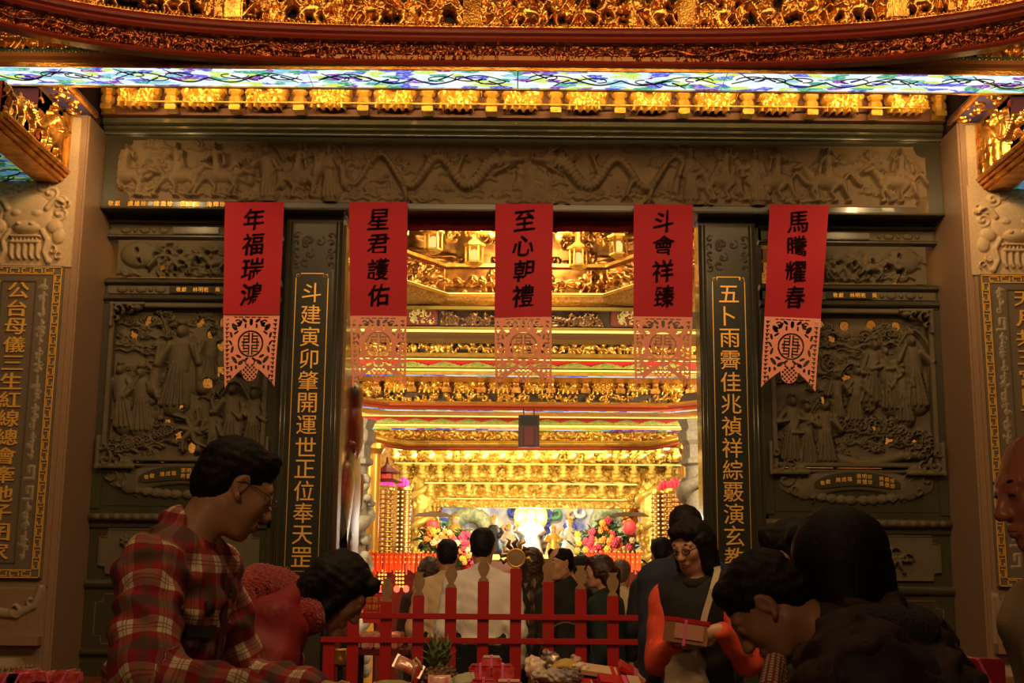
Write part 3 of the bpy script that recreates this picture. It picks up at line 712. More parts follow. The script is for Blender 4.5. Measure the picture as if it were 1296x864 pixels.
# ================================================================== carved stone screens left and right of the doorway
def zz(y): return at(230, y, 8.0).z
def screen(side, label):
    x0, x1 = (XL + .003, -1.50) if side < 0 else (1.60, XR - .003)
    t = thing('carved_stone_screen', label, 'stone screen', ((x0 + x1) / 2, 8.1, 0), 'stone screens beside the doorway')
    mir = (lambda u: u) if side < 0 else (lambda u: (x1 - x0) - u)
    Wd = x1 - x0; Y = 8.0; R = random.Random(11 + side)
    def slab(z0, z1, y=Y, name='slab', m=DARKST, xa=x0, xb=x1):
        mb = MB(); mb.box(xa, xb, y, 8.12, z0, z1, .004); return soft(mb.build(name, m, t))
    def mould(z0, z1, o, name='moulding', m=DARKST):
        mb = MB(); k = (z1 - z0); mb.sweep([(-.02, z0), (o * .6, z0), (o, z0 + k * .3), (o, z0 + k * .7), (o * .6, z1), (-.02, z1)], [(x0, Y), (x1, Y)]); return soft(mb.build(name, m, t))
    zt = 3.70
    slab(zz(303), zt); mould(zz(284), zz(278), .03); mould(zz(303), zz(298), .035)
    def beads(z0, z1, ins=None):
        c = (z0 + z1) / 2; r = (z1 - z0) / 2 * .85; x = x0 + .11
        mb = MB(); mb.box(x0 + .02, x1 - .02, 7.992, 8.01, z0, z1); mb.build('bead_band', CARVST2, t)
        k = 0
        while x < x1 - .1:
            big = k % 2 == 0; w = .036 if big else .015
            mid = x0 + Wd * .5
            if not (abs(x - mid) < (.17)):
                mb = MB(); mb.ball((x, 7.990, c), w, .012, r * (1 if big else .8), 12, 6); mb.build('bead', CARVST2, t, True)
            x += .062; k += 1
        mid = x0 + Wd * .5
        mb = MB(); mb.box(mid - .15, mid + .15, 7.98, 8.0, z0 + .002, z1 - .002, .004); mb.build('inscription_tablet', DARKST, t)
        if ins: line_text(ins, mid - .12 + .03, 7.979, c, .030, GOLDCH, t, .036, 'gilt_inscription', depth=.04, bold=.02)
    beads(zz(297), zz(287)); beads(zz(372), zz(362), '敬獻 林明乾 吳')
    # upper relief: animals among rocks, partly pierced
    za, zb = zz(352), zz(305)
    h = HF(Wd - .14, zb - za, .0058, .0)
    for k in range(26): h.cloud(R.uniform(.05, Wd - .2), R.uniform(.03, .2), .045, .03, R)
    h.ell(.14, .15, .12, .09, .045); h.ell(Wd - .3, .15, .12, .09, .045); h.beast(.42, .02, .2, .055, R, rider=False); h.beast(.66, .02, .19, .055, R, rider=False)
    h.tree(.3, 0, .22, .05, R); h.tree(.8, 0, .22, .05, R); h.poly([(.2 + i * .07, .05 + .1 * abs(sin(i))) for i in range(10)], .015, .02, .05)
    for k in range(18): h.cut(R.uniform(.1, Wd - .25), R.uniform(.04, .18), .022, .014, .05, R.uniform(0, 3))
    for q in ((.62, .15), (.3, .06)): h.pierce(q[0], q[1], .012, .012)
    h.mesh('animal_relief', CARVST2, t, flat(x0 + .07, 7.985, za))
    mould(zz(352), zz(360) , .0) if False else None
    slab(zz(384), zz(352)); mould(zz(361), zz(354), .035); mould(zz(381), zz(374), .03)
    # main pierced relief
    za, zb = zz(584), zz(385); H_ = zb - za
    for a, b_ in ((x0, x0 + .06), (x1 - .06, x1)): slab(za - .3, zb, 7.99, 'stile', DARKST, a, b_)
    h = HF(Wd - .12, H_, .0046, .0); w = h.w; S = lambda u: u if side < 0 else w - u
    for k in range(80): h.cloud(R.uniform(.05, w - .05), R.uniform(.03, H_ * .95), R.uniform(.03, .055), .034, R)
    if side < 0:
        h.ell(.62, .66, .22, .24, .03); h.man(.42, .36, .55, .075, R); h.man(.64, .52, .36, .07, R); h.man(.12, .22, .42, .06, R); h.man(.22, .2, .42, .06, R)
        h.man(.80, .06, .46, .08, R); h.man(.94, .05, .44, .08, R); h.man(.70, .02, .34, .07, R)
        for k in range(6): h.cloud(.1 + k * .08, .1 + .02 * k, .07, .045, R)
        for a in range(7): h.poly([(.55, .2), (.55 + .08 * cos(a), .2 + .08 * sin(a)), (.55 + .16 * cos(a + .4), .2 + .14 * sin(a + .4))], .03, .012, .06)
        h.cloud(.75, .6, .08, .05, R); h.tree(.35, .8, .2, .05, R)
        holes = [(185, 404), (166, 422), (250, 405), (281, 406), (266, 421), (280, 436), (278, 469), (262, 484), (273, 501), (229, 515), (209, 532), (224, 549), (257, 548), (241, 565)]
    else:
        for (a, b_, s_) in ((.52, .30, .36), (.62, .42, .42), (.78, .38, .42), (.93, .40, .48), (.42, .32, .3), (.85, .3, .36)): h.man(a, b_, s_, .075, R)
        for (a, b_, s_) in ((.12, .05, .42), (.22, .03, .40), (.34, .04, .40)): h.man(a, b_, s_, .08, R)
        for k in range(8): h.cloud(.45 + k * .075, .30 - .018 * k, .08, .06, R)
        h.cloud(.35, .66, .1, .05, R); h.cloud(.55, .82, .09, .05, R); h.cloud(.75, .84, .07, .05, R)
        h.poly([(.1 + .06 * i, .05 + .03 * sin(i * .6)) for i in range(15)], .05, .03, .05); 
        for k in range(6): h.curl(.85 + k * .03, .08 + .03 * (k % 3), .04, .06, R)
        holes = [(1072, 410), (1056, 427), (1106, 409), (1137, 411), (1126, 423), (1073, 473), (1043, 506), (1040, 409), (1109, 540), (1127, 555), (1161, 556)]
    for (a, b_) in holes:
        p = at(a, b_, 7.97); sm = (a, b_) in ((273, 501), (229, 515), (209, 532), (257, 548), (1126, 423)); r = .013 if sm else .026
        h.cut(p.x - x0 - .06, p.z - za, r * 1.3, r * 1.3, .02); h.pierce(p.x - x0 - .06, p.z - za, r, r * (1.1 if side > 0 else 1.25))
    h.H = np.clip(h.H, -.02, None)
    o = h.mesh('pierced_scene_relief', CARVST2, t, flat(x0 + .06, 8.03, za))
    md = o.modifiers.new('thickness', 'SOLIDIFY'); md.thickness = .035; md.offset = -1
    # frame of the main panel with scrolled corners
    mb = MB(); xa, xb = x0 + .055, x1 - .055
    for a, b_, c, e in ((xa, xb, zb - .028, zb), (xa, xb, za, za + .028), (xa, xa + .028, za, zb), (xb - .028, xb, za, zb)): mb.box(a, b_, 7.955, 8.03, c, e, .005)
    soft(mb.build('panel_frame', CARVST2, t))
    for cx_, cz_, sx, sz in ((xa, zb, 1, -1), (xb, zb, -1, -1), (xa - .03, za - .05, 1.15, 1.3), (xb + .03, za - .05, -1.15, 1.3)):
        h = HF(.22, .16, .0055, -.01); RR = random.Random(3)
        h.curl(.05, .045, .042, .03, RR, a0=1); h.curl(.12, .035, .034, .028, RR, a0=2); h.curl(.04, .11, .03, .028, RR, a0=3); h.cap(0, .01, .014, .21, .01, .014, .024); h.cap(.01, 0, .014, .01, .15, .014, .024); h.ell(.17, .03, .03, .02, .02)
        h.mesh('scroll_corner', CARVST2, t, (lambda U, V, H, a=cx_, b=cz_, c=sx, d=sz: np.stack([a + c * U, 7.955 - H, b + d * V], 1)), thr=-.005)
    # cartouche
    slab(zz(641), zz(585), 8.0, 'recess', DARKST, x0 + .06, x1 - .06)
    h = HF(Wd - .14, zz(586) - zz(632), .0056, -.01); w = h.w; c = w / 2; hh = h.h
    for sg in (-1, 1):
        h.curl(c + sg * w * .44, hh * .70, .055, .03, R); h.curl(c + sg * w * .38, hh * .42, .04, .028, R); h.curl(c + sg * w * .33, hh * .75, .04, .028, R)
        h.ell(c + sg * w * .40, hh * .62, .085, .075, .012)
        h.cap(c + sg * w * .48, hh * .93, .012, c, hh * .93, .012, .02)
        for k in range(5): h.ell(c + sg * (.04 + k * .06), hh * .14 + .002 * k * k, .04, .03, .018); h.curl(c + sg * (.04 + k * .06), hh * .16, .02, .024, R)
    arc = lambda q: hh * .50 + hh * .22 * (1 - (q / .3) ** 2)
    h.poly([(c + q, arc(q)) for q in np.linspace(-.33, .33, 23)], .072, .072, .022)
    h.mesh('scroll_cartouche', CARVST2, t, flat(x0 + .07, 7.995, zz(632)), thr=-.006)
    V = []; F = []; 
    for i in range(21):
        q = -.27 + i * .027; e = .04 * (1 - abs(q / .29) ** 6) + .002
        V += [(x0 + .07 + c + q, 7.968, zz(632) + arc(q) - e), (x0 + .07 + c + q, 7.968, zz(632) + arc(q) + e)]
    for i in range(20): F.append((2 * i, 2 * i + 2, 2 * i + 3, 2 * i + 1))
    n_ = len(V); V += [(v[0], 7.985, v[2]) for v in V]
    for i in range(20): F += [(2 * i, 2 * i + n_, 2 * i + 2 + n_, 2 * i + 2), (2 * i + 1, 2 * i + 3, 2 * i + 3 + n_, 2 * i + 1 + n_)]
    mesh_obj('dark_name_field', V, F, DARKST, t)
    V = []; F = []; n = 0
    txt = [(-.22, '敬'), (-.185, '獻'), (-.12, '陳'), (-.085, '成'), (-.05, '福')] + [(.01 + k * .035, a) for k, a in enumerate('張明珍 林裕珍')] + [(.01 + k * .035, '.' + a) for k, a in enumerate('許慧珍 吳信珍')]
    for q, a in txt:
        if a.endswith(' '): continue
        two = q > 0; lo = a[0] == '.'; a = a[-1]
        me = glyph(a, .02, .05); aa = np.empty(len(me.vertices) * 3, np.float32); me.vertices.foreach_get('co', aa); aa = aa.reshape(-1, 3) * .028
        dz = (.017 if not lo else -.017) if two else 0
        V += [(p[0] + x0 + .07 + c + q, p[1] + 7.966, p[2] + zz(632) + arc(q) + dz) for p in aa]; F += [tuple(v + n for v in p.vertices) for p in me.polygons]; n = len(V)
    mesh_obj('gilt_inscription', V, F, GOLDCH, t)['kind'] = 'stuff'
    # rope moulding, lower panels
    slab(zz(668), zz(641)); mb = MB(); 
    z = zz(655); mb.tube([(x0, 7.985, z), (x1, 7.985, z)], .026, 10); 
    k = 0; x = x0 + .05
    mb.build('half_round', CARVST2, t, True)
    while x < x1 - .03:
        mb = MB(); mb.ball((x, 7.972, z), .03, .02, .022, 8, 6); mb.build('rope_lobe', CARVST2, t, True); x += .062
    slab(zz(740), zz(668), 8.02)
    def lowpanel(z0, z1, motif):
        w = Wd - .14; n = .05; xa = x0 + .07; xb = xa + w
        poly = [(xa + n, z0), (xb - n, z0), (xb - n * .9, z0 + n * .9), (xb, z0 + n), (xb, z1 - n), (xb - n * .9, z1 - n * .9), (xb - n, z1), (xa + n, z1), (xa + n * .9, z1 - n * .9), (xa, z1 - n), (xa, z0 + n), (xa + n * .9, z0 + n * .9)]
        mb = MB(); mb.prism(poly, 8.005, 8.03); soft(mb.build('notched_panel', CARVST2, t))
        ln = MB(); pp = [(a, 8.004, b_) for a, b_ in poly + poly[:1]]; ln.tube(pp, .006, 5); ln.build('panel_edge', CARVST2, t)
        h = HF(w - .12, z1 - z0 - .04, .006, -.01)
        for k in range(10): h.flower(R.uniform(.08, .25), R.uniform(.05, h.h - .05), .05, .03, R); h.curl(R.uniform(.5, w - .25), R.uniform(.06, h.h - .06), .05, .035, R)
        h.beast(w * .62, .02, h.h * .9, .04, R, rider=False); h.tree(w * .35, 0, h.h, .03, R)
        if motif: p = at(1152, 696, 8.0); h.pierce(p.x - xa - .06, p.z - z0 - .02, .018, .018)
        h.mesh('panel_relief', CARVST2, t, flat(xa + .06, 8.003, z0 + .02), thr=-.006)
    lowpanel(zz(726), zz(670), False)
    mould(zz(744), zz(734), .03); slab(0, zz(740), 8.0)
    mould(zz(830), zz(822), .03); mould(.0, .25, .05)
    lowpanel(zz(815), zz(752), False)
    return t
screen(-1, 'carved greenish stone screen with moon goddess scene left of the doorway')
screen(1, 'carved greenish stone screen with crowded immortals scene right of the doorway')

# ================================================================== couplet columns
def column(xc, txt, y0, step, label, label_side):
    t = thing('couplet_column', label, 'column', (xc, 8.0, 0), 'gilt couplet columns framing the doorway')
    hw = .185
    mb = MB(); mb.box(xc - hw, xc + hw, 7.93, 8.12, 0, 3.70, .006); soft(mb.build('shaft', DARKST, t))
    for s_ in (-1, 1):
        for o, r in ((.172, .010), (.146, .007)):
            mb = MB(); mb.tube([(xc + s_ * o, 7.93, .5), (xc + s_ * o, 7.93, 3.66)], r, 8); mb.build('flute', DARKST, t, True)
    z0, z1 = 1.43, 3.31
    mb = MB(); mb.box(xc - .128, xc + .128, 7.905, 7.935, z0 - .03, z1 + .03, .006); soft(mb.build('tablet', mat('black_green_granite', (.032, .034, .024), .25, col2=(.022, .024, .016), vscale=170), t))
    mb = MB(); a = .103; y = 7.902
    for s_ in (-1, 1):
        mb.box(xc + s_ * a - .0022, xc + s_ * a + .0022, y, y + .006, z0 + .03, z1 - .03)
        for zc, d in ((z0, 1), (z1, -1)):
            mb.box(min(xc, xc + s_ * (a - .03)), max(xc, xc + s_ * (a - .03)), y, y + .006, zc - .0022, zc + .0022)
            mb.tube([(xc + s_ * (a - .03), y, zc), (xc + s_ * (a - .03), y, zc + d * .02), (xc + s_ * (a - .018), y, zc + d * .028), (xc + s_ * (a - .008), y, zc + d * .018), (xc + s_ * a, y, zc + d * .03)], .0025, 5)
            mb.tube([(xc + s_ * (a - .02), y, zc + d * .006), (xc + s_ * (a - .003), y, zc + d * .006), (xc + s_ * (a - .003), y, zc + d * .02)], .002, 5)
    mb.build('gilt_line_frame', GOLDP, t)
    for i, c in enumerate(txt):
        p = at(398 if xc < 0 else 925, y0 + i * step, 7.9)
        if p.z < z0: break
        char_obj(c, (xc, y, p.z), .125, .125, GOLDCH, t, .004, .03, rot=0)
    h = HF(.28, .25, .0055, -.002); R = random.Random(5)
    h.cut(.14, .12, .1, .1, 0)
    for s_ in (-1, 1):
        for k in range(5): h.curl(.14 + s_ * .11, .03 + k * .048, .026, .018, R)
    for k in range(6): h.curl(.14 + R.uniform(-.07, .07), .12 + R.uniform(-.07, .07), .035, .012, R)
    h.mesh('scroll_relief', mat('warm_dim_stone', (.075, .055, .036), .6), t, flat(xc - .14, 7.929, 3.345))
    for zc, r in ((1.36, .03), (1.25, .022)):
        mb = MB(); mb.box(xc - hw - .01, xc + hw + .01, 7.915, 8.1, zc - r, zc + r, .01); soft(mb.build('base_moulding', DARKST, t))
    h = HF(.3, .12, .006, -.002); h.curl(.08, .06, .05, .02, R); h.curl(.22, .06, .05, .02, R); h.ell(.15, .07, .06, .04, .02)
    h.mesh('base_scroll', CARVST2, t, flat(xc - .15, 7.927, 1.265)); 
    mb = MB(); mb.box(xc - .14, xc + .14, 7.92, 7.94, .5, 1.18, .01); soft(mb.build('base_panel', DARKST, t))
column(-1.285, '斗建寅卯肇開運世正位奉天罡', 370, 27.9, 'dark polished column with gilt verse left of the doorway', 'l')
column(1.385, '五卜雨霽佳兆禎祥綜覈演玄教', 372, 27.8, 'dark polished column with gilt verse right of the doorway', 'r')
# jambs: polished edges of the doorway and open door leaves with painted guardians
for s_, nm in ((-1, 'trim_2'), (1, 'trim_3')):
    x = CX + s_ * 1.150
    mb = MB(); mb.box(x - .04 if s_ < 0 else x - .004, x + .004 if s_ < 0 else x + .04, 7.985, 8.14, 0, 3.66, .004)
    o = soft(mb.build(nm, mat('polished_brown_jamb', (.11, .045, .02), .42, spec=.35))); o['kind'] = 'structure'
for s_, nm in ((-1, 'trim_4'), (1, 'trim_5')):
    x = -1.49 if s_ < 0 else 1.585
    mb = MB(); mb.box(x - .035, x + .035, 8.0, 8.12, 0, 3.70); mb.build(nm, DARKST)['kind'] = 'structure'
mb = MB(); mb.box(XL, XR, 7.96, 8.12, 3.70, 4.3); mb.build('trim_6', DARKST)['kind'] = 'structure'
def door_leaf(s_, label):
    x = CX + s_ * 1.235
    t = thing('temple_door_leaf', label, 'door', (x, 8.9, 0))
    mb = MB(); mb.box(x - .03, x + .03, 8.5, 9.4, 0.0, 3.5, .006); mb.build('leaf', REDW, t)
    R = random.Random(6); h = HF(.9, 2.6, .012, -.001); h.man(.45, .05, 2.4, .06, R)
    for k in range(26): h.curl(R.uniform(.1, .8), R.uniform(.1, 2.4), .09, .05, R)
    h.mesh('carved_guardian', mat('painted_red_green', (.42, .03, .02), .35, col2=(.02, .05, .03), vscale=4), t, (lambda U, V, H: np.stack([x + .03 + H, 8.5 + U, .3 + V], 1)) if s_ < 0 else (lambda U, V, H: np.stack([x - .03 - H, 9.45 - U, .3 + V], 1)))
door_leaf(-1, 'open temple door leaf with painted red and green guardian at left jamb')
# red cloth valance behind the lintel
V = []; F = []; zv = zat(293, 8.0)
n = 120
for i in range(n + 1):
    x = CX - 1.12 + 2.24 * i / n; y = 7.992 + .006 * sin(i * .9) + .005 * sin(i * .37)
    V += [(x, y, zv), (x, y - .004, 3.80), (x, y + .006, zv), (x, y + .004, 3.80)]
for i in range(n):
    a = 4 * i; F += [(a, a + 4, a + 5, a + 1), (a + 2, a + 3, a + 7, a + 6), (a, a + 2, a + 6, a + 4)]
tag(mesh_obj('red_valance', V, F, mat('dark_red_cloth', (.20, .006, .008), .85), None, True), 'dark red cloth valance across the top of the doorway', 'cloth')

# ================================================================== hanging paper banners
REDP = mat('red_paper', (.45, .007, .018), .75, bump=.15, bscale=25)
PINKP = mat('pink_paper', (.92, .34, .23), .8)
INK = mat('black_ink', (.012, .003, .003), .9, spec=.05)
def lace_mask(nx, ny):
    """True where paper stays. x 0..1, y 0 (top)..1 (bottom)"""
    X, Y = np.meshgrid(np.linspace(0, 1, nx), np.linspace(0, 1, ny)); A = 1.32      # height / width
    M = np.ones_like(X, bool); xc = X - .5; y = Y * A
    bot = A - .34 * np.clip(1 - np.abs(xc) / .5, 0, 1) ** .75 * 1.0
    bot = np.where(np.abs(xc) < .5, A - .02 - .33 * np.clip((.5 - np.abs(xc)) / .34, 0, 1) ** .8, A)
    M &= y < bot
    knot = (xc ** 2 + (y - 1.02) ** 2 < .155 ** 2) | ((np.abs(xc) - .09) ** 2 + (y - .98) ** 2 < .075 ** 2) | ((np.abs(xc) - .05) ** 2 + (y - 1.10) ** 2 < .06 ** 2)
    M |= knot
    def cut(c): 
        M[c] = False
    # T fringe down both edges
    for s_ in (-1, 1):
        u = xc * s_
        cut((np.abs(u - .44) < .008) & ((y * 13) % 1 < .62) & (y > .05) & (y < 1.22)); cut((u > .405) & (u < .465) & ((y * 13) % 1 < .22) & (y > .05) & (y < 1.2))
        # leaves and scrolls around the medallion
        for (a, b, ra, rb, ro) in ((.30, .22, .035, .07, .6), (.20, .15, .02, .06, -.7), (.12, .10, .02, .05, .9), (.36, .36, .02, .05, .2), (.34, .62, .02, .06, -.3), (.30, .80, .028, .075, .7), (.22, .74, .02, .05, 1.1), (.36, .95, .018, .045, 0), (.18, .85, .03, .055, -1.0), (.08, .80, .018, .05, -.9), (.37, .5, .015, .05, .5), (.10, .2, .016, .04, 0), (.27, .32, .014, .05, -.9), (.27, .93, .02, .03, 0), (.05, .90, .014, .03, .6), (.38, 1.10, .012, .04, .2)):
            c_, n_ = cos(ro), sin(ro); du = (u - a) * c_ + (y - b) * n_; dv = -(u - a) * n_ + (y - b) * c_
            cut((du / ra) ** 2 + (dv / rb) ** 2 < 1)
        r = np.hypot(u - .24, y - .15); cut((np.abs(r - .055) < .009) & (u < .28)); cut(r < .018)
        r = np.hypot(u - .13, y - .86); cut((np.abs(r - .05) < .009) & (y < .88))
    cut((np.hypot(xc / .03, (y - .13) / .06) < 1)); cut((np.abs(y - .045) < .008) & ((xc * 9) % 1 < .7) & (np.abs(xc) < .3))
    r = np.hypot(xc, y - .52); cut(np.abs(r - .225) < .012)
    # shou medallion bars
    ins = r < .195; ys = y - .52
    g = (np.abs(((np.abs(ys) * 18) % 1) - .5) < .20) & (np.abs(xc) > .022) & (np.abs(xc) < .16) & (((np.floor(np.abs(ys) * 18)) % 2 == 0) | (np.abs(xc) < .11)) & ins
    cut(g); cut(ins & (np.abs(np.abs(xc) - .125) < .010) & (np.abs(ys) < .1)); cut(ins & (np.abs(np.abs(xc) - .03) < .007) & (np.abs(ys) > .03))
    # knot holes
    for i in range(-2, 3):
        for j in range(-2, 3):
            a = .055 * (i + j) * .72; b = 1.02 + .055 * (i - j) * .72
            if abs(i) + abs(j) < 4: cut(knot & ((np.abs(xc - a) + np.abs(y - b)) < .021))
    return M
LM = lace_mask(150, 198)
lace_me = None
def banner(k, txt, pts, label):
    """pts: photo pixels top left, top right, bottom left/right of red part, bottom of the lace"""
    Y = 7.755
    a, b_, c, d, e, f = [at(p[0], p[1], Y) for p in pts]
    t = thing('red_paper_banner', label, 'banner', ((a.x + b_.x) / 2, Y, a.z), 'red verse banners hanging from the lintel')
    nx, ny = 14, 26; V = []; F = []; R = random.Random(k)
    ph = R.uniform(0, 6)
    def yb(u, v): return Y - .006 - .012 * v * sin(u * 2.6 + ph) - .004 * sin(v * 9 + ph + u * 2) - .018 * v
    for side in (0, 1):
        for j in range(ny + 1):
            v = j / ny
            for i in range(nx + 1):
                u = i / nx; L = a.lerp(c, v); Rr = b_.lerp(d, v); p = L.lerp(Rr, u)
                V.append((p.x, yb(u, v) + side * .0015, p.z))
    s_ = (nx + 1) * (ny + 1)
    for j in range(ny):
        for i in range(nx):
            q = j * (nx + 1) + i; F += [(q, q + nx + 1, q + nx + 2, q + 1), (q + s_, q + 1 + s_, q + nx + 2 + s_, q + nx + 1 + s_)]
    mesh_obj('red_sheet', V, F, REDP, t, True)
    # lace
    ny_, nx_ = LM.shape; X, Yy = np.meshgrid(np.linspace(0, 1, nx_), np.linspace(0, 1, ny_))
    L = np.array([c.lerp(e, v) for v in np.linspace(0, 1, ny_)]); Rr = np.array([d.lerp(f, v) for v in np.linspace(0, 1, ny_)])
    P = L[:, None, :] * (1 - X[..., None]) + Rr[:, None, :] * X[..., None]
    v2 = 1 + Yy * .6; P[..., 1] = Y - .004 - .012 * v2 * np.sin(X * 2.6 + ph) - .018 * v2 - .006 * np.sin(Yy * 5 + ph)
    idx = np.arange(nx_ * ny_).reshape(ny_, nx_); keep = (LM[:-1, :-1] & LM[1:, :-1] & LM[:-1, 1:] & LM[1:, 1:])
    Q = np.stack([idx[:-1, :-1][keep], idx[1:, :-1][keep], idx[1:, 1:][keep], idx[:-1, 1:][keep]], 1)
    used = np.unique(Q); re = np.zeros(nx_ * ny_, np.int32); re[used] = np.arange(len(used))
    o = np_mesh('lace_papercut', P.reshape(-1, 3)[used], re[Q], PINKP, t, False)
    for i, ch in enumerate(txt):
        v = .155 + i * .222 ; p = a.lerp(c, v).lerp(b_.lerp(d, v), .5 + R.uniform(-.01, .01))
        char_obj(ch, (p.x, yb(.5, v) - .003, p.z), .130, .140, INK, t, .026, .008, .10, R.uniform(-.08, .02))
TPX = [
 ('年福瑞鴻', [(285, 256), (360, 256), (283, 398), (355, 400), (285, 494), (349, 493)], 'leftmost red paper banner, over the left stone screen'),
 ('星君護佑', [(442, 256), (516, 256), (444, 401), (515, 401), (447, 495), (514, 494)], 'second red paper banner from left, at the doorway edge'),
 ('至心朝禮', [(627, 258), (700, 258), (626, 402), (698, 402), (627, 495), (698, 497)], 'middle red paper banner of the five'),
 ('斗會祥臻', [(802, 259), (877, 259), (801, 402), (876, 402), (803, 494), (873, 499)], 'fourth red paper banner from left, beside the right verse column'),
 ('馬騰耀春', [(974, 259), (1049, 260), (966, 402), (1038, 404), (961, 494), (1031, 499)], 'rightmost red paper banner, swinging slightly left over the right stone screen')]
for k, (a, b_, c) in enumerate(TPX): banner(k, a, b_, c)

# ================================================================== inner hall
def atz(px, py, z):
    d = (px - 648) / FPX * CR - (py - 432) / FPX * CU + CF; t = (z - CZ) / d[2]
    return Vector((float(d[0] * t), float(d[1] * t), z))
HALLW = mat('gilt_lattice_wall', (.75, .42, .10), .5, .4, col2=(.40, .16, .03), vscale=30, bump=.4, bscale=50)
for nm, x0, x1, y0, y1 in (('wall_hall_left', -5.2, -5.0, 8.45, 18.4), ('wall_hall_right', 5.1, 5.3, 8.45, 18.4), ('wall_hall_back', -5.2, 5.3, 18.2, 18.4)):
    mb = MB(); mb.box(x0, x1, y0, y1, 0, 6.0); tag(mb.build(nm, HALLW), None, None, kind='structure')
mb = MB(); mb.box(-5.2, 5.3, 8.3, 18.4, 6.0, 6.1); tag(mb.build('ceiling_hall', mat('dark_gilt_ceiling', (.12, .045, .012), .5)), None, None, kind='structure')
LED = led_mat('warm_led', (1, .66, .15), 1.6); LEDW = led_mat('white_led', (1, .70, .15), 1.9)
XH0, XH1 = CX - 2.7, CX + 2.8
def beam(nm, label, loc): return thing(nm, label, 'beam', loc)
def hbox(name, m, par, ya, yb, Y, dep=.25, x0=XH0, x1=XH1, bev=0.):
    """full width board seen between photo rows ya (top) and yb (bottom) at depth Y"""
    mb = MB(); mb.box(x0, x1, Y, Y + dep, zat(yb, Y), zat(ya, Y), bev); return mb.build(name, m, par)
def led(par, y, Y, x0=XH0, x1=XH1, th=.012, m=None, name='led_strip'):
    z = zat(y, Y); mb = MB(); mb.box(x0, x1, Y - .02, Y - .005, z - th, z + th); return mb.build(name, m or LED, par)
def frz(par, ya, yb, Y, seed, m, name='carved_frieze', x0=XH0, x1=XH1, amp=.05, thr=None, style='story', res=.0105, base=0.):
    z0, z1 = zat(yb, Y), zat(ya, Y); R = random.Random(seed); h = HF(x1 - x0, z1 - z0, res, base)
    if style == 'story': h.story(amp, R, dens=.6)
    elif style == 'vine': h.vine(amp, R, (z1 - z0) * .42)
    elif style == 'dense':
        for k in range(int(h.w / h.h * 22)): h.curl(R.uniform(0, h.w), R.uniform(0, h.h), h.h * R.uniform(.08, .2), amp, R); 
        for k in range(int(h.w / h.h * 3)): h.flower(R.uniform(0, h.w), R.uniform(.2, .8) * h.h, h.h * .22, amp * 1.1, R)
    return h.mesh(name, m, par, flat(x0, Y, z0), thr=thr)

# ---- upper caisson with hanging lanterns
Y1 = 11.5; zg = zat(374, Y1)
t = beam('gilded_caisson', 'dark gilded caisson with hanging lantern pendants at the top of the doorway view', (CX, 11.6, zg))
c1, c2 = atz(563, 374, zg), atz(768, 375, zg); e1, e2 = atz(505, 356, zg), atz(830, 355, zg)
d1 = (e1 - c1) * 2.4; d2 = (e2 - c2) * 2.4
CP = [(c1.x + d1.x, c1.y + d1.y), (c1.x, c1.y), (c2.x, c2.y), (c2.x + d2.x, c2.y + d2.y)]
def dens(P, st=.05):
    o = []
    for a, b_ in zip(P[:-1], P[1:]):
        n = max(1, int(math.hypot(b_[0] - a[0], b_[1] - a[1]) / st)); o += [(a[0] + (b_[0] - a[0]) * i / n, a[1] + (b_[1] - a[1]) * i / n) for i in range(n)]
    return o + [P[-1]]
CPd = dens(CP)
H1 = zat(338, Y1) - zg
def sw(name, m, par, prof, path): mb = MB(); mb.sweep(prof, path); return soft(mb.build(name, m, par))
sw('fascia_board', mat('red_gilt_dark', (.25, .07, .02), .45, .3), t, [(-.3, zg), (-.02, zg), (-.02, zg + H1), (-.3, zg + H1)], CP)
for xx in np.arange(-1.5, 1.7, .52):
    h = HF(.5, .30, .010, -.01); R = random.Random(int(xx * 100))
    for k in range(46): q = R.uniform(-1, 1); h.curl(.25 + q * .23, .25 - .20 * q * q + R.uniform(-.04, .04), .038, .05, R)
    h.mesh('hanging_scroll_valance', GOLDB, t, flat(CX + xx - .25, 11.36, zat(312, 11.36)), thr=-.005)
fn, LP = onpath(CPd, -.015, zg + .02); R = random.Random(5); h = HF(LP, H1 - .03, .0115); h.story(.07, R, dens=.5)
h.mesh('figure_frieze', mat('aged_gilt', (.50, .22, .045), .3, .85, col2=(.22, .08, .015), vscale=12), t, fn)
sw('led_ledge', GOLDB, t, [(-.2, zg - .02), (.07, zg - .02), (.09, zg), (-.2, zg)], CP)
sw('led_strip', LEDW, t, [(.02, zg + .001), (.045, zg + .001), (.045, zg + .022), (.02, zg + .022)], CP)
sw('top_rail', GOLDB, t, [(-.05, zg + H1), (.03, zg + H1), (.03, zg + H1 + .03), (-.05, zg + H1 + .03)], CP)
sw('upper_back', mat('dim_gilt_back', (.07, .028, .010), .5, .3), t, [(-.75, zg + H1), (-.7, zg + H1), (-.7, zg + H1 + 1.6), (-.75, zg + H1 + 1.6)], CP)
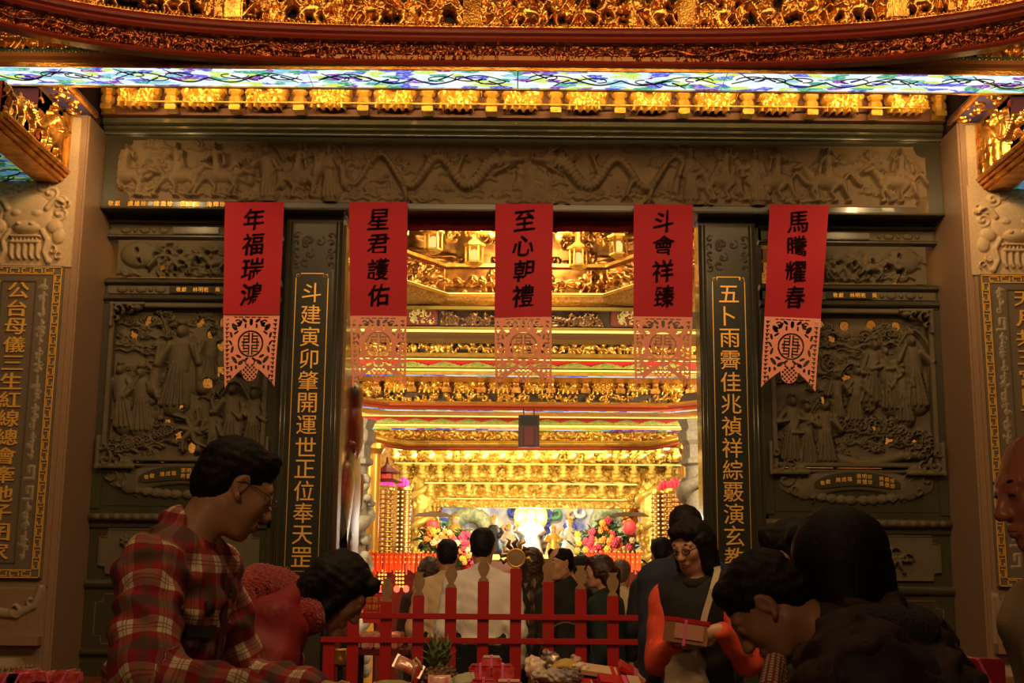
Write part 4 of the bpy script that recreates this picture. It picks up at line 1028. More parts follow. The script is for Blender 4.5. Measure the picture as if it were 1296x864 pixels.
# slanted gilt soffit below
sw('gilt_soffit', mat('patterned_gilt', (.55, .30, .07), .4, .6, col2=(.30, .13, .03), vscale=40, bump=.5, bscale=70), t, [(-.3, zg - .02), (.06, zg - .02), (.0, zg - .09), (-.3, zg - .11)], CP)
fn, LP = onpath(dens(CP), -.58, zg + H1 - .02); h = HF(LP, .62, .016); R = random.Random(15)
for k in range(330): h.curl(R.uniform(0, LP), R.uniform(0, .6), R.uniform(.03, .06), .06, R)
h.mesh('upper_carving', MATS['aged_gilt'], t, fn)
for px, py in ((548, 320), (600, 336), (732, 340), (783, 326), (505, 300), (836, 308)):
    p = at(px, py, Y1 - .1 - abs(px - 661) * .004)
    mb = MB()
    l = thing('lantern_pendant', 'small gilded hexagonal lantern pendant hanging from the caisson', 'pendant', p, 'lantern pendants of the caisson')
    l['label'] = {548: 'gilded lantern pendant right of the second banner, farther one', 600: 'gilded lantern pendant just left of the middle banner', 732: 'gilded lantern pendant just right of the middle banner', 783: 'gilded lantern pendant left of the fourth banner, farther one', 505: 'gilded lantern pendant behind the second banner', 836: 'gilded lantern pendant behind the fourth banner'}[px]
    mb.lathe([(.01, -.02), (.06, 0), (.085, .02), (.085, .035), (.06, .04)], p, 6); mb.lathe([(.06, .17), (.10, .18), (.10, .20), (.05, .23), (.02, .26)], p, 6); mb.build('frame_rings', GOLDB, l)['kind'] = 'stuff'
    mb = MB()
    for k in range(6): q = k * pi / 3; mb.tube([(p.x + .075 * cos(q), p.y + .075 * sin(q), p.z + .03), (p.x + .075 * cos(q), p.y + .075 * sin(q), p.z + .18)], .010, 5)
    mb.build('corner_posts', GOLDB, l)['kind'] = 'stuff'
    mb = MB(); mb.lathe([(.02, .05), (.035, .07), (.035, .12), (.02, .15)], p, 8); mb.build('lit_core', led_mat('candle_core', (1, .62, .18), 1.3), l)
    mb = MB(); mb.tube([(p.x, p.y, p.z + .24), (p.x, p.y, p.z + .9)], .03, 6)
    R = random.Random(px); mb.build('stem', GOLD, l)
    h = HF(.36, .30, .010, -.01)
    for k in range(26): h.curl(R.uniform(.04, .32), R.uniform(.03, .27), .035, .06, R)
    h.mesh('scroll_bracket', GOLDB, l, flat(p.x - .18, p.y - .02, p.z + .26), thr=-.005)

# ---- relief beam, second row
Y2 = 11.45
t = beam('dark_relief_beam', 'dark beam with bronze relief figures and painted end panels above the doorway view', (CX, 11.5, zat(413, Y2)))
hbox('olive_rail', mat('olive_gilt', (.34, .23, .045), .35, .4), t, 388, 392, Y2 - .05)
hbox('board', mat('brown_black', (.045, .022, .012), .5), t, 392, 414, Y2)
frz(t, 393, 413, Y2 - .005, 12, mat('bronze_relief', (.17, .08, .03), .35, .6), amp=.035, x0=CX - .72, x1=CX + .78, style='story', thr=.004)
for s_ in (-1, 1):
    x = at(532 if s_ < 0 else 795, 400, Y2).x
    mb = MB(); mb.box(x - .16, x + .16, Y2 - .012, Y2, zat(413, Y2) + .005, zat(393, Y2) - .005, .01); mb.build('end_panel', mat('painted_red_brown', (.16, .03, .02), .5), t)
    h = HF(.30, .16, .009, -.005); R = random.Random(3)
    for k in range(12): h.curl(R.uniform(.02, .28), R.uniform(.02, .14), .035, .012, R)
    h.mesh('painted_scrolls', mat('green_gold_paint', (.45, .42, .16), .5, col2=(.5, .3, .1), vscale=20), t, flat(x - .15, Y2 - .013, zat(413, Y2) + .01), thr=.001)
hbox('green_fillet', mat('olive_gilt', (.3, .24, .07)), t, 414, 417, Y2 - .03); led(t, 419.6, Y2 - .03)
hbox('brown_cove', mat('brown_cove', (.13, .06, .022), .4, .3), t, 422, 429, Y2 - .01)

# ---- red enamel bands with gilt lambrequins, a helper used twice
def lambrequin_band(par, ya, yb, Y, px0, px1, step, m_red):
    hbox('red_band', m_red, par, ya, yb, Y)
    z0, z1 = zat(yb, Y), zat(ya, Y); H_ = z1 - z0; w = at(661 + step, 450, Y).x - at(661, 450, Y).x
    proto = None; x = at(px0, 450, Y).x
    while x < at(px1, 450, Y).x:
        if proto is None:
            P = []
            for i in range(17):
                u = -1 + 2 * i / 16; q = (1 - abs(u)) ; zz_ = z0 + H_ * (.14 + .56 * q ** .8 + .07 * abs(sin(i * pi / 2)))
                P.append((x + u * w * .5, zz_))
            P = [(x - w * .5, z0)] + P + [(x + w * .5, z0)]
            mb = MB(); mb.prism(P, Y - .018, Y); mb.tube([(a, Y - .02, b_) for a, b_ in P[1:-1]], .006, 5); mb.tube([(x - w * .2, Y - .02, z0 + H_ * .15), (x, Y - .02, z0 + H_ * .5), (x + w * .2, Y - .02, z0 + H_ * .15)], .006, 5)
            proto = mb.build('lambrequin', mat('green_gilt_lambrequin', (.60, .48, .12), .4, .3, col2=(.25, .40, .08), vscale=40), par); x_0 = x
        else:
            o = proto.copy(); link(o, par); o.location = (x - x_0, 0, 0)
        x += w
Y3 = 11.9
t = beam('gilded_figure_beam', 'gilded beam with black backed figure frieze and upper red lambrequin band', (CX, 12, zat(472, Y3)))
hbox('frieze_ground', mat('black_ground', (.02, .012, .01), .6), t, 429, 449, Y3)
frz(t, 430, 448, Y3 - .004, 31, GOLDB, thr=.006, amp=.05)
hbox('gilt_rail', GOLDB, t, 447, 451.5, Y3 - .06); hbox('brown_step', mat('brown_cove', (.22, .11, .055)), t, 451.5, 454, Y3 - .02); led(t, 455.5, Y3 - .03, th=.006); 
lambrequin_band(t, 457, 466, Y3 - .03, 440, 880, 41, REDBR)
led(t, 469, Y3 - .06, th=.009, m=LEDW); hbox('gilt_step', GOLDB, t, 471, 475.5, Y3 - .05)
ga, gb = atz(661, 480.5, zat(480.5, Y3 - .05)), None
z = zat(475.5, Y3 - .05) ; 
mb = MB(); mb.box(XH0, XH1, Y3 - .05, Y3 + .0, z - .002, z + .004); mb.build('glass_soffit', glass_mat('hall_glass', .8, .8), t)
mb = MB(); mb.box(XH0, XH1, Y3 + .0, Y3 + .36, z - .002, z + .004); mb.build('gilt_soffit', GOLDB, t)

# ---- bracket row and pierced ring
Y4 = 12.3; zr = zat(509.5, Y4)
t = beam('inner_bracket_ring', 'gilded inner ring with lion brackets over a pierced frieze and red moulding', (CX, 12.5, zr))
c1, c2 = atz(492, 509, zr), atz(846, 512, zr); e1, e2 = atz(436, 501, zr), atz(886, 508, zr)
d1, d2 = (e1 - c1) * 2.2, (e2 - c2) * 2.5
CP = [(c1.x + d1.x, c1.y + d1.y), (c1.x, c1.y), (c2.x, c2.y), (c2.x + d2.x, c2.y + d2.y)]; CPd = dens(CP)
H2 = zat(497, Y4) - zr
hbox('bracket_ground', mat('brown_gilt2', (.40, .17, .05), .45, .4), t, 479, 498, Y4 + .10)
x = at(455, 490, Y4).x; st = at(705, 490, Y4).x - at(661, 490, Y4).x; k = 0
while x < at(880, 490, Y4).x:
    a = lions[k % 4].copy(); a.name = 'lion_bracket'; link(a, t); a.scale = (1.0, .8, .78); a.location = (x - .13, Y4 + .06, zat(497.5, Y4)); 
    mb = MB(); xx = x + st / 2; mb.box(xx - .045, xx + .045, Y4 - .02, Y4 + .1, zat(497, Y4), zat(491, Y4)); mb.box(xx - .03, xx + .03, Y4 - .05, Y4 + .1, zat(491, Y4), zat(482, Y4)); mb.ball((xx, Y4 - .06, zat(487, Y4)), .03, .02, .03)
    mb.build('bracket_post', GOLD, t); x += st; k += 1
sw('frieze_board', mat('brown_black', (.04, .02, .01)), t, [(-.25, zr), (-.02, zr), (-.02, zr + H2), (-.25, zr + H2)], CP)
fn, LP = onpath(CPd, -.012, zr); h = HF(LP, H2, .010); R = random.Random(8)
for k in range(150): h.curl(R.uniform(0, LP), R.uniform(0, H2), .035, .05, R)
h.mesh('pierced_frieze', GOLDB, t, fn, thr=.008)
sw('gilt_fillet', GOLDB, t, [(-.2, zr - .012), (.04, zr - .012), (.05, zr), (.04, zr + .012), (-.2, zr + .012)], CP)
zq = zat(518.5, Y4)
sw('red_moulding', mat('warm_red_lacquer', (.42, .07, .02), .3, coat=.4), t, [(-.2, zq), (.0, zq), (.02, zq + .02), (.0, zr - .045), (.03, zr - .03), (.03, zr - .012), (-.2, zr - .012)], CP)
mb = MB(); mb.sweep([(-.06, zq - .004), (-.0, zq - .004), (-.0, zq), (-.06, zq)], CP); mb.build('glass_soffit', MATS['hall_glass'], t)
mb = MB(); mb.sweep([(-.40, zq - .006), (-.06, zq - .006), (-.06, zq), (-.40, zq)], CP); mb.build('gilt_soffit', GOLDB, t)

# ---- lower red band beam
Y5 = 13.2
t = beam('lower_lambrequin_beam', 'gilded beam with the lower red lambrequin band and bright light line', (CX, 13.3, zat(545, Y5)))
hbox('gilt_rail', GOLDB, t, 520, 527, Y5, x0=CX - 3, x1=CX + 3); led(t, 527.5, Y5 - .02, th=.006)
lambrequin_band(t, 529, 537, Y5, 462, 868, 33, REDBR)
led(t, 539, Y5 - .03, x0=at(467, 537, Y5).x, x1=at(876, 540, Y5).x, th=.010, m=LEDW); hbox('gilt_step', GOLDB, t, 541, 542.5, Y5 - .02)
hbox('glass_line', MATS['hall_glass'], t, 543, 544.4, Y5 - .015, .02)
# arch-ended frieze
Y6 = 13.3
frz(t, 545, 557, Y6 - .03, 41, GOLDB, 'carved_frieze', amp=.05, style='dense')
hbox('frieze_board', GOLD, t, 545, 558, Y6)
P = []
for i in range(61):
    px = 462 + (876 - 462) * i / 60; u = abs(i / 30 - 1); py = 560.5 - 12 * max(0, (u - .72) / .28) ** 1.5
    q = at(px, py + 1, Y6 - .08); P.append(q)
mb = MB(); mb.tube(P, .035, 8); mb.build('arched_moulding', GOLDB, t, True)
mb = MB(); mb.tube([p + Vector((0, .03, -.045)) for p in P], .022, 8); mb.build('arched_red_moulding', mat('warm_red_lacquer', (.42, .07, .02)), t, True)
mb = MB(); mb.box(XH0, XH1, Y6 + .02, Y6 + .35, zat(561, Y6), zat(561, Y6) + .04); mb.build('soffit_board', mat('grey_gilt', (.35, .28, .16), .5), t)

# hanging plaque
p = at(669.5, 525, 12.0); q = at(683, 566, 12.0)
t = thing('hanging_name_plaque', 'dark red hanging plaque in the middle of the hall beams', 'plaque', (p.x, 12.0, q.z))
mb = MB(); w = .10; mb.box(p.x - w, p.x + w, 11.98, 12.02, q.z, p.z, .006); mb.build('board', mat('dark_maroon', (.03, .004, .005), .5), t)
mb = MB(); mb.box(p.x - w * .8, p.x + w * .8, 11.972, 11.98, p.z - .10, p.z - .015); mb.build('top_band', BLACK, t)
for s_ in (-1, 1):
    mb = MB(); mb.box(p.x + s_ * w * .72 - .006, p.x + s_ * w * .72 + .006, 11.972, 11.98, q.z + .01, p.z - .12); mb.build('side_text_strip', mat('maroon_red', (.10, .006, .010)), t)
mb = MB(); mb.box(p.x - .04, p.x + .04, 11.972, 11.98, q.z + .02, p.z - .12); mb.build('centre_strip', MATS['maroon_red'], t)
mb = MB(); mb.tube([(p.x - .05, 12.0, p.z), (p.x - .05, 12.30, p.z + .10)], .006, 5); mb.build('hanging_wire', BLACK, t); mb = MB(); mb.tube([(p.x + .05, 12.0, p.z), (p.x + .05, 12.30, p.z + .10)], .006, 5); mb.build('hanging_wire', BLACK, t)

# ---- altar canopy: rows of lights and bracket tiers
t = thing('altar_canopy', 'blazing golden altar canopy of bracket tiers and rows of lights', 'altar canopy', (CX, 16, zat(640, 16)))
def tier(ya, yb, Y, px0, px1, seed, amp=.08, m=GOLDHOT, st='dense'):
    x0, x1 = at(px0, 600, Y).x, at(px1, 600, Y).x
    hbox('tier_board', m, t, ya, yb, Y, .2, x0, x1); frz(t, ya, yb, Y - .005, seed, m, 'carved_tier', x0, x1, amp, None, st, .011)
tier(562, 588, 15.6, 497, 864, 51, .10); tier(588, 612, 15.8, 505, 858, 52); tier(612, 632, 16.0, 525, 832, 53); tier(632, 642, 16.15, 535, 818, 54, .05)
def ledx(y, Y, a, b_, th=.012): led(t, y, Y, at(a, 600, Y).x, at(b_, 600, Y).x, th, LEDW)
ledx(587, 15.5, 499, 863, .005); ledx(612, 15.7, 538, 806, .008); ledx(631.5, 15.9, 555, 790, .006)
g = None
def rep(name, fn, pts, m, smooth=True):
    """first one built by fn(mb, (0,0,0)), others copied"""
    pr = None
    for p in pts:
        if pr is None: mb = MB(); fn(mb); pr = mb.build(name, m, None, smooth); pr.parent = t; pr.matrix_parent_inverse = Matrix.Translation(-Vector(t.location)); o = pr
        else: o = pr.copy(); COL.objects.link(o)
        o.location = p
def brk(mb): mb.box(-.05, .05, -.12, .05, -.02, .02); mb.lathe([(.03, .02), (.06, .05), (.03, .08), (.05, .11), (.02, .13)], (0, -.08, 0), 8); mb.box(-.09, .09, -.1, .0, .13, .155)
rep('lotus_bracket', brk, [at(500 + 22.3 * k, 580, 15.4) for k in range(17)], GOLDHOT)
rep('lower_bracket', brk, [at(512 + 22.3 * k, 603, 15.6) for k in range(16)], GOLDHOT)
rep('small_bracket', brk, [at(545 + 24 * k, 626, 15.8) for k in range(11)], GOLDHOT)
rep('light_bulb', lambda mb: mb.ball((0, 0, 0), .055, .03, .022, 8, 5), [at(508 + 22.3 * k, 567, 15.35) for k in range(16)], led_mat('bulb', (1, .85, .45), 5), True)
rep('light_bulb', lambda mb: mb.ball((0, 0, 0), .04, .03, .03, 8, 5), [at(502 + 22.3 * k, 575, 15.3) for k in range(17)], led_mat('bulb2', (1, .75, .30), 3), True)
for a in (597, 622, 735, 756):
    mb = MB(); q = at(a, 571, 15.2); mb.box(q.x - .09, q.x + .09, 15.18, 15.21, q.z - .018, q.z + .018); mb.build('tube_lamp', LEDW, t)
# dragon columns of the canopy, posts
for px in (535, 822):
    a, b_ = at(px, 592, 15.9), at(px, 705, 15.9)
    c = thing('gilded_dragon_column', 'gilded dragon column at the %s of the altar' % ('left' if px < 600 else 'right'), 'column', (a.x, 15.9, 0), 'gilded dragon columns at the altar')
    mb = MB(); mb.lathe([(.12, 0), (.12, a.z)], (a.x, 15.9, 0), 14); mb.build('shaft', GOLDHOT, c)
    mb = MB(); mb.tube([(a.x + (.13 + .02 * sin(k)) * cos(k * .55), 15.9 + .14 * sin(k * .55), .6 + (a.z - .7) * k / 60) for k in range(61)], [.035 + .02 * abs(sin(k * .7)) for k in range(61)], 6); mb.build('coiled_dragon', GOLDHOT, c, True)
    R = random.Random(px); mb = MB()
    for k in range(60): q = R.uniform(0, 6.28); mb.ball((a.x + .15 * cos(q), 15.9 + .15 * sin(q), R.uniform(.8, a.z)), .035, .03, .05, 6, 4)
    mb.build('cloud_scrolls', GOLDHOT, c, True)['kind'] = 'stuff'
for px in (548, 797):
    a = at(px, 622, 16.4); b_ = at(px, 668, 16.4)
    c = thing('small_gilt_column', 'short gilded column %s the altar mural' % ('left of' if px < 600 else 'right of'), 'column', (a.x, 16.4, 0))
    mb = MB(); mb.lathe([(.10, 0), (.10, .5), (.06, .6), (.07, b_.z), (.11, b_.z + .05), (.09, b_.z + .2), (.12, a.z - .15), (.05, a.z)], (a.x, 16.4, 0), 12); soft(mb.build('shaft', GOLD, c))
    mb = MB(); mb.tube([(a.x + .1 * cos(k * .6), 16.4 + .1 * sin(k * .6), b_.z + (a.z - b_.z) * k / 24) for k in range(25)], .028, 6); mb.build('carved_spiral', GOLD, c, True)
# mural: blue sky, scaled dragon coils, clouds
YM = 17.2; m0, m1 = at(540, 715, YM), at(796, 636, YM)
t = thing('altar_mural', 'blue painted relief mural of coiling dragon and clouds behind the altar', 'mural', ((m0.x + m1.x) / 2, YM, m0.z))
mb = MB(); mb.box(m0.x - .3, m1.x + .3, YM, YM + .1, 0, m1.z + .1); mb.build('blue_ground', mat('mural_blue', (.10, .13, .42), .6, col2=(.62, .60, .60), vscale=5), t)
def MP(px, py): q = at(px, py, YM); return (q.x, YM - .03, q.z)
SCALE = mat('dragon_scales', (.45, .42, .22), .5, col2=(.14, .20, .12), vscale=24)
for cx_, cy_, r in ((595, 672, 26), (775, 662, 22), (765, 700, 20)):
    mb = MB(); mb.tube([MP(cx_ + r * cos(k * .35) * (1 - k * .012), cy_ + r * .8 * sin(k * .35)) for k in range(19)], .11, 8); mb.build('dragon_coil', SCALE, t, True)
R = random.Random(9)
for k in range(44):
    q = MP(R.uniform(550, 790), R.uniform(644, 700)); mb = MB()
    mb.tube([(q[0] + .10 * (1 - i / 12) * cos(i * .5 + k), YM - .03, q[2] + .09 * (1 - i / 12) * sin(i * .5 + k)) for i in range(11)], .03, 6)
    mb.build('cloud_scroll', [mat('mural_white', (.85, .82, .75), .6), mat('mural_green', (.10, .35, .16), .6), mat('mural_cobalt', (.05, .08, .55), .6), mat('mural_ochre', (.7, .42, .2), .6)][k % 4], t, True)
point('mural_spot', at(672, 668, 16.6), 90, (1, .95, .8), .12)
# deity statues
ZA = zat(702, 15.1)
def statue(px, py_top, h_, Y, mrobe, mface, label, halo=False):
    p = at(px, py_top, Y); z0 = ZA; h_ = p.z - ZA
    c = thing('deity_statue', label, 'statue', (p.x, Y, z0), 'deity statues on the altar')
    hw = h_; mb = MB(); mb.lathe([(.02, 0), (h_ * .26, 0), (h_ * .24, h_ * .12), (h_ * .16, h_ * .45), (h_ * .19, h_ * .6), (h_ * .10, h_ * .74), (h_ * .05, h_ * .76)], (p.x, Y, z0), 12); soft(mb.build('robe', mrobe, c), 60)
    mb = MB(); mb.ball((p.x, Y - .01, z0 + h_ * .83), h_ * .085, h_ * .085, h_ * .10, 10, 8); mb.build('head', mface, c, True)
    mb = MB(); mb.lathe([(h_ * .09, h_ * .88), (h_ * .10, h_ * .93), (h_ * .05, h_ * .97), (h_ * .02, h_)], (p.x, Y, z0), 8); mb.build('crown', GOLDHOT, c)
    for s_ in (-1, 1):
        mb = MB(); mb.tube([(p.x + s_ * h_ * .14, Y, z0 + h_ * .66), (p.x + s_ * h_ * .24, Y - .03, z0 + h_ * .5), (p.x + s_ * h_ * .1, Y - h_ * .16, z0 + h_ * .48)], [h_ * .06, h_ * .07, h_ * .06], 8); mb.build('sleeve', mrobe, c, True)
    if halo: mb = MB(); mb.lathe([(h_ * .30, 0), (h_ * .34, .01), (h_ * .34, .02), (h_ * .30, .03)], (p.x, Y + .06, z0 + h_ * .8), 20, 'y'); mb.build('halo', GOLDHOT, c)
WHT = mat('white_porcelain', (.9, .85, .75), .4); DRB = mat('dark_robe', (.05, .05, .07), .6); FACE = mat('statue_face', (.85, .62, .42), .5)
statue(672, 641, .95, 16.7, WHT, WHT, 'large white central deity statue under the bright light', True)
statue(625, 651, .60, 16.4, DRB, FACE, 'dark robed deity statue left of the centre one')
statue(721, 655, .60, 16.4, WHT, FACE, 'white and black robed deity statue right of the centre one')
statue(576, 650, .50, 16.0, GOLDHOT, FACE, 'gold robed deity statue at the left of the altar')
statue(770, 653, .45, 16.0, mat('rose_robe', (.75, .35, .30), .6), FACE, 'rose robed deity statue at the right of the altar')
statue(645, 662, .42, 16.3, WHT, FACE, 'small white deity statue left beside the central one')
statue(700, 664, .42, 16.3, GOLDHOT, FACE, 'small gold deity statue right beside the central one')
# altar block
t = thing('altar_table', 'long red and gold altar table with tasselled front', 'altar', (CX, 15.3, 0))
za = zat(702, 15.1); mb = MB(); mb.box(at(556, 700, 15.5).x, at(792, 700, 15.5).x, 15.1, 17.15, 0, za, .01); mb.build('altar_body', mat('altar_red', (.10, .012, .008), .5), t)
mb = MB(); mb.box(at(556, 700, 15.5).x - .01, at(792, 700, 15.5).x + .01, 15.05, 15.1, za - .06, za, .01); mb.build('gilt_edge', GOLDHOT, t)
ZS = zat(722, 14.6)
mb = MB(); mb.box(CX - 1.75, CX + 1.8, 14.35, 15.05, 0, ZS, .01); mb.build('front_step', MATS['altar_red'], t)
# flower bouquets
FLC = [mat('orange_petals', (.62, .15, .015), .6), mat('pink_petals', (.30, .02, .06), .6), mat('yellow_petals', (.50, .25, .02), .6), mat('cream_petals', (.48, .32, .17), .6), mat('crimson_petals', (.45, .01, .05), .6)]
LEAF = mat('dark_leaves', (.03, .07, .02), .5)
fl = []
for k in range(5):
    me_mb = MB()
    for j in range(6): a = j * pi / 3; me_mb.ball((.028 * cos(a), -.01, .028 * sin(a)), .024, .016, .024, 6, 4)
    me_mb.ball((0, -.025, 0), .02, .015, .02, 6, 4); fl.append(me_mb)
def bouquet(px, py, wpx, hpx, Y, seed, label, n=26):
    p = at(px, py + hpx / 2, Y); s_ = at(px + 1, py, Y).x - at(px, py, Y).x; R = random.Random(seed); wd, ht = wpx * s_, hpx * s_
    c = thing('flower_bouquet', label, 'flowers', (p.x, Y, p.z), 'flower arrangements on the altar')
    hv = p.z - ZS; mb = MB(); mb.lathe([(.05, -hv), (.08, -hv * .8), (.09, -hv * .3), (.05, -.02), (.07, .04)], p, 10); soft(mb.build('vase', REDBR, c), 60)
    mb = MB()
    for k in range(150):
        q = Vector((R.gauss(0, wd * .27), R.uniform(-.12, .08), R.uniform(0, ht))); mb.tube([p + q * .2, p + q], [.01, .004], 4); e = p + q; a = R.uniform(0, 3); d = Vector((cos(a) * .07, -.02, sin(a) * .06)); mb.add([e - d, e + Vector((0, -.02, .018)), e + d, e - Vector((0, 0, .018))], [(0, 1, 2, 3)])
    mb.build('foliage', LEAF, c)['kind'] = 'stuff'
    meshes = {}
    for k in range(n):
        ci = R.randint(0, 4); q = p + Vector((max(-wd / 2, min(wd / 2, R.gauss(0, wd * .24))), -.13 - R.uniform(0, .06), R.uniform(.02, ht)))
        if ci not in meshes:
            o = fl[ci].build('blossom', FLC[ci], c, True); meshes[ci] = o; o.location = q
        else: o = meshes[ci].copy(); link(o, c); o.location = q
        f = R.uniform(.5, .95); o.scale = (f, f, f)
bouquet(562, 692, 44, 40, 14.7, 1, 'orange and pink flower bouquet at the left of the altar', 46)
bouquet(592, 694, 34, 44, 14.6, 2, 'flower bouquet with orange lilies behind the white shirted man', 38)
bouquet(548, 685, 26, 30, 14.9, 3, 'small bouquet beside the left golden column', 16)
bouquet(750, 692, 40, 40, 14.7, 4, 'flower bouquet with dark leaves right of the centre statue', 42)
bouquet(781, 694, 36, 36, 14.55, 5, 'orange and magenta flower bouquet at the right of the altar', 42)
bouquet(766, 672, 26, 26, 14.9, 6, 'tall bouquet below the rose robed statue', 14)
for px, nm in ((548, 'left'), (797, 'right')):
    p = at(px, 667, 15.6); c = thing('red_palace_lantern', 'red lantern under a small roof at the %s of the altar' % nm, 'lantern', p)
    mb = MB(); mb.lathe([(.03, -.09), (.075, -.05), (.085, 0), (.075, .05), (.03, .09)], p, 12); mb2 = MB(); mb2.tube([(p.x, p.y, 0), (p.x, p.y, p.z - .085)], .012, 6); mb2.build('stand_pole', REDW, c); mb.build('lantern_body', mat('lit_red_lantern', (.8, .05, .05), .5, emit=(.9, .10, .08), es=.35), c, True)
    mb = MB(); mb.prism([(p.x - .24, p.z + .13), (p.x + .24, p.z + .13), (p.x + .17, p.z + .17), (p.x, p.z + .19), (p.x - .17, p.z + .17)], p.y - .05, p.y + .05); mb.build('roof', mat('dark_wood_roof', (.09, .04, .02)), c)
# pagoda lamp towers
def tower(px, r_px, Y, y0, y1, label, dim):
    a, b_ = at(px, y0, Y), at(px, y1, Y); r = r_px * (at(px + 1, 650, Y).x - at(px, 650, Y).x)
    c = thing('lamp_tower', label, 'lamp tower', (a.x, Y, 0), 'prayer lamp towers beside the altar')
    mb = MB(); mb.lathe([(r, 0), (r, a.z)], (a.x, Y, 0), 20); soft(mb.build('core', mat('tower_bronze', (.30, .13, .04), .4, .5), c))
    rows = int((a.z - b_.z) / .048); n = int(2 * pi * r / .046); mb = MB(); mr = MB()
    for i in range(rows):
        z = b_.z + (i + .5) * (a.z - b_.z) / rows
        for k in range(n):
            q = 2 * pi * k / n + pi
            if sin(q) > .2: continue
            c_, s_ = cos(q), sin(q); x, y = a.x + (r + .008) * c_, Y + (r + .008) * s_
            mb.add([(x - .0095 * s_, y + .0095 * c_, z - .010), (x + .0095 * s_, y - .0095 * c_, z - .010), (x + .0095 * s_, y - .0095 * c_, z + .010), (x - .0095 * s_, y + .0095 * c_, z + .010)], [(0, 1, 2, 3)])
        if i % 1 == 0:
            zz_ = z - .5 * (a.z - b_.z) / rows
            P = [(a.x + (r + .012) * cos(2 * pi * k / 20), Y + (r + .012) * sin(2 * pi * k / 20), zz_) for k in range(21)]; mr.tube(P, .006, 4, False)
    mb.build('lamp_niches', led_mat('niche_lamp' + dim, (1, .50, .10) if dim else (1, .68, .20), 1.1 if dim else 1.9), c)['kind'] = 'stuff'; mr.build('ring_ledges', GOLD, c)['kind'] = 'stuff'
    mb = MB(); mb.lathe([(r * 1.15, a.z), (r * 1.2, a.z + .02), (r * .9, a.z + .05)], (a.x, Y, 0), 20); mb.build('top_ring', GOLDB, c)
    return a, r, c
a1 = tower(487, 11, 13.9, 620, 703, 'left lamp tower nearest the golden post, dim amber', 'd')
a2 = tower(512, 8, 14.3, 620, 703, 'left lamp tower nearer the altar, bright', '')
a3 = tower(853, 12, 13.9, 624, 705, 'right lamp tower nearest the golden post, dim amber', 'd')
a4 = tower(832, 7, 14.3, 625, 700, 'right lamp tower nearer the altar, bright', '')
PINKL = mat('lit_pink_lotus', (.9, .05, .3), .5, emit=(1, .05, .32), es=1.1); REDL = mat('lit_red_lotus', (.7, .03, .06), .5, emit=(.8, .03, .06), es=.5)
for px, py, s_, m_, lb in ((489, 610, 1.25, PINKL, 'pink lotus lamp on top of the left outer lamp tower'), (511, 609, .9, PINKL, 'pink lotus lamp on the left inner lamp tower'), (840, 613, .9, REDL, 'red lotus lamp on the right inner lamp tower'), (853, 612, 1.15, REDL, 'red lotus lamp on the right outer lamp tower'), (863, 612, .9, PINKL, 'pink lotus lamp at the far right lamp tower')):
    Y = 13.85 if py else 0; Y = 14.25 if px in (511, 840) else 13.9; p = at(px, py, Y); c = thing('lotus_lamp', lb, 'lamp', (p.x, Y, p.z - .07), 'lotus lamps on the lamp towers')
    mb = MB(); mb.ball(p, .045 * s_, .045 * s_, .06 * s_, 10, 7); mb.build('bud', m_, c, True)
    for k in range(8): 
        q = k * pi / 4; mb = MB(); mb.ball((p.x + .05 * s_ * cos(q), p.y + .05 * s_ * sin(q), p.z - .02), .022 * s_, .022 * s_, .045 * s_, 6, 5); mb.build('petal', m_, c, True)
    mb = MB(); mb.lathe([(.05 * s_, -.09), (.06 * s_, -.07), (.02, -.05)], p, 10); mb.build('base', GOLDB, c)
p = at(490, 592, 13.9); c = thing('tower_roof_ornament', 'small dark red pagoda roof over the left lamp tower', 'ornament', p)
mb = MB(); mb.lathe([(.14, -.06), (.15, -.05), (.07, 0), (.02, .04), (.008, .12)], p, 8); mb.build('roof', mat('maroon_roof', (.12, .015, .02), .4), c); mb = MB(); mb.lathe([(.07, -.13), (.07, -.06)], p, 8); mb.build('drum', REDBR, c); mb = MB(); mb.lathe([(.17, -.16), (.18, -.15), (.09, -.12)], p, 8); mb.build('lower_roof', MATS['maroon_roof'], c)
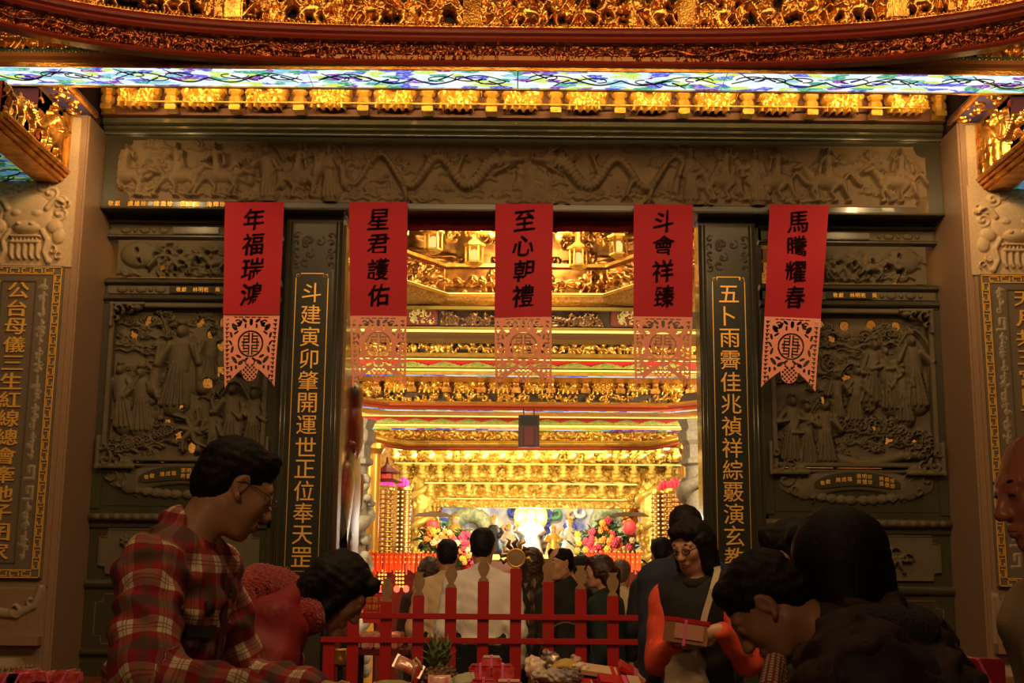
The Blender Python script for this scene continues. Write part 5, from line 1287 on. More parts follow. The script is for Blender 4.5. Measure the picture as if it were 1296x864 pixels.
# golden posts and stone dragon columns
for px, s_ in ((472, 'left'), (872, 'right')):
    Y = 12.9; a = at(px, 562, Y); b_ = at(px, 700, Y); c = thing('golden_post', 'smooth golden post at the %s of the inner hall' % s_, 'post', (a.x, Y, 0), 'smooth golden posts of the inner hall')
    mb = MB(); mb.lathe([(.085, 0), (.085, a.z)], (a.x, Y, 0), 20); soft(mb.build('shaft', mat('amber_gold', (.90, .48, .08), .3, .35), c)); mb = MB(); mb.lathe([(.10, a.z - .10), (.13, a.z - .05), (.13, a.z)], (a.x, Y, 0), 16); mb.build('capital', GOLDB, c)
STONEW = mat('grey_column_stone', (.36, .32, .25), .6, col2=(.28, .24, .18), vscale=30)
for px, s_ in ((448, 'left'), (886, 'right')):
    Y = 12.2; a = at(px, 532, Y); b_ = at(px, 590, Y); c = thing('stone_dragon_column', 'grey carved dragon column at the %s of the inner hall' % s_, 'column', (a.x, Y, 0), 'grey carved dragon columns')
    mb = MB(); mb.lathe([(.15, 0), (.15, a.z)], (a.x, Y, 0), 20); mb.build('shaft', STONEW, c, True)
    mb = MB(); mb.lathe([(.16, b_.z), (.20, b_.z + .02), (.20, b_.z + .06), (.17, b_.z + .08), (.17, b_.z + .2), (.21, b_.z + .24), (.22, b_.z + .32), (.18, b_.z + .36), (.19, a.z - .06), (.22, a.z)], (a.x, Y, 0), 8); mb.build('capital', STONEW, c)
    mb = MB(); mb.tube([(a.x + (.17 + .02 * sin(k * .8)) * cos(k * .4), Y + .18 * sin(k * .4), .5 + (b_.z - .6) * k / 60) for k in range(61)], [.05 + .03 * abs(sin(k * .6)) for k in range(61)], 8); mb.build('coiled_dragon', STONEW, c, True)
    R = random.Random(4); mb = MB()
    for k in range(60): q = R.uniform(0, 6.28); mb.ball((a.x + .18 * cos(q), Y + .18 * sin(q), R.uniform(.5, b_.z - .05)), R.uniform(.03, .06), .04, R.uniform(.03, .06), 7, 5)
    mb.build('cloud_knobs', STONEW, c, True)['kind'] = 'stuff'
# red tasselled altar valances and lit niches at both sides
for px0, px1, s_ in ((438, 552, 'left'), (742, 812, 'right')):
    Y = 12.6; a, b_ = at(px0, 699, Y), at(px1, 726, Y); c = thing('tasselled_offering_stand', 'orange red tasselled offering stand at the %s of the hall' % s_, 'stand', ((a.x + b_.x) / 2, Y + .2, 0))
    mb = MB(); mb.box(a.x, b_.x, Y, Y + .5, a.z - .03, a.z); mb.box(a.x, b_.x, Y + .3, Y + .5, 0, a.z - .03); mb.build('stand', mat('deep_red_stand', (.16, .01, .008), .5), c)
    mb = MB(); R = random.Random(2); x = a.x
    while x < b_.x:
        L = R.uniform(.16, .21); yy = Y - .02 - R.uniform(0, .03); mb.tube([(x, yy, a.z), (x + R.uniform(-.01, .01), yy, a.z - L)], [.008, .011], 5); x += .017
    mb.build('orange_tassels', mat('orange_tassel', (.90, .14, .03), .5), c)['kind'] = 'stuff'
    mb = MB(); x = a.x
    while x < b_.x:
        for k in range(3): mb.ball((x, Y - .05, a.z + .01 - .05 * k), .012, n=6, m=4)
        x += .045
    mb.build('gold_beads', GOLDHOT, c, True)['kind'] = 'stuff'
    mb = MB()
    for cx_ in ((484, 506) if s_ == 'left' else (760, 795)):
        for i in range(3):
            for j in range(5): q = at(cx_ - 4 + i * 4, 722 + j * 5, Y - .02); mb.ball(q, .013, .01, .013, 6, 4)
    if s_ == 'left': mb.build('small_lamps', led_mat('amber_lamp', (1, .5, .08), 1.6), c, True)['kind'] = 'stuff'
    for cx_ in ((482, 502, 514) if s_ == 'left' else (752, 800)):
        q = at(cx_, 745, Y - .04); mb = MB(); mb.ball(q, .03, .03, .035, 10, 7); mb.build('red_candle_lamp', mat('red_glow', (.9, .05, .03), .5, emit=(1, .10, .05), es=2.2), c, True)
point('stand_glow', at(492, 738, 12.3), 5, (1, .18, .06), .08); point('stand_glow', at(790, 730, 12.3), 4, (1, .25, .08), .08)
p = at(475, 768, 10.6); c = thing('red_donation_board', 'red board with gold characters behind the fence', 'sign', (p.x, 10.6, 0))
mb = MB(); mb.box(p.x - .10, p.x + .10, 10.6, 10.63, p.z - .13, p.z + .10); mb.build('board', REDBR, c)
for i in range(3):
    for j in range(3): char_obj('福祿壽喜財寶平安吉'[i * 3 + j], (p.x - .055 + .055 * i, 10.597, p.z + .06 - .06 * j), .045, .045, GOLDB, c, .01, .02)
mb = MB(); mb.box(p.x - .01, p.x + .01, 10.61, 10.63, 0, p.z - .13); mb.build('post', REDW, c)
# offering table behind the fence
t = thing('pink_offering_table', 'table stacked with pink wrapped packets behind the red fence', 'table', (-1.15, 9.0, 0))
p0, p1 = at(447, 800, 8.9), at(520, 800, 8.9)
mb = MB(); mb.box(p0.x - .02, p1.x, 8.7, 9.3, p0.z - .14, p0.z - .10, .004); mb.build('tabletop', REDW, t)
for x in (p0.x + .02, p1.x - .05):
    for y in (8.75, 9.25): mb = MB(); mb.box(x - .02, x + .02, y - .02, y + .02, 0, p0.z - .14); mb.build('leg', mat('steel_leg', (.3, .28, .25), .3, .8), t)
R = random.Random(12); pr = None
PKT = mat('pink_wrapping', (.75, .12, .14), .3, col2=(.85, .50, .38), vscale=30, coat=.6)
for k in range(24):
    x = p0.x + .03 + (k % 4) * .085; k_ = k // 4; y = 8.78 + (k_ % 3) * .17; z = p0.z - .098 + .05 * (k_ // 3)
    if pr is None: mb = MB(); mb.box(-.04, .04, -.07, .07, 0, .045, .008); pr = tag(mb.build('offering_packet', PKT), 'small pink wrapped offering packet on the table behind the fence', 'packet', 'pink offering packets behind the fence'); o = pr
    else: o = pr.copy(); COL.objects.link(o)
    o.location = (x, y, z); o.rotation_euler.z = R.uniform(-.15, .15)
    o['label'] = ('lower', 'upper')[k_ // 3] + ' layer pink wrapped packet in the %s row of the table behind the fence' % ('front', 'middle', 'back')[k_ % 3]
# lights of the altar
area('canopy_lamp', (CX, 14.3, 4.6), (CX, 15.8, 3.1), 1.6, 230, (1, .80, .42), .4)
area('canopy_front_lamp', (CX, 13.9, 1.9), (CX, 15.8, 3.1), 1.8, 60, (1, .80, .42), .3)
area('hall_floor_bounce', (CX, 11.0, 4.6), (CX, 13.0, 1.2), 1.0, 55, WARM2, .5)
area('gallery_left_lamp', (-2.6, 10.2, 3.0), (-2.3, 13.0, 2.4), .5, 130, WARM2); area('gallery_right_lamp', (2.8, 10.2, 3.0), (2.5, 13.0, 2.4), .5, 130, WARM2)
area('beam_lamp', (CX, 10.2, 2.9), (CX, 12.2, 3.3), 2.2, 14, WARM2, .15)

# ================================================================== people
def Rz(d): return Matrix.Rotation(radians(d), 3, 'Z')
def Rx(d): return Matrix.Rotation(radians(d), 3, 'X')
def Ry(d): return Matrix.Rotation(radians(d), 3, 'Y')
class SDF:
    """smooth union of capsules and ellipsoids, meshed as one continuous surface"""
    def __init__(s): s.P = []
    def cap(s, p0, p1, r0, r1=None, k=.02, sub=False, bone=None): s.P.append(('c', Vector(p0), Vector(p1), r0, r0 if r1 is None else r1, k, sub, bone)); return s
    def ell(s, c, r, R=None, k=.02, sub=False, bone=None): s.P.append(('e', Vector(c), r, R or Matrix.Identity(3), None, k, sub, bone)); return s
    def bounds(s, p):
        if p[0] == 'c': m = max(p[3], p[4]); lo = [min(p[1][i], p[2][i]) - m for i in range(3)]; hi = [max(p[1][i], p[2][i]) + m for i in range(3)]
        else: m = max(p[2]); lo = [p[1][i] - m for i in range(3)]; hi = [p[1][i] + m for i in range(3)]
        return np.array(lo), np.array(hi)
    def build(s, name, m, parent, vox, wr=0., wscale=22., fur=0., cuv=False, clip=None, strands=0., sc=None):
        B = [s.bounds(p) for p in s.P if not p[6]]
        lo = np.min([b[0] for b in B], 0) - 4 * vox - wr; hi = np.max([b[1] for b in B], 0) + 4 * vox + wr
        n = np.ceil((hi - lo) / vox).astype(int) + 1; BG = .06
        f = np.full(n, BG, np.float32); ax = [lo[i] + vox * np.arange(n[i]) for i in range(3)]
        for p in s.P:
            b0, b1 = s.bounds(p); pad = p[5] + .035
            i0 = np.clip(np.floor((b0 - pad - lo) / vox).astype(int), 0, n); i1 = np.clip(np.ceil((b1 + pad - lo) / vox).astype(int) + 1, 0, n)
            if np.any(i1 <= i0): continue
            sl = tuple(slice(a, b) for a, b in zip(i0, i1))
            X = ax[0][sl[0]][:, None, None].astype(np.float32); Y = ax[1][sl[1]][None, :, None].astype(np.float32); Z = ax[2][sl[2]][None, None, :].astype(np.float32)
            if p[0] == 'c':
                a, b = p[1], p[2]; d = b - a; L = max(d.dot(d), 1e-9)
                x, y, z = X - a.x, Y - a.y, Z - a.z; t = np.clip((x * d.x + y * d.y + z * d.z) / L, 0, 1)
                v = np.sqrt((x - t * d.x) ** 2 + (y - t * d.y) ** 2 + (z - t * d.z) ** 2) - (p[3] + (p[4] - p[3]) * t)
            else:
                c, r, R = p[1], p[2], p[3]; x, y, z = X - c.x, Y - c.y, Z - c.z
                u = [(x * R[0][j] + y * R[1][j] + z * R[2][j]) / r[j] for j in range(3)]
                k0 = np.sqrt(u[0] ** 2 + u[1] ** 2 + u[2] ** 2); k1 = np.sqrt((u[0] / r[0]) ** 2 + (u[1] / r[1]) ** 2 + (u[2] / r[2]) ** 2)
                v = k0 * (k0 - 1) / np.maximum(k1, 1e-6)
            k = p[5]; g = f[sl]
            if p[6]: q = np.maximum(k - np.abs(g + v), 0) / k; f[sl] = np.maximum(g, -v) + q * q * k * .25
            else: q = np.maximum(k - np.abs(g - v), 0) / k; f[sl] = np.minimum(g, v) - q * q * k * .25
        if wr or fur or strands:
            X = ax[0][:, None, None]; Y = ax[1][None, :, None]; Z = ax[2][None, None, :]
            if wr:
                w = wscale; n1 = np.sin(X * w * 1.3 + 2 * np.sin(Z * w * .7 + Y * w * .4)) * np.sin(Z * w * 1.6 + 1.7 * np.sin(Y * w * .8 - X * w * .5)); f += (wr * n1).astype(np.float32)
                n2 = np.sin(Z * w * 2.6 + 2.2 * np.sin(X * w * .9 + Y * w)); f += (wr * .35 * n2).astype(np.float32)
            if fur: f += (fur * np.sin(X * 310 + 3 * np.sin(Z * 90)) * np.sin(Z * 290 + 3 * np.sin(Y * 80)) * np.sin(Y * 300)).astype(np.float32)
            if strands: a = np.arctan2(X - sc.x, Y - sc.y); f += (strands * np.sin(a * 46 + 3 * np.sin(Z * 30)) + strands * .6 * np.sin(a * 83 + 5 * np.sin(Z * 17))).astype(np.float32)
        if clip is not None: f = np.maximum(f, clip(ax[0][:, None, None], ax[1][None, :, None], ax[2][None, None, :]).astype(np.float32))
        f = np.ascontiguousarray(np.clip(f, -BG, BG))
        g = openvdb.FloatGrid(BG); g.copyFromArray(f); V, T, Q = g.convertToPolygons(isovalue=0.0, adaptivity=.04 if (cuv or name == 'body') else .12)
        V = np.asarray(V, float) * vox + lo; T = np.asarray(T).reshape(-1, 3); Q = np.asarray(Q).reshape(-1, 4)
        Q = np.concatenate([T, Q[:, [0, 1, 2]], Q[:, [0, 2, 3]]])
        a, b, c = V[Q[:, 0]], V[Q[:, 1]], V[Q[:, 2]]
        nn = np.cross(b - a, c - a); ctr = V.mean(0)
        vol = (np.einsum('ij,ij->i', nn, a - ctr)).sum()
        if vol < 0: Q = Q[:, ::-1]
        o = np_mesh(name, V, Q, m, parent, True)
        if cuv:
            best = np.full(len(V), 1e9); U = np.zeros((len(V), 3), np.float32)
            for p in s.P:
                if p[6] or p[7] is None: continue
                a_, b_ = (p[1], p[2]) if p[0] == 'c' else (p[1] - p[3] @ Vector((0, 0, p[2][2])), p[1] + p[3] @ Vector((0, 0, p[2][2])))
                A = np.array(a_); D = np.array(b_) - A; L = np.linalg.norm(D) + 1e-6; D /= L; rel = V - A; t = np.clip(rel @ D, 0, L); perp = rel - t[:, None] * D
                r = p[3] if p[0] == 'c' else (p[2][0] + p[2][1]) / 2
                dist = np.linalg.norm(perp, axis=1) - r
                e1 = np.array(p[7]); e1 = e1 - D * (e1 @ D); e1 /= np.linalg.norm(e1) + 1e-9; e2 = np.cross(D, e1)
                ang = np.arctan2(perp @ e2, perp @ e1); k = dist < best; best[k] = dist[k]; U[k, 0] = (ang * r)[k]; U[k, 1] = (rel @ D)[k]
            at_ = o.data.attributes.new('clothuv', 'FLOAT_VECTOR', 'POINT'); at_.data.foreach_set('vector', U.ravel())
        return o

def cloth_mat(name, kind, **kw):
    M = bpy.data.materials.new(name); M.use_nodes = True; nt = M.node_tree; N = nt.nodes; L = nt.links; b = N['Principled BSDF']; b.inputs['Roughness'].default_value = .85
    A = N.new('ShaderNodeAttribute'); A.attribute_name = 'clothuv'; S = N.new('ShaderNodeSeparateXYZ'); L.new(A.outputs['Vector'], S.inputs[0])
    def math_(op, a, b_=None, c=None):
        n = N.new('ShaderNodeMath'); n.operation = op
        for i, v in enumerate((a, b_, c)):
            if v is None: continue
            if isinstance(v, (int, float)): n.inputs[i].default_value = v
            else: L.new(v, n.inputs[i])
        return n.outputs[0]
    def band(coord, period, lo, hi, off=0.):
        f = math_('FRACT', math_('ADD', math_('MULTIPLY', coord, 1 / period), off)); return math_('MULTIPLY', math_('GREATER_THAN', f, lo), math_('LESS_THAN', f, hi))
    def mix(fac, c1, c2):
        n = N.new('ShaderNodeMixRGB'); L.new(fac, n.inputs[0]) if not isinstance(fac, float) else setattr(n.inputs[0], 'default_value', fac)
        for i, c in ((1, c1), (2, c2)):
            if isinstance(c, tuple): n.inputs[i].default_value = (*c, 1)
            else: L.new(c, n.inputs[i])
        return n.outputs[0]
    u, v = S.outputs[0], S.outputs[1]
    if kind == 'plaid':
        red, grey, cream = (.36, .014, .022), (.075, .065, .052), (.80, .66, .46)
        P_ = .125
        hg = band(v, P_, .0, .26); hc = band(v, P_, .48, .80); vg = band(u, P_ * .8, .0, .22); vc = band(u, P_ * .8, .42, .78)
        col = mix(math_('MULTIPLY', hc, vc), red, cream)
        col = mix(math_('MULTIPLY', math_('MULTIPLY', hg, .75), 1.0), col, grey); col = mix(math_('MULTIPLY', vg, .45), col, grey)
        col = mix(math_('MULTIPLY', math_('MULTIPLY', hc, math_('SUBTRACT', 1.0, vc)), .22), col, cream); col = mix(math_('MULTIPLY', math_('MULTIPLY', vc, math_('SUBTRACT', 1.0, hc)), .12), col, cream)
        thin = math_('MAXIMUM', math_('MAXIMUM', band(v, P_, .60, .625), band(v, P_, .67, .695)), math_('MAXIMUM', band(u, P_ * .8, .56, .585), band(u, P_ * .8, .64, .665)))
        col = mix(math_('MULTIPLY', thin, .7), col, (.30, .02, .02))
    elif kind == 'check':
        col = mix(math_('MAXIMUM', band(v, .012, 0, .45), band(u, .012, 0, .45)), (.55, .45, .34), (.22, .04, .03))
    elif kind == 'argyle':
        a = band(math_('ADD', u, math_('MULTIPLY', v, .6)), .11, 0, .5); c = band(math_('SUBTRACT', u, math_('MULTIPLY', v, .6)), .11, 0, .5)
        col = mix(math_('MULTIPLY', a, c), (.02, .015, .012), (.30, .16, .09))
    n = N.new('ShaderNodeTexNoise'); n.inputs['Scale'].default_value = 400; tc = N.new('ShaderNodeTexCoord'); L.new(tc.outputs['Object'], n.inputs[0])
    bp = N.new('ShaderNodeBump'); bp.inputs['Strength'].default_value = .15; bp.inputs['Distance'].default_value = .003; L.new(n.outputs[0], bp.inputs['Height']); L.new(bp.outputs[0], b.inputs['Normal'])
    L.new(col, b.inputs['Base Color']); return M

def cm(name, col, **k): return mat(name, col, k.pop('rough', .85), bump=k.pop('bump', .2), bscale=k.pop('bscale', 250), **k)
LENS = mat('dark_metal_frame', (.05, .04, .03), .25, .8)
EYEW = mat('eye_white', (.75, .68, .58), .3); EYEB = mat('eye_iris', (.02, .01, .008), .2); LIP = mat('lips', (.42, .13, .10), .45)

def ik(a, c, L1, L2, pole):
    d = c - a; D = min(d.length, (L1 + L2) * .995); dn = d.normalized(); x = (L1 * L1 - L2 * L2 + D * D) / (2 * D); h_ = math.sqrt(max(L1 * L1 - x * x, 0))
    p = (pole - dn * pole.dot(dn)); p = p.normalized() if p.length > 1e-6 else Vector((0, 0, 1))
    return a + dn * x + p * h_, a + dn * D
def hand(S, w, d, n, side, s=1., curl=.5, spread=1.):
    """palm and five fingers; d points along the hand, n out of the palm"""
    d = d.normalized(); n = (n - d * n.dot(d)).normalized(); x = d.cross(n).normalized() * side
    S.cap(w, w + d * .03 * s, .024 * s, .024 * s, .02)
    for k in (-1, 0, 1): S.cap(w + d * .02 * s + x * k * .012 * s, w + d * .082 * s + x * k * .020 * s, .016 * s, .013 * s, .015)
    for k, (o, L) in enumerate(((-.030, .068), (-.010, .078), (.010, .072), (.029, .056))):
        p = w + d * (.084 - abs(o) * .2) * s + x * o * s; a = .15 * curl; dd = d + x * o * 3 * spread * .4
        for j, q in enumerate((.45, .32, .25)):
            a += curl * .75; e = dd.normalized() * cos(a) + n * sin(a); p2 = p + e * L * q * s; r = (.0092 - .0012 * j) * s
            S.cap(p, p2, r, r * .9, .004); p = p2
    p = w + d * .025 * s - x * .024 * s; e = (d * .75 - x * .75 + n * .35).normalized(); p2 = p + e * .038 * s; S.cap(p, p2, .013 * s, .0105 * s, .012); p3 = p2 + (d * .9 - x * .15 + n * (.3 + curl * .4)).normalized() * .030 * s; S.cap(p2, p3, .0102 * s, .0085 * s, .005)
def head_prims(S, c, R, s, female=False, smile=0., wide=1.):
    def T(x, y, z): return c + R @ Vector((x * wide, y, z)) * s
    def E(x, y, z, r, k=.02, sub=False, Rr=None): S.ell(T(x, y, z), tuple(v * s for v in r), (R @ Rr) if Rr else R, k * s, sub)
    def C(a, b, r0, r1, k=.012, sub=False): S.cap(T(*a), T(*b), r0 * s, r1 * s, k * s, sub)
    E(0, -.018, .035, (.074 * wide, .090, .080)); E(0, .028, -.015, (.060 * wide, .060, .080), .03); E(0, .030, -.065, (.046 * wide, .050, .042), .03); E(0, .066, -.098, (.020, .018, .018), .025)
    for q in (-1, 1):
        E(q * .038, .055, -.025, (.022, .022, .024), .02); C((q * .050, -.01, -.055), (q * .030, .045, -.095), .018, .015, .03)
        C((q * .014, .080, .024), (q * .044, .070, .026), .010, .009, .015)
        E(q * .031, .100, .006, (.017, .018, .011), .014, True)
        E(q * .031, .074, .006, (.0145, .0145, .0145), .004)
        C((q * .018, .084, .012), (q * .044, .080, .010), .0045, .004, .005); C((q * .020, .083, -.003), (q * .042, .079, -.002), .004, .0035, .005)
        E(q * .011, .096, -.034, (.0085, .010, .0075), .008); E(q * .007, .098, -.041, (.0035, .006, .003), .003, True)
        # ear
        Re = Ry(q * 8) @ Rx(-12)
        E(q * .073, -.006, .003, (.009, .018, .030), .008, False, Re); E(q * .081, .001, .005, (.006, .010, .017), .006, True, Re); C((q * .078, -.002, -.028), (q * .074, .006, -.034), .008, .006, .006)
    C((0, .086, .010), (0, .104, -.028), .0085, .0120, .014); E(0, .105, -.031, (.011, .010, .010), .008)
    C((-.020, .084, -.062), (0, .092, -.060), .0055, .0065, .006); C((.020, .084, -.062), (0, .092, -.060), .0055, .0065, .006)
    C((-.018, .083, -.070), (0, .090, -.072), .0055, .0075, .006); C((.018, .083, -.070), (0, .090, -.072), .0055, .0075, .006)
    C((-.020, .092, -.066), (.020, .092, -.066), .0018, .0018, .003, True)
def hair_sdf(style, c, R, s, seed=0):
    S = SDF()
    def T(x, y, z): return c + R @ Vector((x, y, z)) * s
    def E(x, y, z, r, k=.02, sub=False): S.ell(T(x, y, z), tuple(v * s for v in r), R, k * s, sub)
    def C(a, b, r0, r1, k=.02, sub=False): S.cap(T(*a), T(*b), r0 * s, r1 * s, k * s, sub)
    E(0, -.020, .043, (.082, .097, .082))
    if style in ('short', 'balding'):
        C((-.03, .042, .088), (.03, .042, .088), .030, .030); E(0, -.055, -.005, (.072, .062, .075)); 
        E(0, .105, -.045, (.082, .080, .085), .012, True); E(0, .02, -.110, (.11, .095, .075), .01, True)
        for q in (-1, 1): E(q * .092, .006, -.020, (.030, .030, .045), .008, True)
        if style == 'balding': E(0, -.03, .14, (.055, .07, .05), .02, True); E(0, .06, .10, (.05, .05, .05), .02, True)
    if style in ('bob', 'long', 'ponytail'):
        C((-.035, .058, .080), (.035, .058, .080), .030, .030); E(0, -.05, -.02, (.082, .068, .10), .03)
        L = {'bob': .115, 'long': .30, 'ponytail': .06}[style]
        for q in (-1, 1): C((q * .066, .010, .02), (q * .070, .012, -.115 if style != 'ponytail' else -.02), .030, .026, .03)
        C((-.035, -.06, 0), (-.04, -.07, -L), .055, .042, .04); C((.035, -.06, 0), (.04, -.07, -L), .055, .042, .04)
        E(0, .115, -.040, (.064, .085, .110), .012, True)
        if style == 'ponytail': E(0, -.11, .0, (.032, .032, .032), .02); C((0, -.13, -.01), (0, -.12, -.20), .030, .018, .02)
    return S
def person(label, head, Y, hyaw, hpitch, byaw, lean, style='short', s=1., top=None, topname='shirt', bottom=None, np_=15, hroll=0, hair=None, skin=None, vox=.009, hands=None, poles=None, group=None, sleeves=True, thick=.022, wr=.004, cuv=False, shoulder=.175, face=False, neck=None, wide=1., hdirs=None, curl=.6, hem=.12, sleeve_mat=None, vest=False, legs=True, drop=0, tl=1.0, collar='', wsc=22.):
    hc = at(head[0], head[1], Y); Rh = Rz(hyaw) @ Rx(-hpitch) @ Ry(hroll); Rb = Rz(byaw) @ Rx(-lean)
    nb = hc + Rz(hyaw) @ Vector((0, -sin(radians(np_)), -cos(radians(np_)))) * .185 * s
    if neck is not None: nb = neck
    up = Rb @ Vector((0, 0, 1)); rt = Rb @ Vector((1, 0, 0)); fw = Rb @ Vector((0, 1, 0))
    hip = nb - up * .52 * s * tl; 
    p = thing('person', label, 'person', (hip.x, hip.y, 0), group)
    sk = skin or SKIN; S = SDF()
    head_prims(S, hc, Rh, s, wide=wide)
    S.cap(hc + Rh @ Vector((0, -.030, -.05)) * s, nb + fw * .0, .052 * s, .056 * s, .03)
    sh = [nb + rt * q * shoulder * s - up * .070 * s for q in (-1, 1)]
    S.cap(sh[0] * .75 + nb * .25, nb - up * .03, .045 * s, .045 * s, .04); S.cap(sh[1] * .75 + nb * .25, nb - up * .03, .045 * s, .045 * s, .04); S.ell(nb - up * .17 * s, (.145 * s, .095 * s, .18 * s), Rb, .04); S.ell(nb - up * .40 * s * tl, (.125 * s, .085 * s, .16 * s), Rb, .04); S.ell(hip, (.15 * s, .10 * s, .10 * s), Rb, .04)
    el = []; wrs = []
    for i, q in enumerate((-1, 1)):
        tgt = (hands[i] if hands and hands[i] is not None else sh[i] - up * .50 * s + rt * q * .06 * s + fw * .08 * s)
        pole = (poles[i] if poles else -fw + rt * q * .3)
        e, w = ik(sh[i], Vector(tgt), .285 * s, .25 * s, Vector(pole)); el.append(e); wrs.append(w)
        S.cap(sh[i], e, .046 * s, .038 * s, .03); S.cap(e, w, .038 * s, .026 * s, .02)
        d = (w - e).normalized(); hd, hn = (hdirs[i] if hdirs and hdirs[i] else (d, -rt * q))
        hand(S, w, Vector(hd), Vector(hn), q, s, curl)
    kn, an = [], []
    for q in (-1, 1):
        h0 = hip + Rz(byaw) @ Vector((q * .09 * s, 0, -.02)); a = Vector((h0.x, h0.y, .08 * s)) + Rz(byaw) @ Vector((q * .03, 0, 0)); k = (h0 + a) / 2 + Rz(byaw) @ Vector((0, .03, 0)); kn.append((h0, k)); an.append(a)
        S.cap(h0, k, .085 * s, .058 * s, .03); S.cap(k, a, .056 * s, .038 * s, .02)
        S.cap(a - Vector((0, 0, .03)), a + Rz(byaw) @ Vector((0, .14 * s, -.04)), .034 * s, .028 * s, .02)
    body = S.build('body', sk, p, vox)
    # clothing
    t = thick; G = SDF(); bn = tuple(fw)
    for q in (0, 1): G.cap(nb + (sh[q] - nb) * .25 - up * .012, sh[q] + (nb - sh[q]) * .10, .050 * s + t * .6, .050 * s + t * .9, .04, bone=None)
    G.ell(nb - up * .17 * s, (.150 * s + t, .098 * s + t, .19 * s), Rb, .05, bone=bn); G.ell(nb - up * .38 * s * tl, (.135 * s + t, .092 * s + t, .18 * s * tl), Rb, .05, bone=bn); G.ell(hip - up * 0, (.155 * s + t, .108 * s + t, hem * s), Rb, .05, bone=bn)
    A = SDF() if vest else G
    for i in (0, 1):
        dd = (wrs[i] - el[i]).normalized()
        A.cap(sh[i], el[i], .047 * s + t, .040 * s + t * .85, .035, bone=bn)
        A.cap(el[i], wrs[i] - dd * .01, .040 * s + t * .85, .030 * s + t * .5, .025, bone=bn)
    nk = hc + Rh @ Vector((0, -.01, -.13)) * s
    for q in (0, 1): G.cap(nb + up * .035 * s - fw * .025 * s, nb * .35 + sh[q] * .65 + up * .012 * s, .036 * s + t * .4, .036 * s + t * .6, .045, bone=None)
    G.ell(nb + up * .075 * s + fw * .025, (.060 * s, .068 * s, .055 * s), Rb, .010, True)
    for i in (0, 1): A.ell(wrs[i] + (wrs[i] - el[i]).normalized() * .03 * s, (.03 * s,) * 3, None, .008, True)
    g = G.build(topname, top, p, max(vox, .006), wr=wr, wscale=wsc, cuv=cuv)
    if vest:
        av = A.build('sleeves', sleeve_mat, p, max(vox * .8, .005), wr=wr)
    # collar
    if collar == 'shirt':
        V = []; F = []; U = []; n = 40
        for k in range(n + 1):
            a = pi / 2 + .16 + (2 * pi - .32) * k / n; e = abs(k / n - .5) * 2; pt = max(0, (e - .72) / .28)
            for j, (r, z) in enumerate(((.057, .060 - .050 * e), (.061, .066 - .050 * e), (.078, .030 - .055 * e), (.090 + .012 * pt, -.004 - .045 * e - .030 * pt), (.086 + .012 * pt, -.008 - .045 * e - .030 * pt))):
                V.append(nb + rt * r * 1.05 * s * cos(a) + fw * (r * s * sin(a) + .008) + up * z * s); U += [a * .08, .02 + j * .016, 0]
        for k in range(n):
            for j in range(4): q = 5 * k + j; F.append((q, q + 1, q + 6, q + 5))
        o = mesh_obj('collar', V, F, top, p, True); a_ = o.data.attributes.new('clothuv', 'FLOAT_VECTOR', 'POINT'); a_.data.foreach_set('vector', U)
    else:
        c = SDF(); 
        for k in range(14):
            a0, a1 = 2 * pi * k / 14, 2 * pi * (k + 1) / 14
            q0, q1 = [nb + rt * .066 * s * cos(a) + fw * (.066 * s * sin(a) + .005) + up * (.022 - .022 * sin(a)) * s for a in (a0, a1)]; c.cap(q0, q1, .008 + t * .16, None, .010, bone=tuple(rt)); c.cap(q0 + up * .018, q1 + up * .018, .006 + t * .12, None, .010, bone=tuple(rt))
        c.build('collar', top if not vest else top, p, max(vox * .7, .0045), cuv=cuv)
    Lg = SDF()
    for i in (0, 1): Lg.cap(kn[i][0], kn[i][1], .096 * s, .072 * s, .04); Lg.cap(kn[i][1], an[i], .072 * s, .055 * s, .03)
    Lg.ell(hip, (.16 * s, .115 * s, .10 * s), Rb, .05)
    Lg.build('trousers', bottom or cm('dark_trousers', (.012, .011, .013)), p, max(vox, .012), wr=.003)
    for i in (0, 1):
        f = SDF(); a = an[i]; f.cap((a.x, a.y, .045), Vector((a.x, a.y, .04)) + Rz(byaw) @ Vector((0, .15 * s, 0)), .040 * s, .036 * s, .02); f.cap((a.x, a.y, .05), (a.x, a.y, .10), .038, .040, .02)
        o = f.build('shoe', BLACK, p, .012, clip=lambda X, Y_, Z: (.004 - Z) + 0 * X + 0 * Y_)
    # hair, brows, glasses
    if style != 'bald':
        H = hair_sdf(style, hc, Rh, s); H.build('hair', hair or HAIR, p, max(vox * .75, .004), wr=.0022, wscale=75., strands=.0008 if vox < .008 else .0015, sc=hc)
    if face:
        def T(x, y, z): return hc + Rh @ Vector((x, y, z)) * s
        for q in (-1, 1):
            mb = MB(); c_ = T(q * .031, .0785, .0045); mb.ball(c_, .0062 * s, .0062 * s, .0062 * s, 8, 6); mb.tube([T(q * .020, .0865, .0035), T(q * .031, .0895, .0045), T(q * .042, .0855, .003)], .0022 * s, 5); mb.build('eye', EYEB, p, True)
            mb = MB(); mb.tube([T(q * .016, .0855, .026), T(q * .032, .0825, .030), T(q * .046, .0735, .027)], [.003 * s, .0036 * s, .002 * s], 6); mb.build('eyebrow', HAIR, p, True)
        mb = MB(); mb.tube([T(-.017, .0865, -.0665), T(-.007, .0945, -.0625), T(0, .0955, -.0635), T(.007, .0945, -.0625), T(.017, .0865, -.0665)], [.002, .004, .004, .004, .002], 6); mb.tube([T(-.014, .0860, -.0700), T(0, .0945, -.0705), T(.014, .0860, -.0700)], [.002, .005, .002], 6); mb.build('lips', LIP, p, True)
    return p, hc, Rh, Rb, nb, sh, el, wrs, s
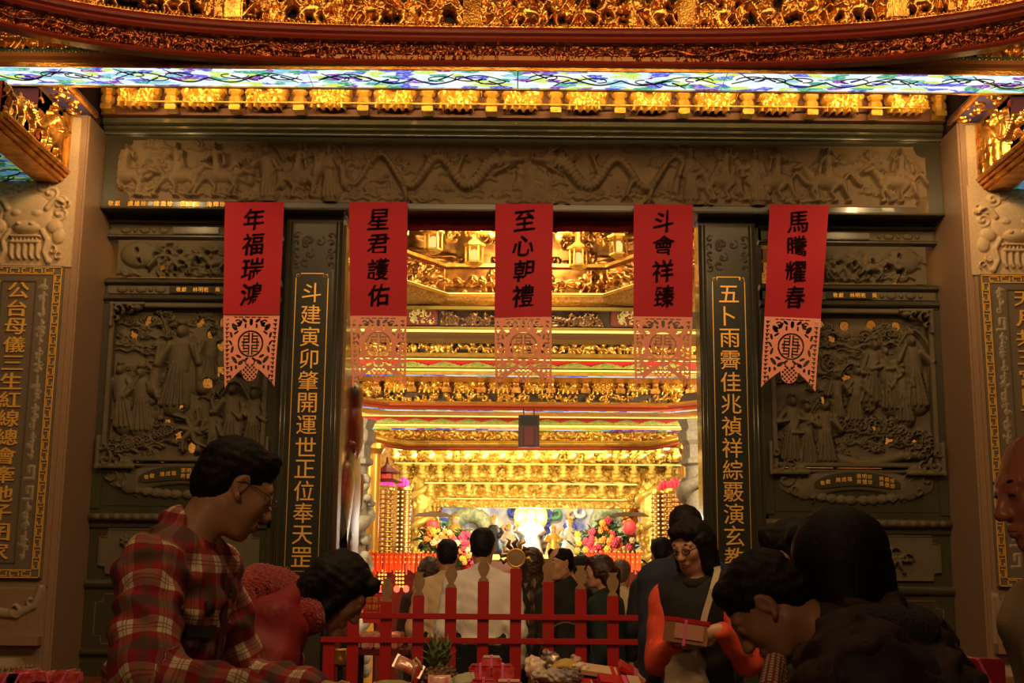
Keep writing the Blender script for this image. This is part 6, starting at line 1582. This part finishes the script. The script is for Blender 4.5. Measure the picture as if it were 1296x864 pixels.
def glasses(P, name='glasses', m=None, rim=.0016, rect=False):
    p, hc, Rh, s = P[0], P[1], P[2], P[8]
    def T(x, y, z): return hc + Rh @ Vector((x, y, z)) * s
    mb = MB()
    for q in (-1, 1):
        mb.tube([T(q * .033 + .021 * cos(a), .100 - .004 * abs(cos(a)), .001 + .014 * sin(a) * (1 if not rect else 1)) for a in [2 * pi * k / 18 for k in range(19)]], rim * s, 5)
        mb.tube([T(q * .058, .098, .006), T(q * .078, .06, .010), T(q * .082, .0, .012), T(q * .080, -.02, 0)], rim * s, 5)
    mb.tube([T(-.010, .106, .004), T(0, .109, .006), T(.010, .106, .004)], rim * s, 5)
    mb.build(name, m or LENS, p)

# ---- worshippers inside the hall
BROWNH = mat('brown_hair', (.045, .016, .008), .4, bump=.4, bscale=120)
DT = cm('dark_trousers', (.012, .011, .013))
person('man in a white shirt seen from behind, dark trousers, at the middle of the hall', (611, 692), 8.3, -8, 5, 0, 2, 'short', 1.0, cm('white_shirt', (.92, .82, .74)), 'shirt', DT, np_=8, thick=.030, wr=.005, tl=.80, hem=.035, collar='shirt', wsc=30)
person('man in a beige shirt seen from behind, left of the white shirted man', (566, 703), 9.3, 5, 5, 0, 2, 'short', .97, cm('beige_shirt', (.80, .60, .38)), 'shirt', DT, np_=8, thick=.026, wr=.005, tl=.80, hem=.035, collar='shirt', wsc=30)
person('brown haired woman with dark top behind the beige shirted man', (543, 723), 9.9, 20, 8, 10, 3, 'bob', .92, cm('dark_brown_coat', (.06, .028, .018)), 'coat', DT, hair=BROWNH)
person('long haired woman in an argyle sweater seen from behind, right of the fence centre', (673, 712), 9.6, 5, 4, 0, 2, 'long', .95, cloth_mat('argyle_knit', 'argyle'), 'sweater', DT, hair=BROWNH, cuv=True)
person('man in a dark jacket looking back over his left, right of the fence centre', (708, 713), 8.9, 128, 4, 40, 3, 'balding', .97, cm('black_jacket', (.018, .017, .015)), 'jacket', DT, vox=.007, face=True, thick=.035)
person('balding man seen from behind between the dark jacket man and the ponytail woman', (735, 721), 9.9, 0, 14, 0, 3, 'balding', .95, cm('grey_brown_jacket', (.06, .045, .03)), 'jacket', DT)
person('woman with brown ponytail in a dark teal jacket facing left', (758, 723), 8.8, 84, 2, 70, 2, 'ponytail', .95, cm('dark_teal_jacket', (.012, .028, .030)), 'jacket', DT, hair=BROWNH, vox=.007, face=True, thick=.032)
person('small grey haired person in a cream top right of the ponytail woman', (786, 727), 9.5, -20, 5, -20, 3, 'short', .9, cm('cream_top', (.80, .62, .42)), 'top', DT, hair=mat('grey_hair', (.14, .10, .08), .5), thick=.035, wr=.008)
person('black haired person behind the blue jacket, only the head in view', (837, 701), 8.9, 10, 5, 0, 2, 'short', .95, cm('charcoal_coat', (.02, .02, .02)), 'coat', DT)
# ---- in front of the doorway
nB = at(868, 672, 6.35)
person('man in a dark blue jacket seen from behind, behind the woman with the gift box', (868, 672), 6.35, -15, 12, 25, 10, 'short', 1.02, cm('navy_jacket', (.014, .022, .042)), 'jacket', DT, np_=20, vox=.008, thick=.040, wr=.006)
VESTM = cm('black_quilted_vest', (.010, .009, .009), bscale=60)
hA, hB = at(866, 808, 5.42), at(893, 803, 5.40)
wb = person('woman in glasses and a black vest over orange sleeves holding a gift box', (874, 689), 5.6, 138, 22, 160, 3, 'bob', .94, VESTM, 'vest', DT, np_=12, vox=.0055, thick=.028, face=True, vest=True, sleeve_mat=cm('coral_orange_knit', (.80, .085, .04)), skin=mat('fair_skin', (.62, .33, .21), .5),
    shoulder=.15, hands=[Vector((hB.x + .055, hB.y - .02, hB.z + .02)), Vector((hA.x - .030, hA.y + .02, hA.z - .02))], poles=[Vector((.6, .3, -1.0)), Vector((-.25, .6, -1.0))],
    hdirs=[(Vector((-1, -.15, -.25)), Vector((-.2, 1, .1))), (Vector((1, -.1, -.2)), Vector((0, .2, 1)))], curl=.55)
glasses(wb, 'glasses', LENS, .0024)
mb = MB(); w_ = wb[7][0]; e_ = wb[6][0]; d_ = (w_ - e_).normalized(); a_ = Vector((0, 0, 1)).cross(d_).normalized(); b_ = d_.cross(a_)
mb.tube([w_ - d_ * .012 + (a_ * cos(k * pi / 8) + b_ * sin(k * pi / 8)) * .034 for k in range(17)], .006, 6); mb.build('bracelet', mat('jade_bracelet', (.35, .33, .2), .3), wb[0])
# the gift box in her hands
c = at(868, 801, 5.38); R3 = Rz(18) @ Ry(8)
t = thing('gift_box', 'brown gift box with pink ribbon held by the woman in black vest', 'box', (c.x, c.y, c.z - .05))
mb = MB(); mb.obox(c, .155, .10, .085, R3); mb.build('box_body', mat('kraft_brown', (.36, .17, .08), .5), t)
mb = MB(); mb.obox(c + R3 @ Vector((0, 0, .050)), .16, .105, .016, R3); mb.build('lid', mat('red_lid', (.55, .02, .02), .35), t)
mb = MB(); mb.obox(c + R3 @ Vector((-.01, -.052, .005)), .13, .003, .06, R3); mb.build('label_strip', mat('rose_label', (.62, .28, .22), .5), t)
mb = MB(); mb.obox(c + R3 @ Vector((-.03, 0, .0)), .012, .108, .105, R3); mb.build('ribbon', mat('pink_ribbon', (.85, .15, .40), .35), t)
# bag and strap
t = thing('shoulder_bag', 'worn cream brown shoulder bag hanging on the woman in the black vest', 'bag', at(868, 864, 5.42))
q = at(868, 852, 5.46); S = SDF(); S.ell(q, (.085, .05, .12), Rz(10) @ Ry(18), .03); S.ell(q + Vector((0, 0, -.08)), (.10, .055, .10), None, .04); S.build('bag_body', cm('cream_canvas', (.36, .27, .18)), t, .007, wr=.006, wscale=30)
P = [at(907, 716, 5.66), at(908, 722, 5.50), at(902, 745, 5.44), at(893, 775, 5.43), at(884, 815, 5.42), at(874, 838, 5.43)]
V = []; F = []
for i, a in enumerate(P):
    V += [a + Vector((-.014, 0, 0)), a + Vector((.014, 0, .004)), a + Vector((.014, -.004, .004)), a + Vector((-.014, -.004, 0))]
for i in range(len(P) - 1):
    for k in range(4): F.append((4 * i + k, 4 * i + (k + 1) % 4, 4 * i + 4 + (k + 1) % 4, 4 * i + 4 + k))
mesh_obj('strap', V, F, cm('cream_strap', (.50, .40, .28)), t)

# ---- foreground left
pm = person('tall man in a red plaid shirt and glasses looking down, at the left', (299, 617), 3.2, -66, 27, -100, 9, 'short', 1.0, cloth_mat('red_plaid_flannel', 'plaid'), 'plaid_shirt', DT, np_=38, vox=.0045, thick=.032, wr=.009, wsc=30, collar='shirt', cuv=True, face=True, hem=.16, shoulder=.175,
    hands=[at(400, 875, 3.25), at(325, 884, 2.80)], poles=[Vector((-.6, .6, -.5)), Vector((-1.0, -.5, -.3))], curl=.4)
glasses(pm, 'glasses', mat('silver_frame', (.45, .36, .25), .2, .9), .0016)
# pocket flap, button placket and buttons of the plaid shirt
p, hc, Rh, Rb, nb, sh, el, wrs, s = pm
up, rt, fw = Rb @ Vector((0, 0, 1)), Rb @ Vector((1, 0, 0)), Rb @ Vector((0, 1, 0))
mb = MB(); mb.tube([nb - up * (.06 + .06 * k) + fw * (.118 + .018 * sin(k * .5)) + rt * .0 for k in range(8)], .0075, 6); mb.build('placket', mat('dark_placket', (.10, .03, .025), .8), p)
pr = None
for k in range(6):
    q = nb - up * (.10 + .075 * k) + fw * .136
    mb = MB(); mb.ball(q, .006, .006, .006, 8, 5); mb.build('button', mat('dark_button', (.06, .03, .02), .3), p, True)
mb = MB(); mb.obox(nb - up * .185 + rt * .085 + fw * .112, .10, .008, .03, Rb @ Rz(-18)); mb.build('pocket_flap', mat('grey_flap', (.055, .05, .045), .85), p)
mb = MB(); mb.ball(nb - up * .13 + rt * .085 + fw * .122, .016, .008, .020, 8, 6); mb.build('chest_emblem', mat('dark_emblem', (.03, .012, .012), .6), p, True)
# woman in the red coat
REDC = cm('quilted_red_coat', (.30, .012, .015), rough=.6, bscale=40)
hc2 = at(428, 738, 3.6)
rw = person('woman in a red padded coat with fur hood bending over, dark bobbed hair', (430, 747), 3.9, -76, 46, -80, 42, 'bob', .93, REDC, 'padded_coat', DT, np_=66, vox=.0048, thick=.048, wr=.008, face=True, hem=.2, shoulder=.165,
    hands=[at(440, 900, 4.05), at(425, 895, 3.65)], poles=[Vector((-.4, .5, -.6)), Vector((-.5, -.6, -.4))], curl=.4)
p = rw[0]; S = SDF()
H = [(303, 772, 3.76), (308, 752, 3.80), (328, 741, 3.85), (352, 746, 3.88), (376, 760, 3.88), (390, 780, 3.82)]
for a, b_ in zip(H[:-1], H[1:]): S.cap(at(*a), at(*b_), .062, .056, .03)
S.cap(at(325, 752, 3.92), at(372, 760, 3.96), .05, .05, .04); S.cap(at(340, 750, 3.80), at(320, 770, 3.90), .045, .05, .04)
S.build('fur_hood', mat('red_fur', (.42, .015, .012), .9, bump=1., bscale=160, sheen=.6), p, .0045, fur=.006)
# ---- foreground right
LEATH = cm('brown_jacket', (.042, .021, .013), rough=.8, bscale=60, bump=.6)
lw = person('woman with long black hair seen from behind in a brown jacket with dark collar, right', (1057, 716), 3.0, 38, 10, 50, 30, 'long', 1.0, LEATH, 'brown_jacket', cm('dark_green_skirt', (.020, .028, .022)), np_=30, vox=.006, thick=.055, wr=.015, wsc=27, hem=.22, shoulder=.185, hands=[at(985, 900, 3.2), at(1000, 890, 2.6)], hroll=-6)
p, hc, Rh, Rb, nb = lw[:5]; up, rt, fw = Rb @ Vector((0, 0, 1)), Rb @ Vector((1, 0, 0)), Rb @ Vector((0, 1, 0))
S = SDF()
for k in range(12):
    a0, a1 = 2 * pi * k / 12, 2 * pi * (k + 1) / 12; q0, q1 = [nb + rt * .12 * cos(a) + fw * .10 * sin(a) - up * (.01 - .03 * cos(2 * a)) for a in (a0, a1)]; S.cap(q0, q1, .042, None, .03)
S.build('knitted_collar', mat('dark_grey_wool', (.028, .028, .026), .95, bump=.8, bscale=120), p, .007, fur=.004)
S = SDF(); S.cap(hc + Rh @ Vector((-.06, 0, .03)), hc + Vector((-.07, -.02, -.16)), .05, .045, .03); S.cap(hc + Rh @ Vector((.06, -.02, .03)), hc + Vector((.10, -.04, -.15)), .06, .05, .03); S.cap(hc + Vector((.0, -.07, .0)), hc + Vector((.02, -.09, -.19)), .07, .055, .04); S.ell(hc + Vector((.01, -.02, .04)), (.11, .11, .10), None, .03)
S.build('loose_hair', HAIR, p, .005, strands=.0010, sc=hc)
person('black haired man in dark jacket between the bowed man and the long haired woman', (1000, 708), 3.8, 58, 15, 60, 12, 'short', .97, cm('black_coat', (.012, .011, .011)), 'coat', DT, vox=.008, np_=25)
bm_ = person('man bowing low with short black hair and one ear showing, lower right', (970, 766), 2.95, 76, 50, 75, 52, 'short', .98, cm('dark_grey_jacket', (.022, .017, .014)), 'jacket', DT, np_=62, vox=.0045, thick=.035, wr=.006, face=True, skin=mat('tanned_skin', (.40, .19, .11), .5), hands=[at(950, 930, 2.65), at(950, 1000, 3.2)], poles=[Vector((.5, -.3, -.6)), Vector((.5, .6, -.4))])
nbm = bm_[4]; S = SDF(); q0, q1 = at(979, 838, 2.78), at(974, 872, 2.68)
S.cap(q0, q1, .020, .024, .02, bone=(1, 0, 0)); S.cap(at(985, 838, 2.80), at(987, 875, 2.74), .018, .022, .02, bone=(1, 0, 0)); S.build('checked_collar', cloth_mat('small_check_cotton', 'check'), bm_[0], .004, cuv=True)
q0, q1 = at(935, 874, 2.42), at(880, 868, 2.45)
bald = person('bald man with reddish face leaning in at the right edge, cream jacket', (1322, 617), 2.5, 96, 14, 100, 12, 'bald', 1.0, cm('cream_jacket', (.42, .30, .18)), 'cream_jacket', DT, np_=25, vox=.0045, thick=.035, face=True, skin=mat('ruddy_skin', (.50, .17, .10), .38), neck=at(1372, 748, 2.55), hands=[at(1260, 940, 2.3), None], poles=[Vector((.5, -.3, -.6)), Vector((.5, .6, -.4))])

# ================================================================== red fence in front of the doorway
YF = 7.2
fn_ = thing('red_picket_fence', 'red picket fence with vase finials and a flaming disc in the middle', 'fence', (at(612, 800, YF).x, YF, 0))
VASE = [(-.022, 0), (-.030, .004), (-.014, .022), (-.026, .045), (-.034, .068), (-.032, .085), (-.018, .108), (-.022, .120), (-.030, .128)]
for px, top, kind in ((417, 806, ''), (448, 771, 'v'), (489.5, 761, 'v'), (530, 753, 'v'), (571, 743, 'v'), (612, 735, 'v'), (653, 719, 'd'), (694, 736, 'v'), (735, 745, 'v'), (775.5, 754, 'v'), (817, 811, '')):
    a = at(px, top, YF); w = .0315
    mb = MB(); mb.box(a.x - w, a.x + w, YF - .015, YF + .015, 0.0, a.z, .003); soft(mb.build('picket', FENCER, fn_))
    if kind == 'v':
        P = [(a.x + x, a.z + z) for x, z in VASE] + [(a.x - x, a.z + z) for x, z in VASE[::-1]]
        mb = MB(); mb.prism(P, YF - .010, YF + .010); mb.build('vase_finial', WOOD, fn_)
    if kind == 'd':
        c = at(653, 706, YF)
        mb = MB(); mb.lathe([(.001, -.012), (.044, -.012), (.044, .012), (.001, .012)], c, 28, 'y'); mb.build('disc', WOOD, fn_)
        mb = MB(); P = [(c.x + .049 * cos(k * pi / 16), YF - .008, c.z + .049 * sin(k * pi / 16)) for k in range(33)]; mb.tube(P, .0065, 8, False); mb.build('gilt_ring', GOLDP, fn_, True)
        for k in range(9):
            q = -.15 + k * (pi + .3) / 8; L = .050 + .022 * (k % 2) + (.02 if k == 4 else 0); b0 = Vector((c.x + .052 * cos(q), YF, c.z + .052 * sin(q))); d = Vector((cos(q), 0, sin(q))); e = Vector((-sin(q), 0, cos(q)))
            mb = MB(); mb.tube([b0, b0 + d * L * .4 + e * .014, b0 + d * L * .7 - e * .008, b0 + d * L + e * .006], [.010, .013, .008, .001], 6); mb.build('flame', mat('antique_gilt', (.16, .09, .03), .4, .6) if k % 3 else GOLDP, fn_, True)
xa, xb = at(408, 780, YF).x, at(815, 780, YF).x
for y in (780, 810.5):
    z = zat(y, YF, 612); mb = MB(); mb.box(xa, xb + (.05 if y > 800 else 0), YF - .035, YF - .016, z - .016, z + .016, .003); soft(mb.build('rail', FENCER, fn_))

# ---- brass fitting behind the fence at the left
c = at(431, 832, 7.5); t = thing('brass_urn_stand', 'small shiny brass urn on a black stand behind the left end of the fence', 'urn', (c.x, 7.5, 0))
mb = MB(); mb.lathe([(.02, -.05), (.05, -.03), (.055, .0), (.035, .03), (.05, .04), (.05, .05)], c, 14); mb.build('urn', GOLDP, t, True)
mb = MB(); mb.tube([c + Vector((.05, 0, .02)), c + Vector((.08, 0, .0)), c + Vector((.05, 0, -.03))], .007, 6); mb.build('handle', GOLDP, t, True)
mb = MB(); mb.lathe([(.06, 0), (.06, .02), (.015, .05), (.015, c.z - .05), (.04, c.z - .045)], (c.x, 7.5, 0), 12); mb.build('stand', BLACK, t)

# ================================================================== offering table in front of the fence
YT = 6.2
def T_(px, py, Y=YT): return at(px, py, Y)
zt_ = zat(875, YT)
t = thing('offering_table', 'long red offering table in front of the fence', 'table', (.05, 6.25, 0))
mb = MB(); mb.box(-1.05, .74, 5.9, 6.55, zt_ - .04, zt_, .006); soft(mb.build('tabletop', REDW, t))
for x in (-1.0, .69):
    for y in (5.95, 6.5): mb = MB(); mb.box(x - .03, x + .03, y - .03, y + .03, 0, zt_ - .04, .004); mb.build('leg', REDW, t)
# pineapple(s)
PEEL = mat('pineapple_peel', (.22, .11, .04), .6, col2=(.10, .05, .02), vscale=50); PLEAF = mat('pineapple_leaf', (.20, .28, .10), .5, col2=(.10, .16, .06), vscale=20)
def pineapple(px, py, Y, sc, label, seed):
    c = at(px, py, Y); z0 = zt_; h_ = c.z - z0; t = thing('pineapple', label, 'fruit', (c.x, Y, z0), 'pineapples on the offering table'); R = random.Random(seed)
    mb = MB(); mb.ball((c.x, Y, z0 + h_ / 2), .055 * sc, .055 * sc, h_ / 2, 16, 12); mb.build('fruit_body', PEEL, t, True)
    mb = MB(); rows = 8
    for i in range(rows):
        v = (i + .7) / (rows + .4); r = .055 * sc * sin(pi * v); z = z0 + h_ * (.5 - .5 * cos(pi * v)); n = max(4, int(10 * sin(pi * v)))
        for k in range(n): q = 2 * pi * (k + .5 * (i % 2)) / n; mb.ball((c.x + r * cos(q), Y + r * sin(q), z), .013 * sc, .013 * sc, .011 * sc, 6, 4)
    mb.build('eyes', PEEL, t)['kind'] = 'stuff'
    for k in range(26):
        q = k * 2.4; lv = k / 26; out = .085 * (1 - lv * .75) * sc; up_ = (.05 + .085 * lv) * sc; b = Vector((c.x, Y, c.z - .008 + .02 * lv)); d = Vector((cos(q), sin(q), 0)); e = Vector((-sin(q), cos(q), 0)); w = .012 * sc
        p1 = b + d * out * .45 + Vector((0, 0, up_ * .75)); p2 = b + d * out + Vector((0, 0, up_ * (.9 + .2 * lv)))
        V = [b - e * w, b + e * w, p1 + e * w * .8, p1 - e * w * .8, p2, b - d * .006, p1 - d * .006 + Vector((0, 0, -.004))]
        mesh_obj('leaf', V, [(0, 1, 2, 3), (3, 2, 4), (1, 0, 5), (0, 3, 6, 5), (1, 5, 6, 2), (3, 4, 6), (4, 2, 6)], PLEAF, t)
pineapple(549, 845, 6.15, 1.15, 'pineapple with broad pale green leaves at the front of the table', 1)
pineapple(563, 842, 6.4, 1.05, 'darker pineapple just behind the pale leaved one', 2)
# bags, packets
SN = mat('red_foil_packet', (.50, .03, .03), .25, coat=.7, col2=(.62, .30, .16), vscale=14)
def pillow(name, c, sx, sy, sz, R3, m, label, cat, group=None, crimp=True):
    t = thing(name, label, cat, (c.x, c.y, c.z - sz / 2), group); V = []; F = []; n = 10
    for side in (1, -1):
        for j in range(n + 1):
            for i in range(n + 1):
                u, v = -1 + 2 * i / n, -1 + 2 * j / n; h_ = ((1 - u ** 4) * (1 - v ** 4)) ** .5; V.append(c + R3 @ Vector((u * sx / 2 * (1 - .06 * h_), v * sy / 2, side * sz / 2 * h_ * (1 + .08 * sin(u * 9 + v * 5)))))
    s_ = (n + 1) ** 2
    for j in range(n):
        for i in range(n): q = j * (n + 1) + i; F += [(q, q + 1, q + n + 2, q + n + 1), (q + s_, q + n + 1 + s_, q + n + 2 + s_, q + 1 + s_)]
    mesh_obj('pouch', V, F, m, t, True)
    if crimp:
        for d in (-1, 1): mb = MB(); mb.obox(c + R3 @ Vector((d * sx / 2, 0, 0)), .014, sy, .004, R3); mb.build('crimped_end', m, t)
    return t
pillow('snack_bag', T_(517, 843, 6.1), .13, .07, .035, Ry(24) @ Rx(60), SN, 'red foil snack bag leaning left of the pineapple', 'snack bag')
pillow('snack_bag', T_(556, 862, 5.98), .09, .06, .03, Rx(70), mat('pink_foil', (.70, .18, .16), .25, coat=.6, col2=(.8, .5, .4), vscale=30), 'small pink foil packet in front of the pineapple', 'snack bag')
mb = MB(); P = [T_(522, 864, 6.0), T_(524, 846, 6.0), T_(523, 835, 6.0), T_(526, 832, 6.0), T_(531, 838, 6.0), T_(534, 848, 6.0)]; mb.tube(P, .006, 8); tag(mb.build('candy_cane_handle', mat('cream_cane', (.55, .40, .26), .5), None, True), 'cream curved bag handle standing left of the pineapple', 'handle')
pillow('yellow_packet', T_(495, 868, 6.0), .16, .10, .04, Rx(15), mat('green_yellow_pack', (.35, .33, .12), .4), 'flat olive yellow packet at the lower left of the table', 'packet')
pillow('wrapped_loaf', T_(586, 862, 6.05), .10, .08, .05, Ry(-15) @ Rx(40), mat('pale_green_wrap', (.45, .42, .27), .4), 'pale wrapped bundle between pineapple and red gift boxes', 'packet')
# translucent red gift boxes
RB = mat('red_gift_wrap', (.50, .02, .03), .2, coat=.8, col2=(.70, .12, .12), vscale=26); PKR = mat('pink_ribbon', (.85, .15, .40), .35); CRM = mat('cream_paper', (.72, .48, .30), .6)
k = 0
for px, py, Y, w, h_, lb in ((608, 852, 6.2, .11, .075, 'red gift box left of the pair, under a pink ribbon'), (636, 852, 6.2, .11, .075, 'red gift box right of the pair, under a pink ribbon'), (622, 838, 6.3, .10, .05, 'cream topped red gift box stacked behind the pair'), (612, 868, 6.05, .12, .06, 'lower red gift box at the frame edge'), (644, 870, 6.05, .12, .06, 'round lidded red gift box at the frame edge')):
    c = T_(px, py, Y); t = thing('red_gift_box', lb, 'box', (c.x, Y, c.z - h_ / 2), 'red gift boxes on the offering table')
    mb = MB(); mb.box(c.x - w / 2, c.x + w / 2, Y - .05, Y + .05, c.z - h_ / 2, c.z + h_ / 2, .008); soft(mb.build('box_body', RB, t))
    mb = MB(); mb.box(c.x - w / 2 + .01, c.x + w / 2 - .01, Y - .045, Y + .045, c.z + h_ / 2 - .004, c.z + h_ / 2 + .006, .003); mb.build('lid', CRM if k in (2, 4) else RB, t)
    mb = MB(); mb.box(c.x - .006, c.x + .006, Y - .053, Y + .053, c.z - h_ / 2 - .002, c.z + h_ / 2 + .009); mb.build('ribbon', PKR, t); k += 1
# basket with handle
c = T_(716, 850, 6.2); t = thing('handled_basket', 'round basket with a tall arched handle holding offerings', 'basket', (c.x, 6.2, zt_))
mb = MB(); mb.lathe([(.10, zt_), (.14, zt_ + .06), (.15, zt_ + .11), (.14, zt_ + .115), (.10, zt_ + .02)], (c.x, 6.2, 0), 24); soft(mb.build('bowl', mat('dark_wicker', (.10, .05, .025), .6), t))
P = []
for k in range(25):
    a = pi * k / 24; q = at(716.5 - 35.5 * cos(a), 852 - 64 * sin(a) ** .85, 6.2); P.append(q)
mb = MB(); 
V = []; F = []
for q in P: V += [q + Vector((0, -.011, 0)), q + Vector((0, .011, 0)), q + Vector((0, .011, .006)), q + Vector((0, -.011, .006))]
for i in range(24):
    for k in range(4): F.append((4 * i + k, 4 * i + (k + 1) % 4, 4 * i + 4 + (k + 1) % 4, 4 * i + 4 + k))
mesh_obj('handle', V, F, mat('dark_bamboo', (.12, .06, .03), .4), t)
# plastic bags around the basket
BAG = mat('white_plastic_bag', (.80, .62, .46), .35, coat=.3)
def bag(px, py, Y, r, label, m=BAG, peak=None, seed=1):
    c = T_(px, py, Y); t = thing('plastic_bag', label, 'bag', (c.x, Y, c.z - r[2]), 'plastic bags in and around the basket'); S = SDF(); S.ell(c, r, None, .02)
    for q in (peak or []): e = T_(q[0], q[1], Y); S.cap(c, e, r[2] * .7, .012, .03)
    S.build('crumpled_bag', m, t, .005, wr=.007, wscale=60 + seed * 7); return t
bag(677, 845, 6.12, (.045, .04, .055), 'crumpled white bag standing left of the basket handle', peak=[(671, 836), (684, 838)])
bag(697, 836, 6.3, (.05, .04, .04), 'silver patterned snack bag at the back of the basket', mat('silver_foil', (.45, .33, .27), .25, .5), [(690, 826), (700, 830)], 2)
bag(730, 842, 6.3, (.025, .03, .04), 'pointed pink white bag tip right in the basket', mat('pinkish_plastic', (.70, .42, .33), .4), [(727, 832), (735, 848)], 3)
bag(702, 855, 6.02, (.11, .05, .030), 'white and blue printed bag lying across the basket front', mat('white_blue_bag', (.72, .58, .46), .35, col2=(.05, .06, .12), vscale=5), [(735, 856)], 4)
bag(735, 846, 6.1, (.04, .03, .025), 'small white bag fold beside the right handle foot', peak=[(742, 848)], seed=5)
# bananas
BAN = mat('banana_peel', (.60, .38, .08), .5)
t = thing('banana_bunch', 'bunch of ripe bananas on top of the basket', 'fruit', T_(708, 843, 6.15))
for k in range(4):
    P = [T_(694 + 6 * i + k * 1.5, 846 - 7 * sin(pi * i / 6) - k * 1.6 + 3, 6.14 + k * .02) for i in range(7)]
    mb = MB(); mb.tube(P, [.006, .014, .017, .018, .017, .013, .005], 7); mb.build('banana', BAN, t, True)
# long red envelopes and packets on the right of the table
RENV = mat('red_envelope', (.55, .015, .02), .4, bump=.1)
for px, py, w, a, m_, lb in ((768, 850, .26, 8, CRM, 'long cream and red gift envelope on the right heap'), (750, 858, .22, -12, RENV, 'red ribboned gift envelope leaning on the basket'), (785, 862, .20, 5, RENV, 'red gift packet at the front of the right heap'), (800, 850, .14, 30, RENV, 'short red packet at the far right of the heap'), (726, 866, .18, 3, CRM, 'cream wrapped packet in front of the basket')):
    c = T_(px, py, 6.12 if py < 860 else 6.02); t = thing('gift_envelope', lb, 'gift packet', c, 'gift packets heaped right of the basket'); R3 = Rz(8) @ Ry(a) @ Rx(20)
    mb = MB(); mb.obox(c, w, .09, .022, R3); mb.build('packet', m_, t)
    mb = MB(); mb.obox(c + R3 @ Vector((w * .1, 0, 0)), .02, .094, .026, R3); mb.build('ribbon', REDBR if m_ is CRM else PKR, t)
    mb = MB(); mb.obox(c + R3 @ Vector((w * .32, 0, .002)), w * .28, .092, .024, R3); mb.build('end_band', REDBR if m_ is CRM else CRM, t)
# heap under: supporting trays so that packets rest
t = thing('offering_tray', 'red tray carrying the heap of gift packets', 'tray', (T_(775, 870).x, 6.1, zt_)); c = T_(772, 870)
mb = MB(); mb.box(c.x - .20, c.x + .22, 5.98, 6.3, zt_, zt_ + .03, .004); mb.build('tray', REDBR, t)

# ---- gift packs at the lower left corner and lower right
zl = zat(866, 5.0, 50)
t = thing('side_table_left', 'side table at the left wall under red wrapped packs', 'table', (-1.9, 5.1, 0))
p0, p1 = at(-60, 866, 5.0), at(100, 866, 5.0)
mb = MB(); mb.box(p0.x - .3, p1.x + .02, 4.8, 5.4, zl - .04, zl - .0, .005); mb.build('tabletop', REDW, t)
for x in (p0.x - .25, p1.x - .04):
    for y in (4.85, 5.35): mb = MB(); mb.box(x - .02, x + .02, y - .02, y + .02, 0, zl - .04); mb.build('leg', REDW, t)
k = 0
for px, py, w, lb in ((12, 858, .13, 'red wrapped pack lowest in the left corner pile'), (38, 853, .11, 'red wrapped pack tied with pink ribbon, higher in the left corner'), (28, 858, .10, 'red wrapped pack with pale label in the left corner'), (66, 856, .10, 'red wrapped pack with pink sheen right of the tied one'), (86, 854, .09, 'rightmost red wrapped pack in the left corner')):
    c = at(px, py, 5.0 + .06 * (k % 2)); h_ = (c.z - zl) * 1.0 + .02
    t = thing('wrapped_pack', lb, 'packet', (c.x, c.y, zl), 'red wrapped packs in the left corner')
    mb = MB(); mb.box(c.x - w / 2, c.x + w / 2, c.y - .05, c.y + .05, zl, c.z + .02, .010); soft(mb.build('pack', mat('clear_red_wrap', (.50, .03, .05), .2, coat=.9, col2=(.65, .22, .20), vscale=26), t))
    mb = MB(); mb.obox((c.x, c.y, (c.z + zl) / 2 + .01), .008, .104, c.z - zl + .024, Ry(25 if k != 3 else -20)); mb.build('ribbon', PKR, t); k += 1
zr_ = zat(868, 3.6, 1240); p0, p1 = at(1215, 868, 3.6), at(1300, 868, 3.6)
t = thing('side_table_right', 'small table at the lower right with a pink wrapped box', 'table', (p0.x + .15, 3.7, 0))
mb = MB(); mb.box(p0.x, p1.x + .3, 3.5, 3.95, zr_ - .04, zr_, .005); mb.build('tabletop', REDW, t)
for x in (p0.x + .04, p1.x + .26):
    for y in (3.54, 3.9): mb = MB(); mb.box(x - .02, x + .02, y - .02, y + .02, 0, zr_ - .04); mb.build('leg', REDW, t)
c = at(1240, 850, 3.65); t = thing('pink_wrapped_box', 'clear magenta wrapped box with pink ribbon at the lower right', 'box', (c.x, 3.65, zr_))
mb = MB(); mb.box(c.x - .05, c.x + .055, 3.6, 3.7, zr_, at(1240, 832, 3.65).z, .006); soft(mb.build('box_body', mat('magenta_wrap', (.45, .02, .06), .2, coat=.9), t))
mb = MB(); mb.obox((c.x, 3.65, (c.z + zr_) / 2 + .01), .008, .104, .10, Ry(-25)); mb.build('ribbon', PKR, t)
bpy.data.objects.remove(_co)
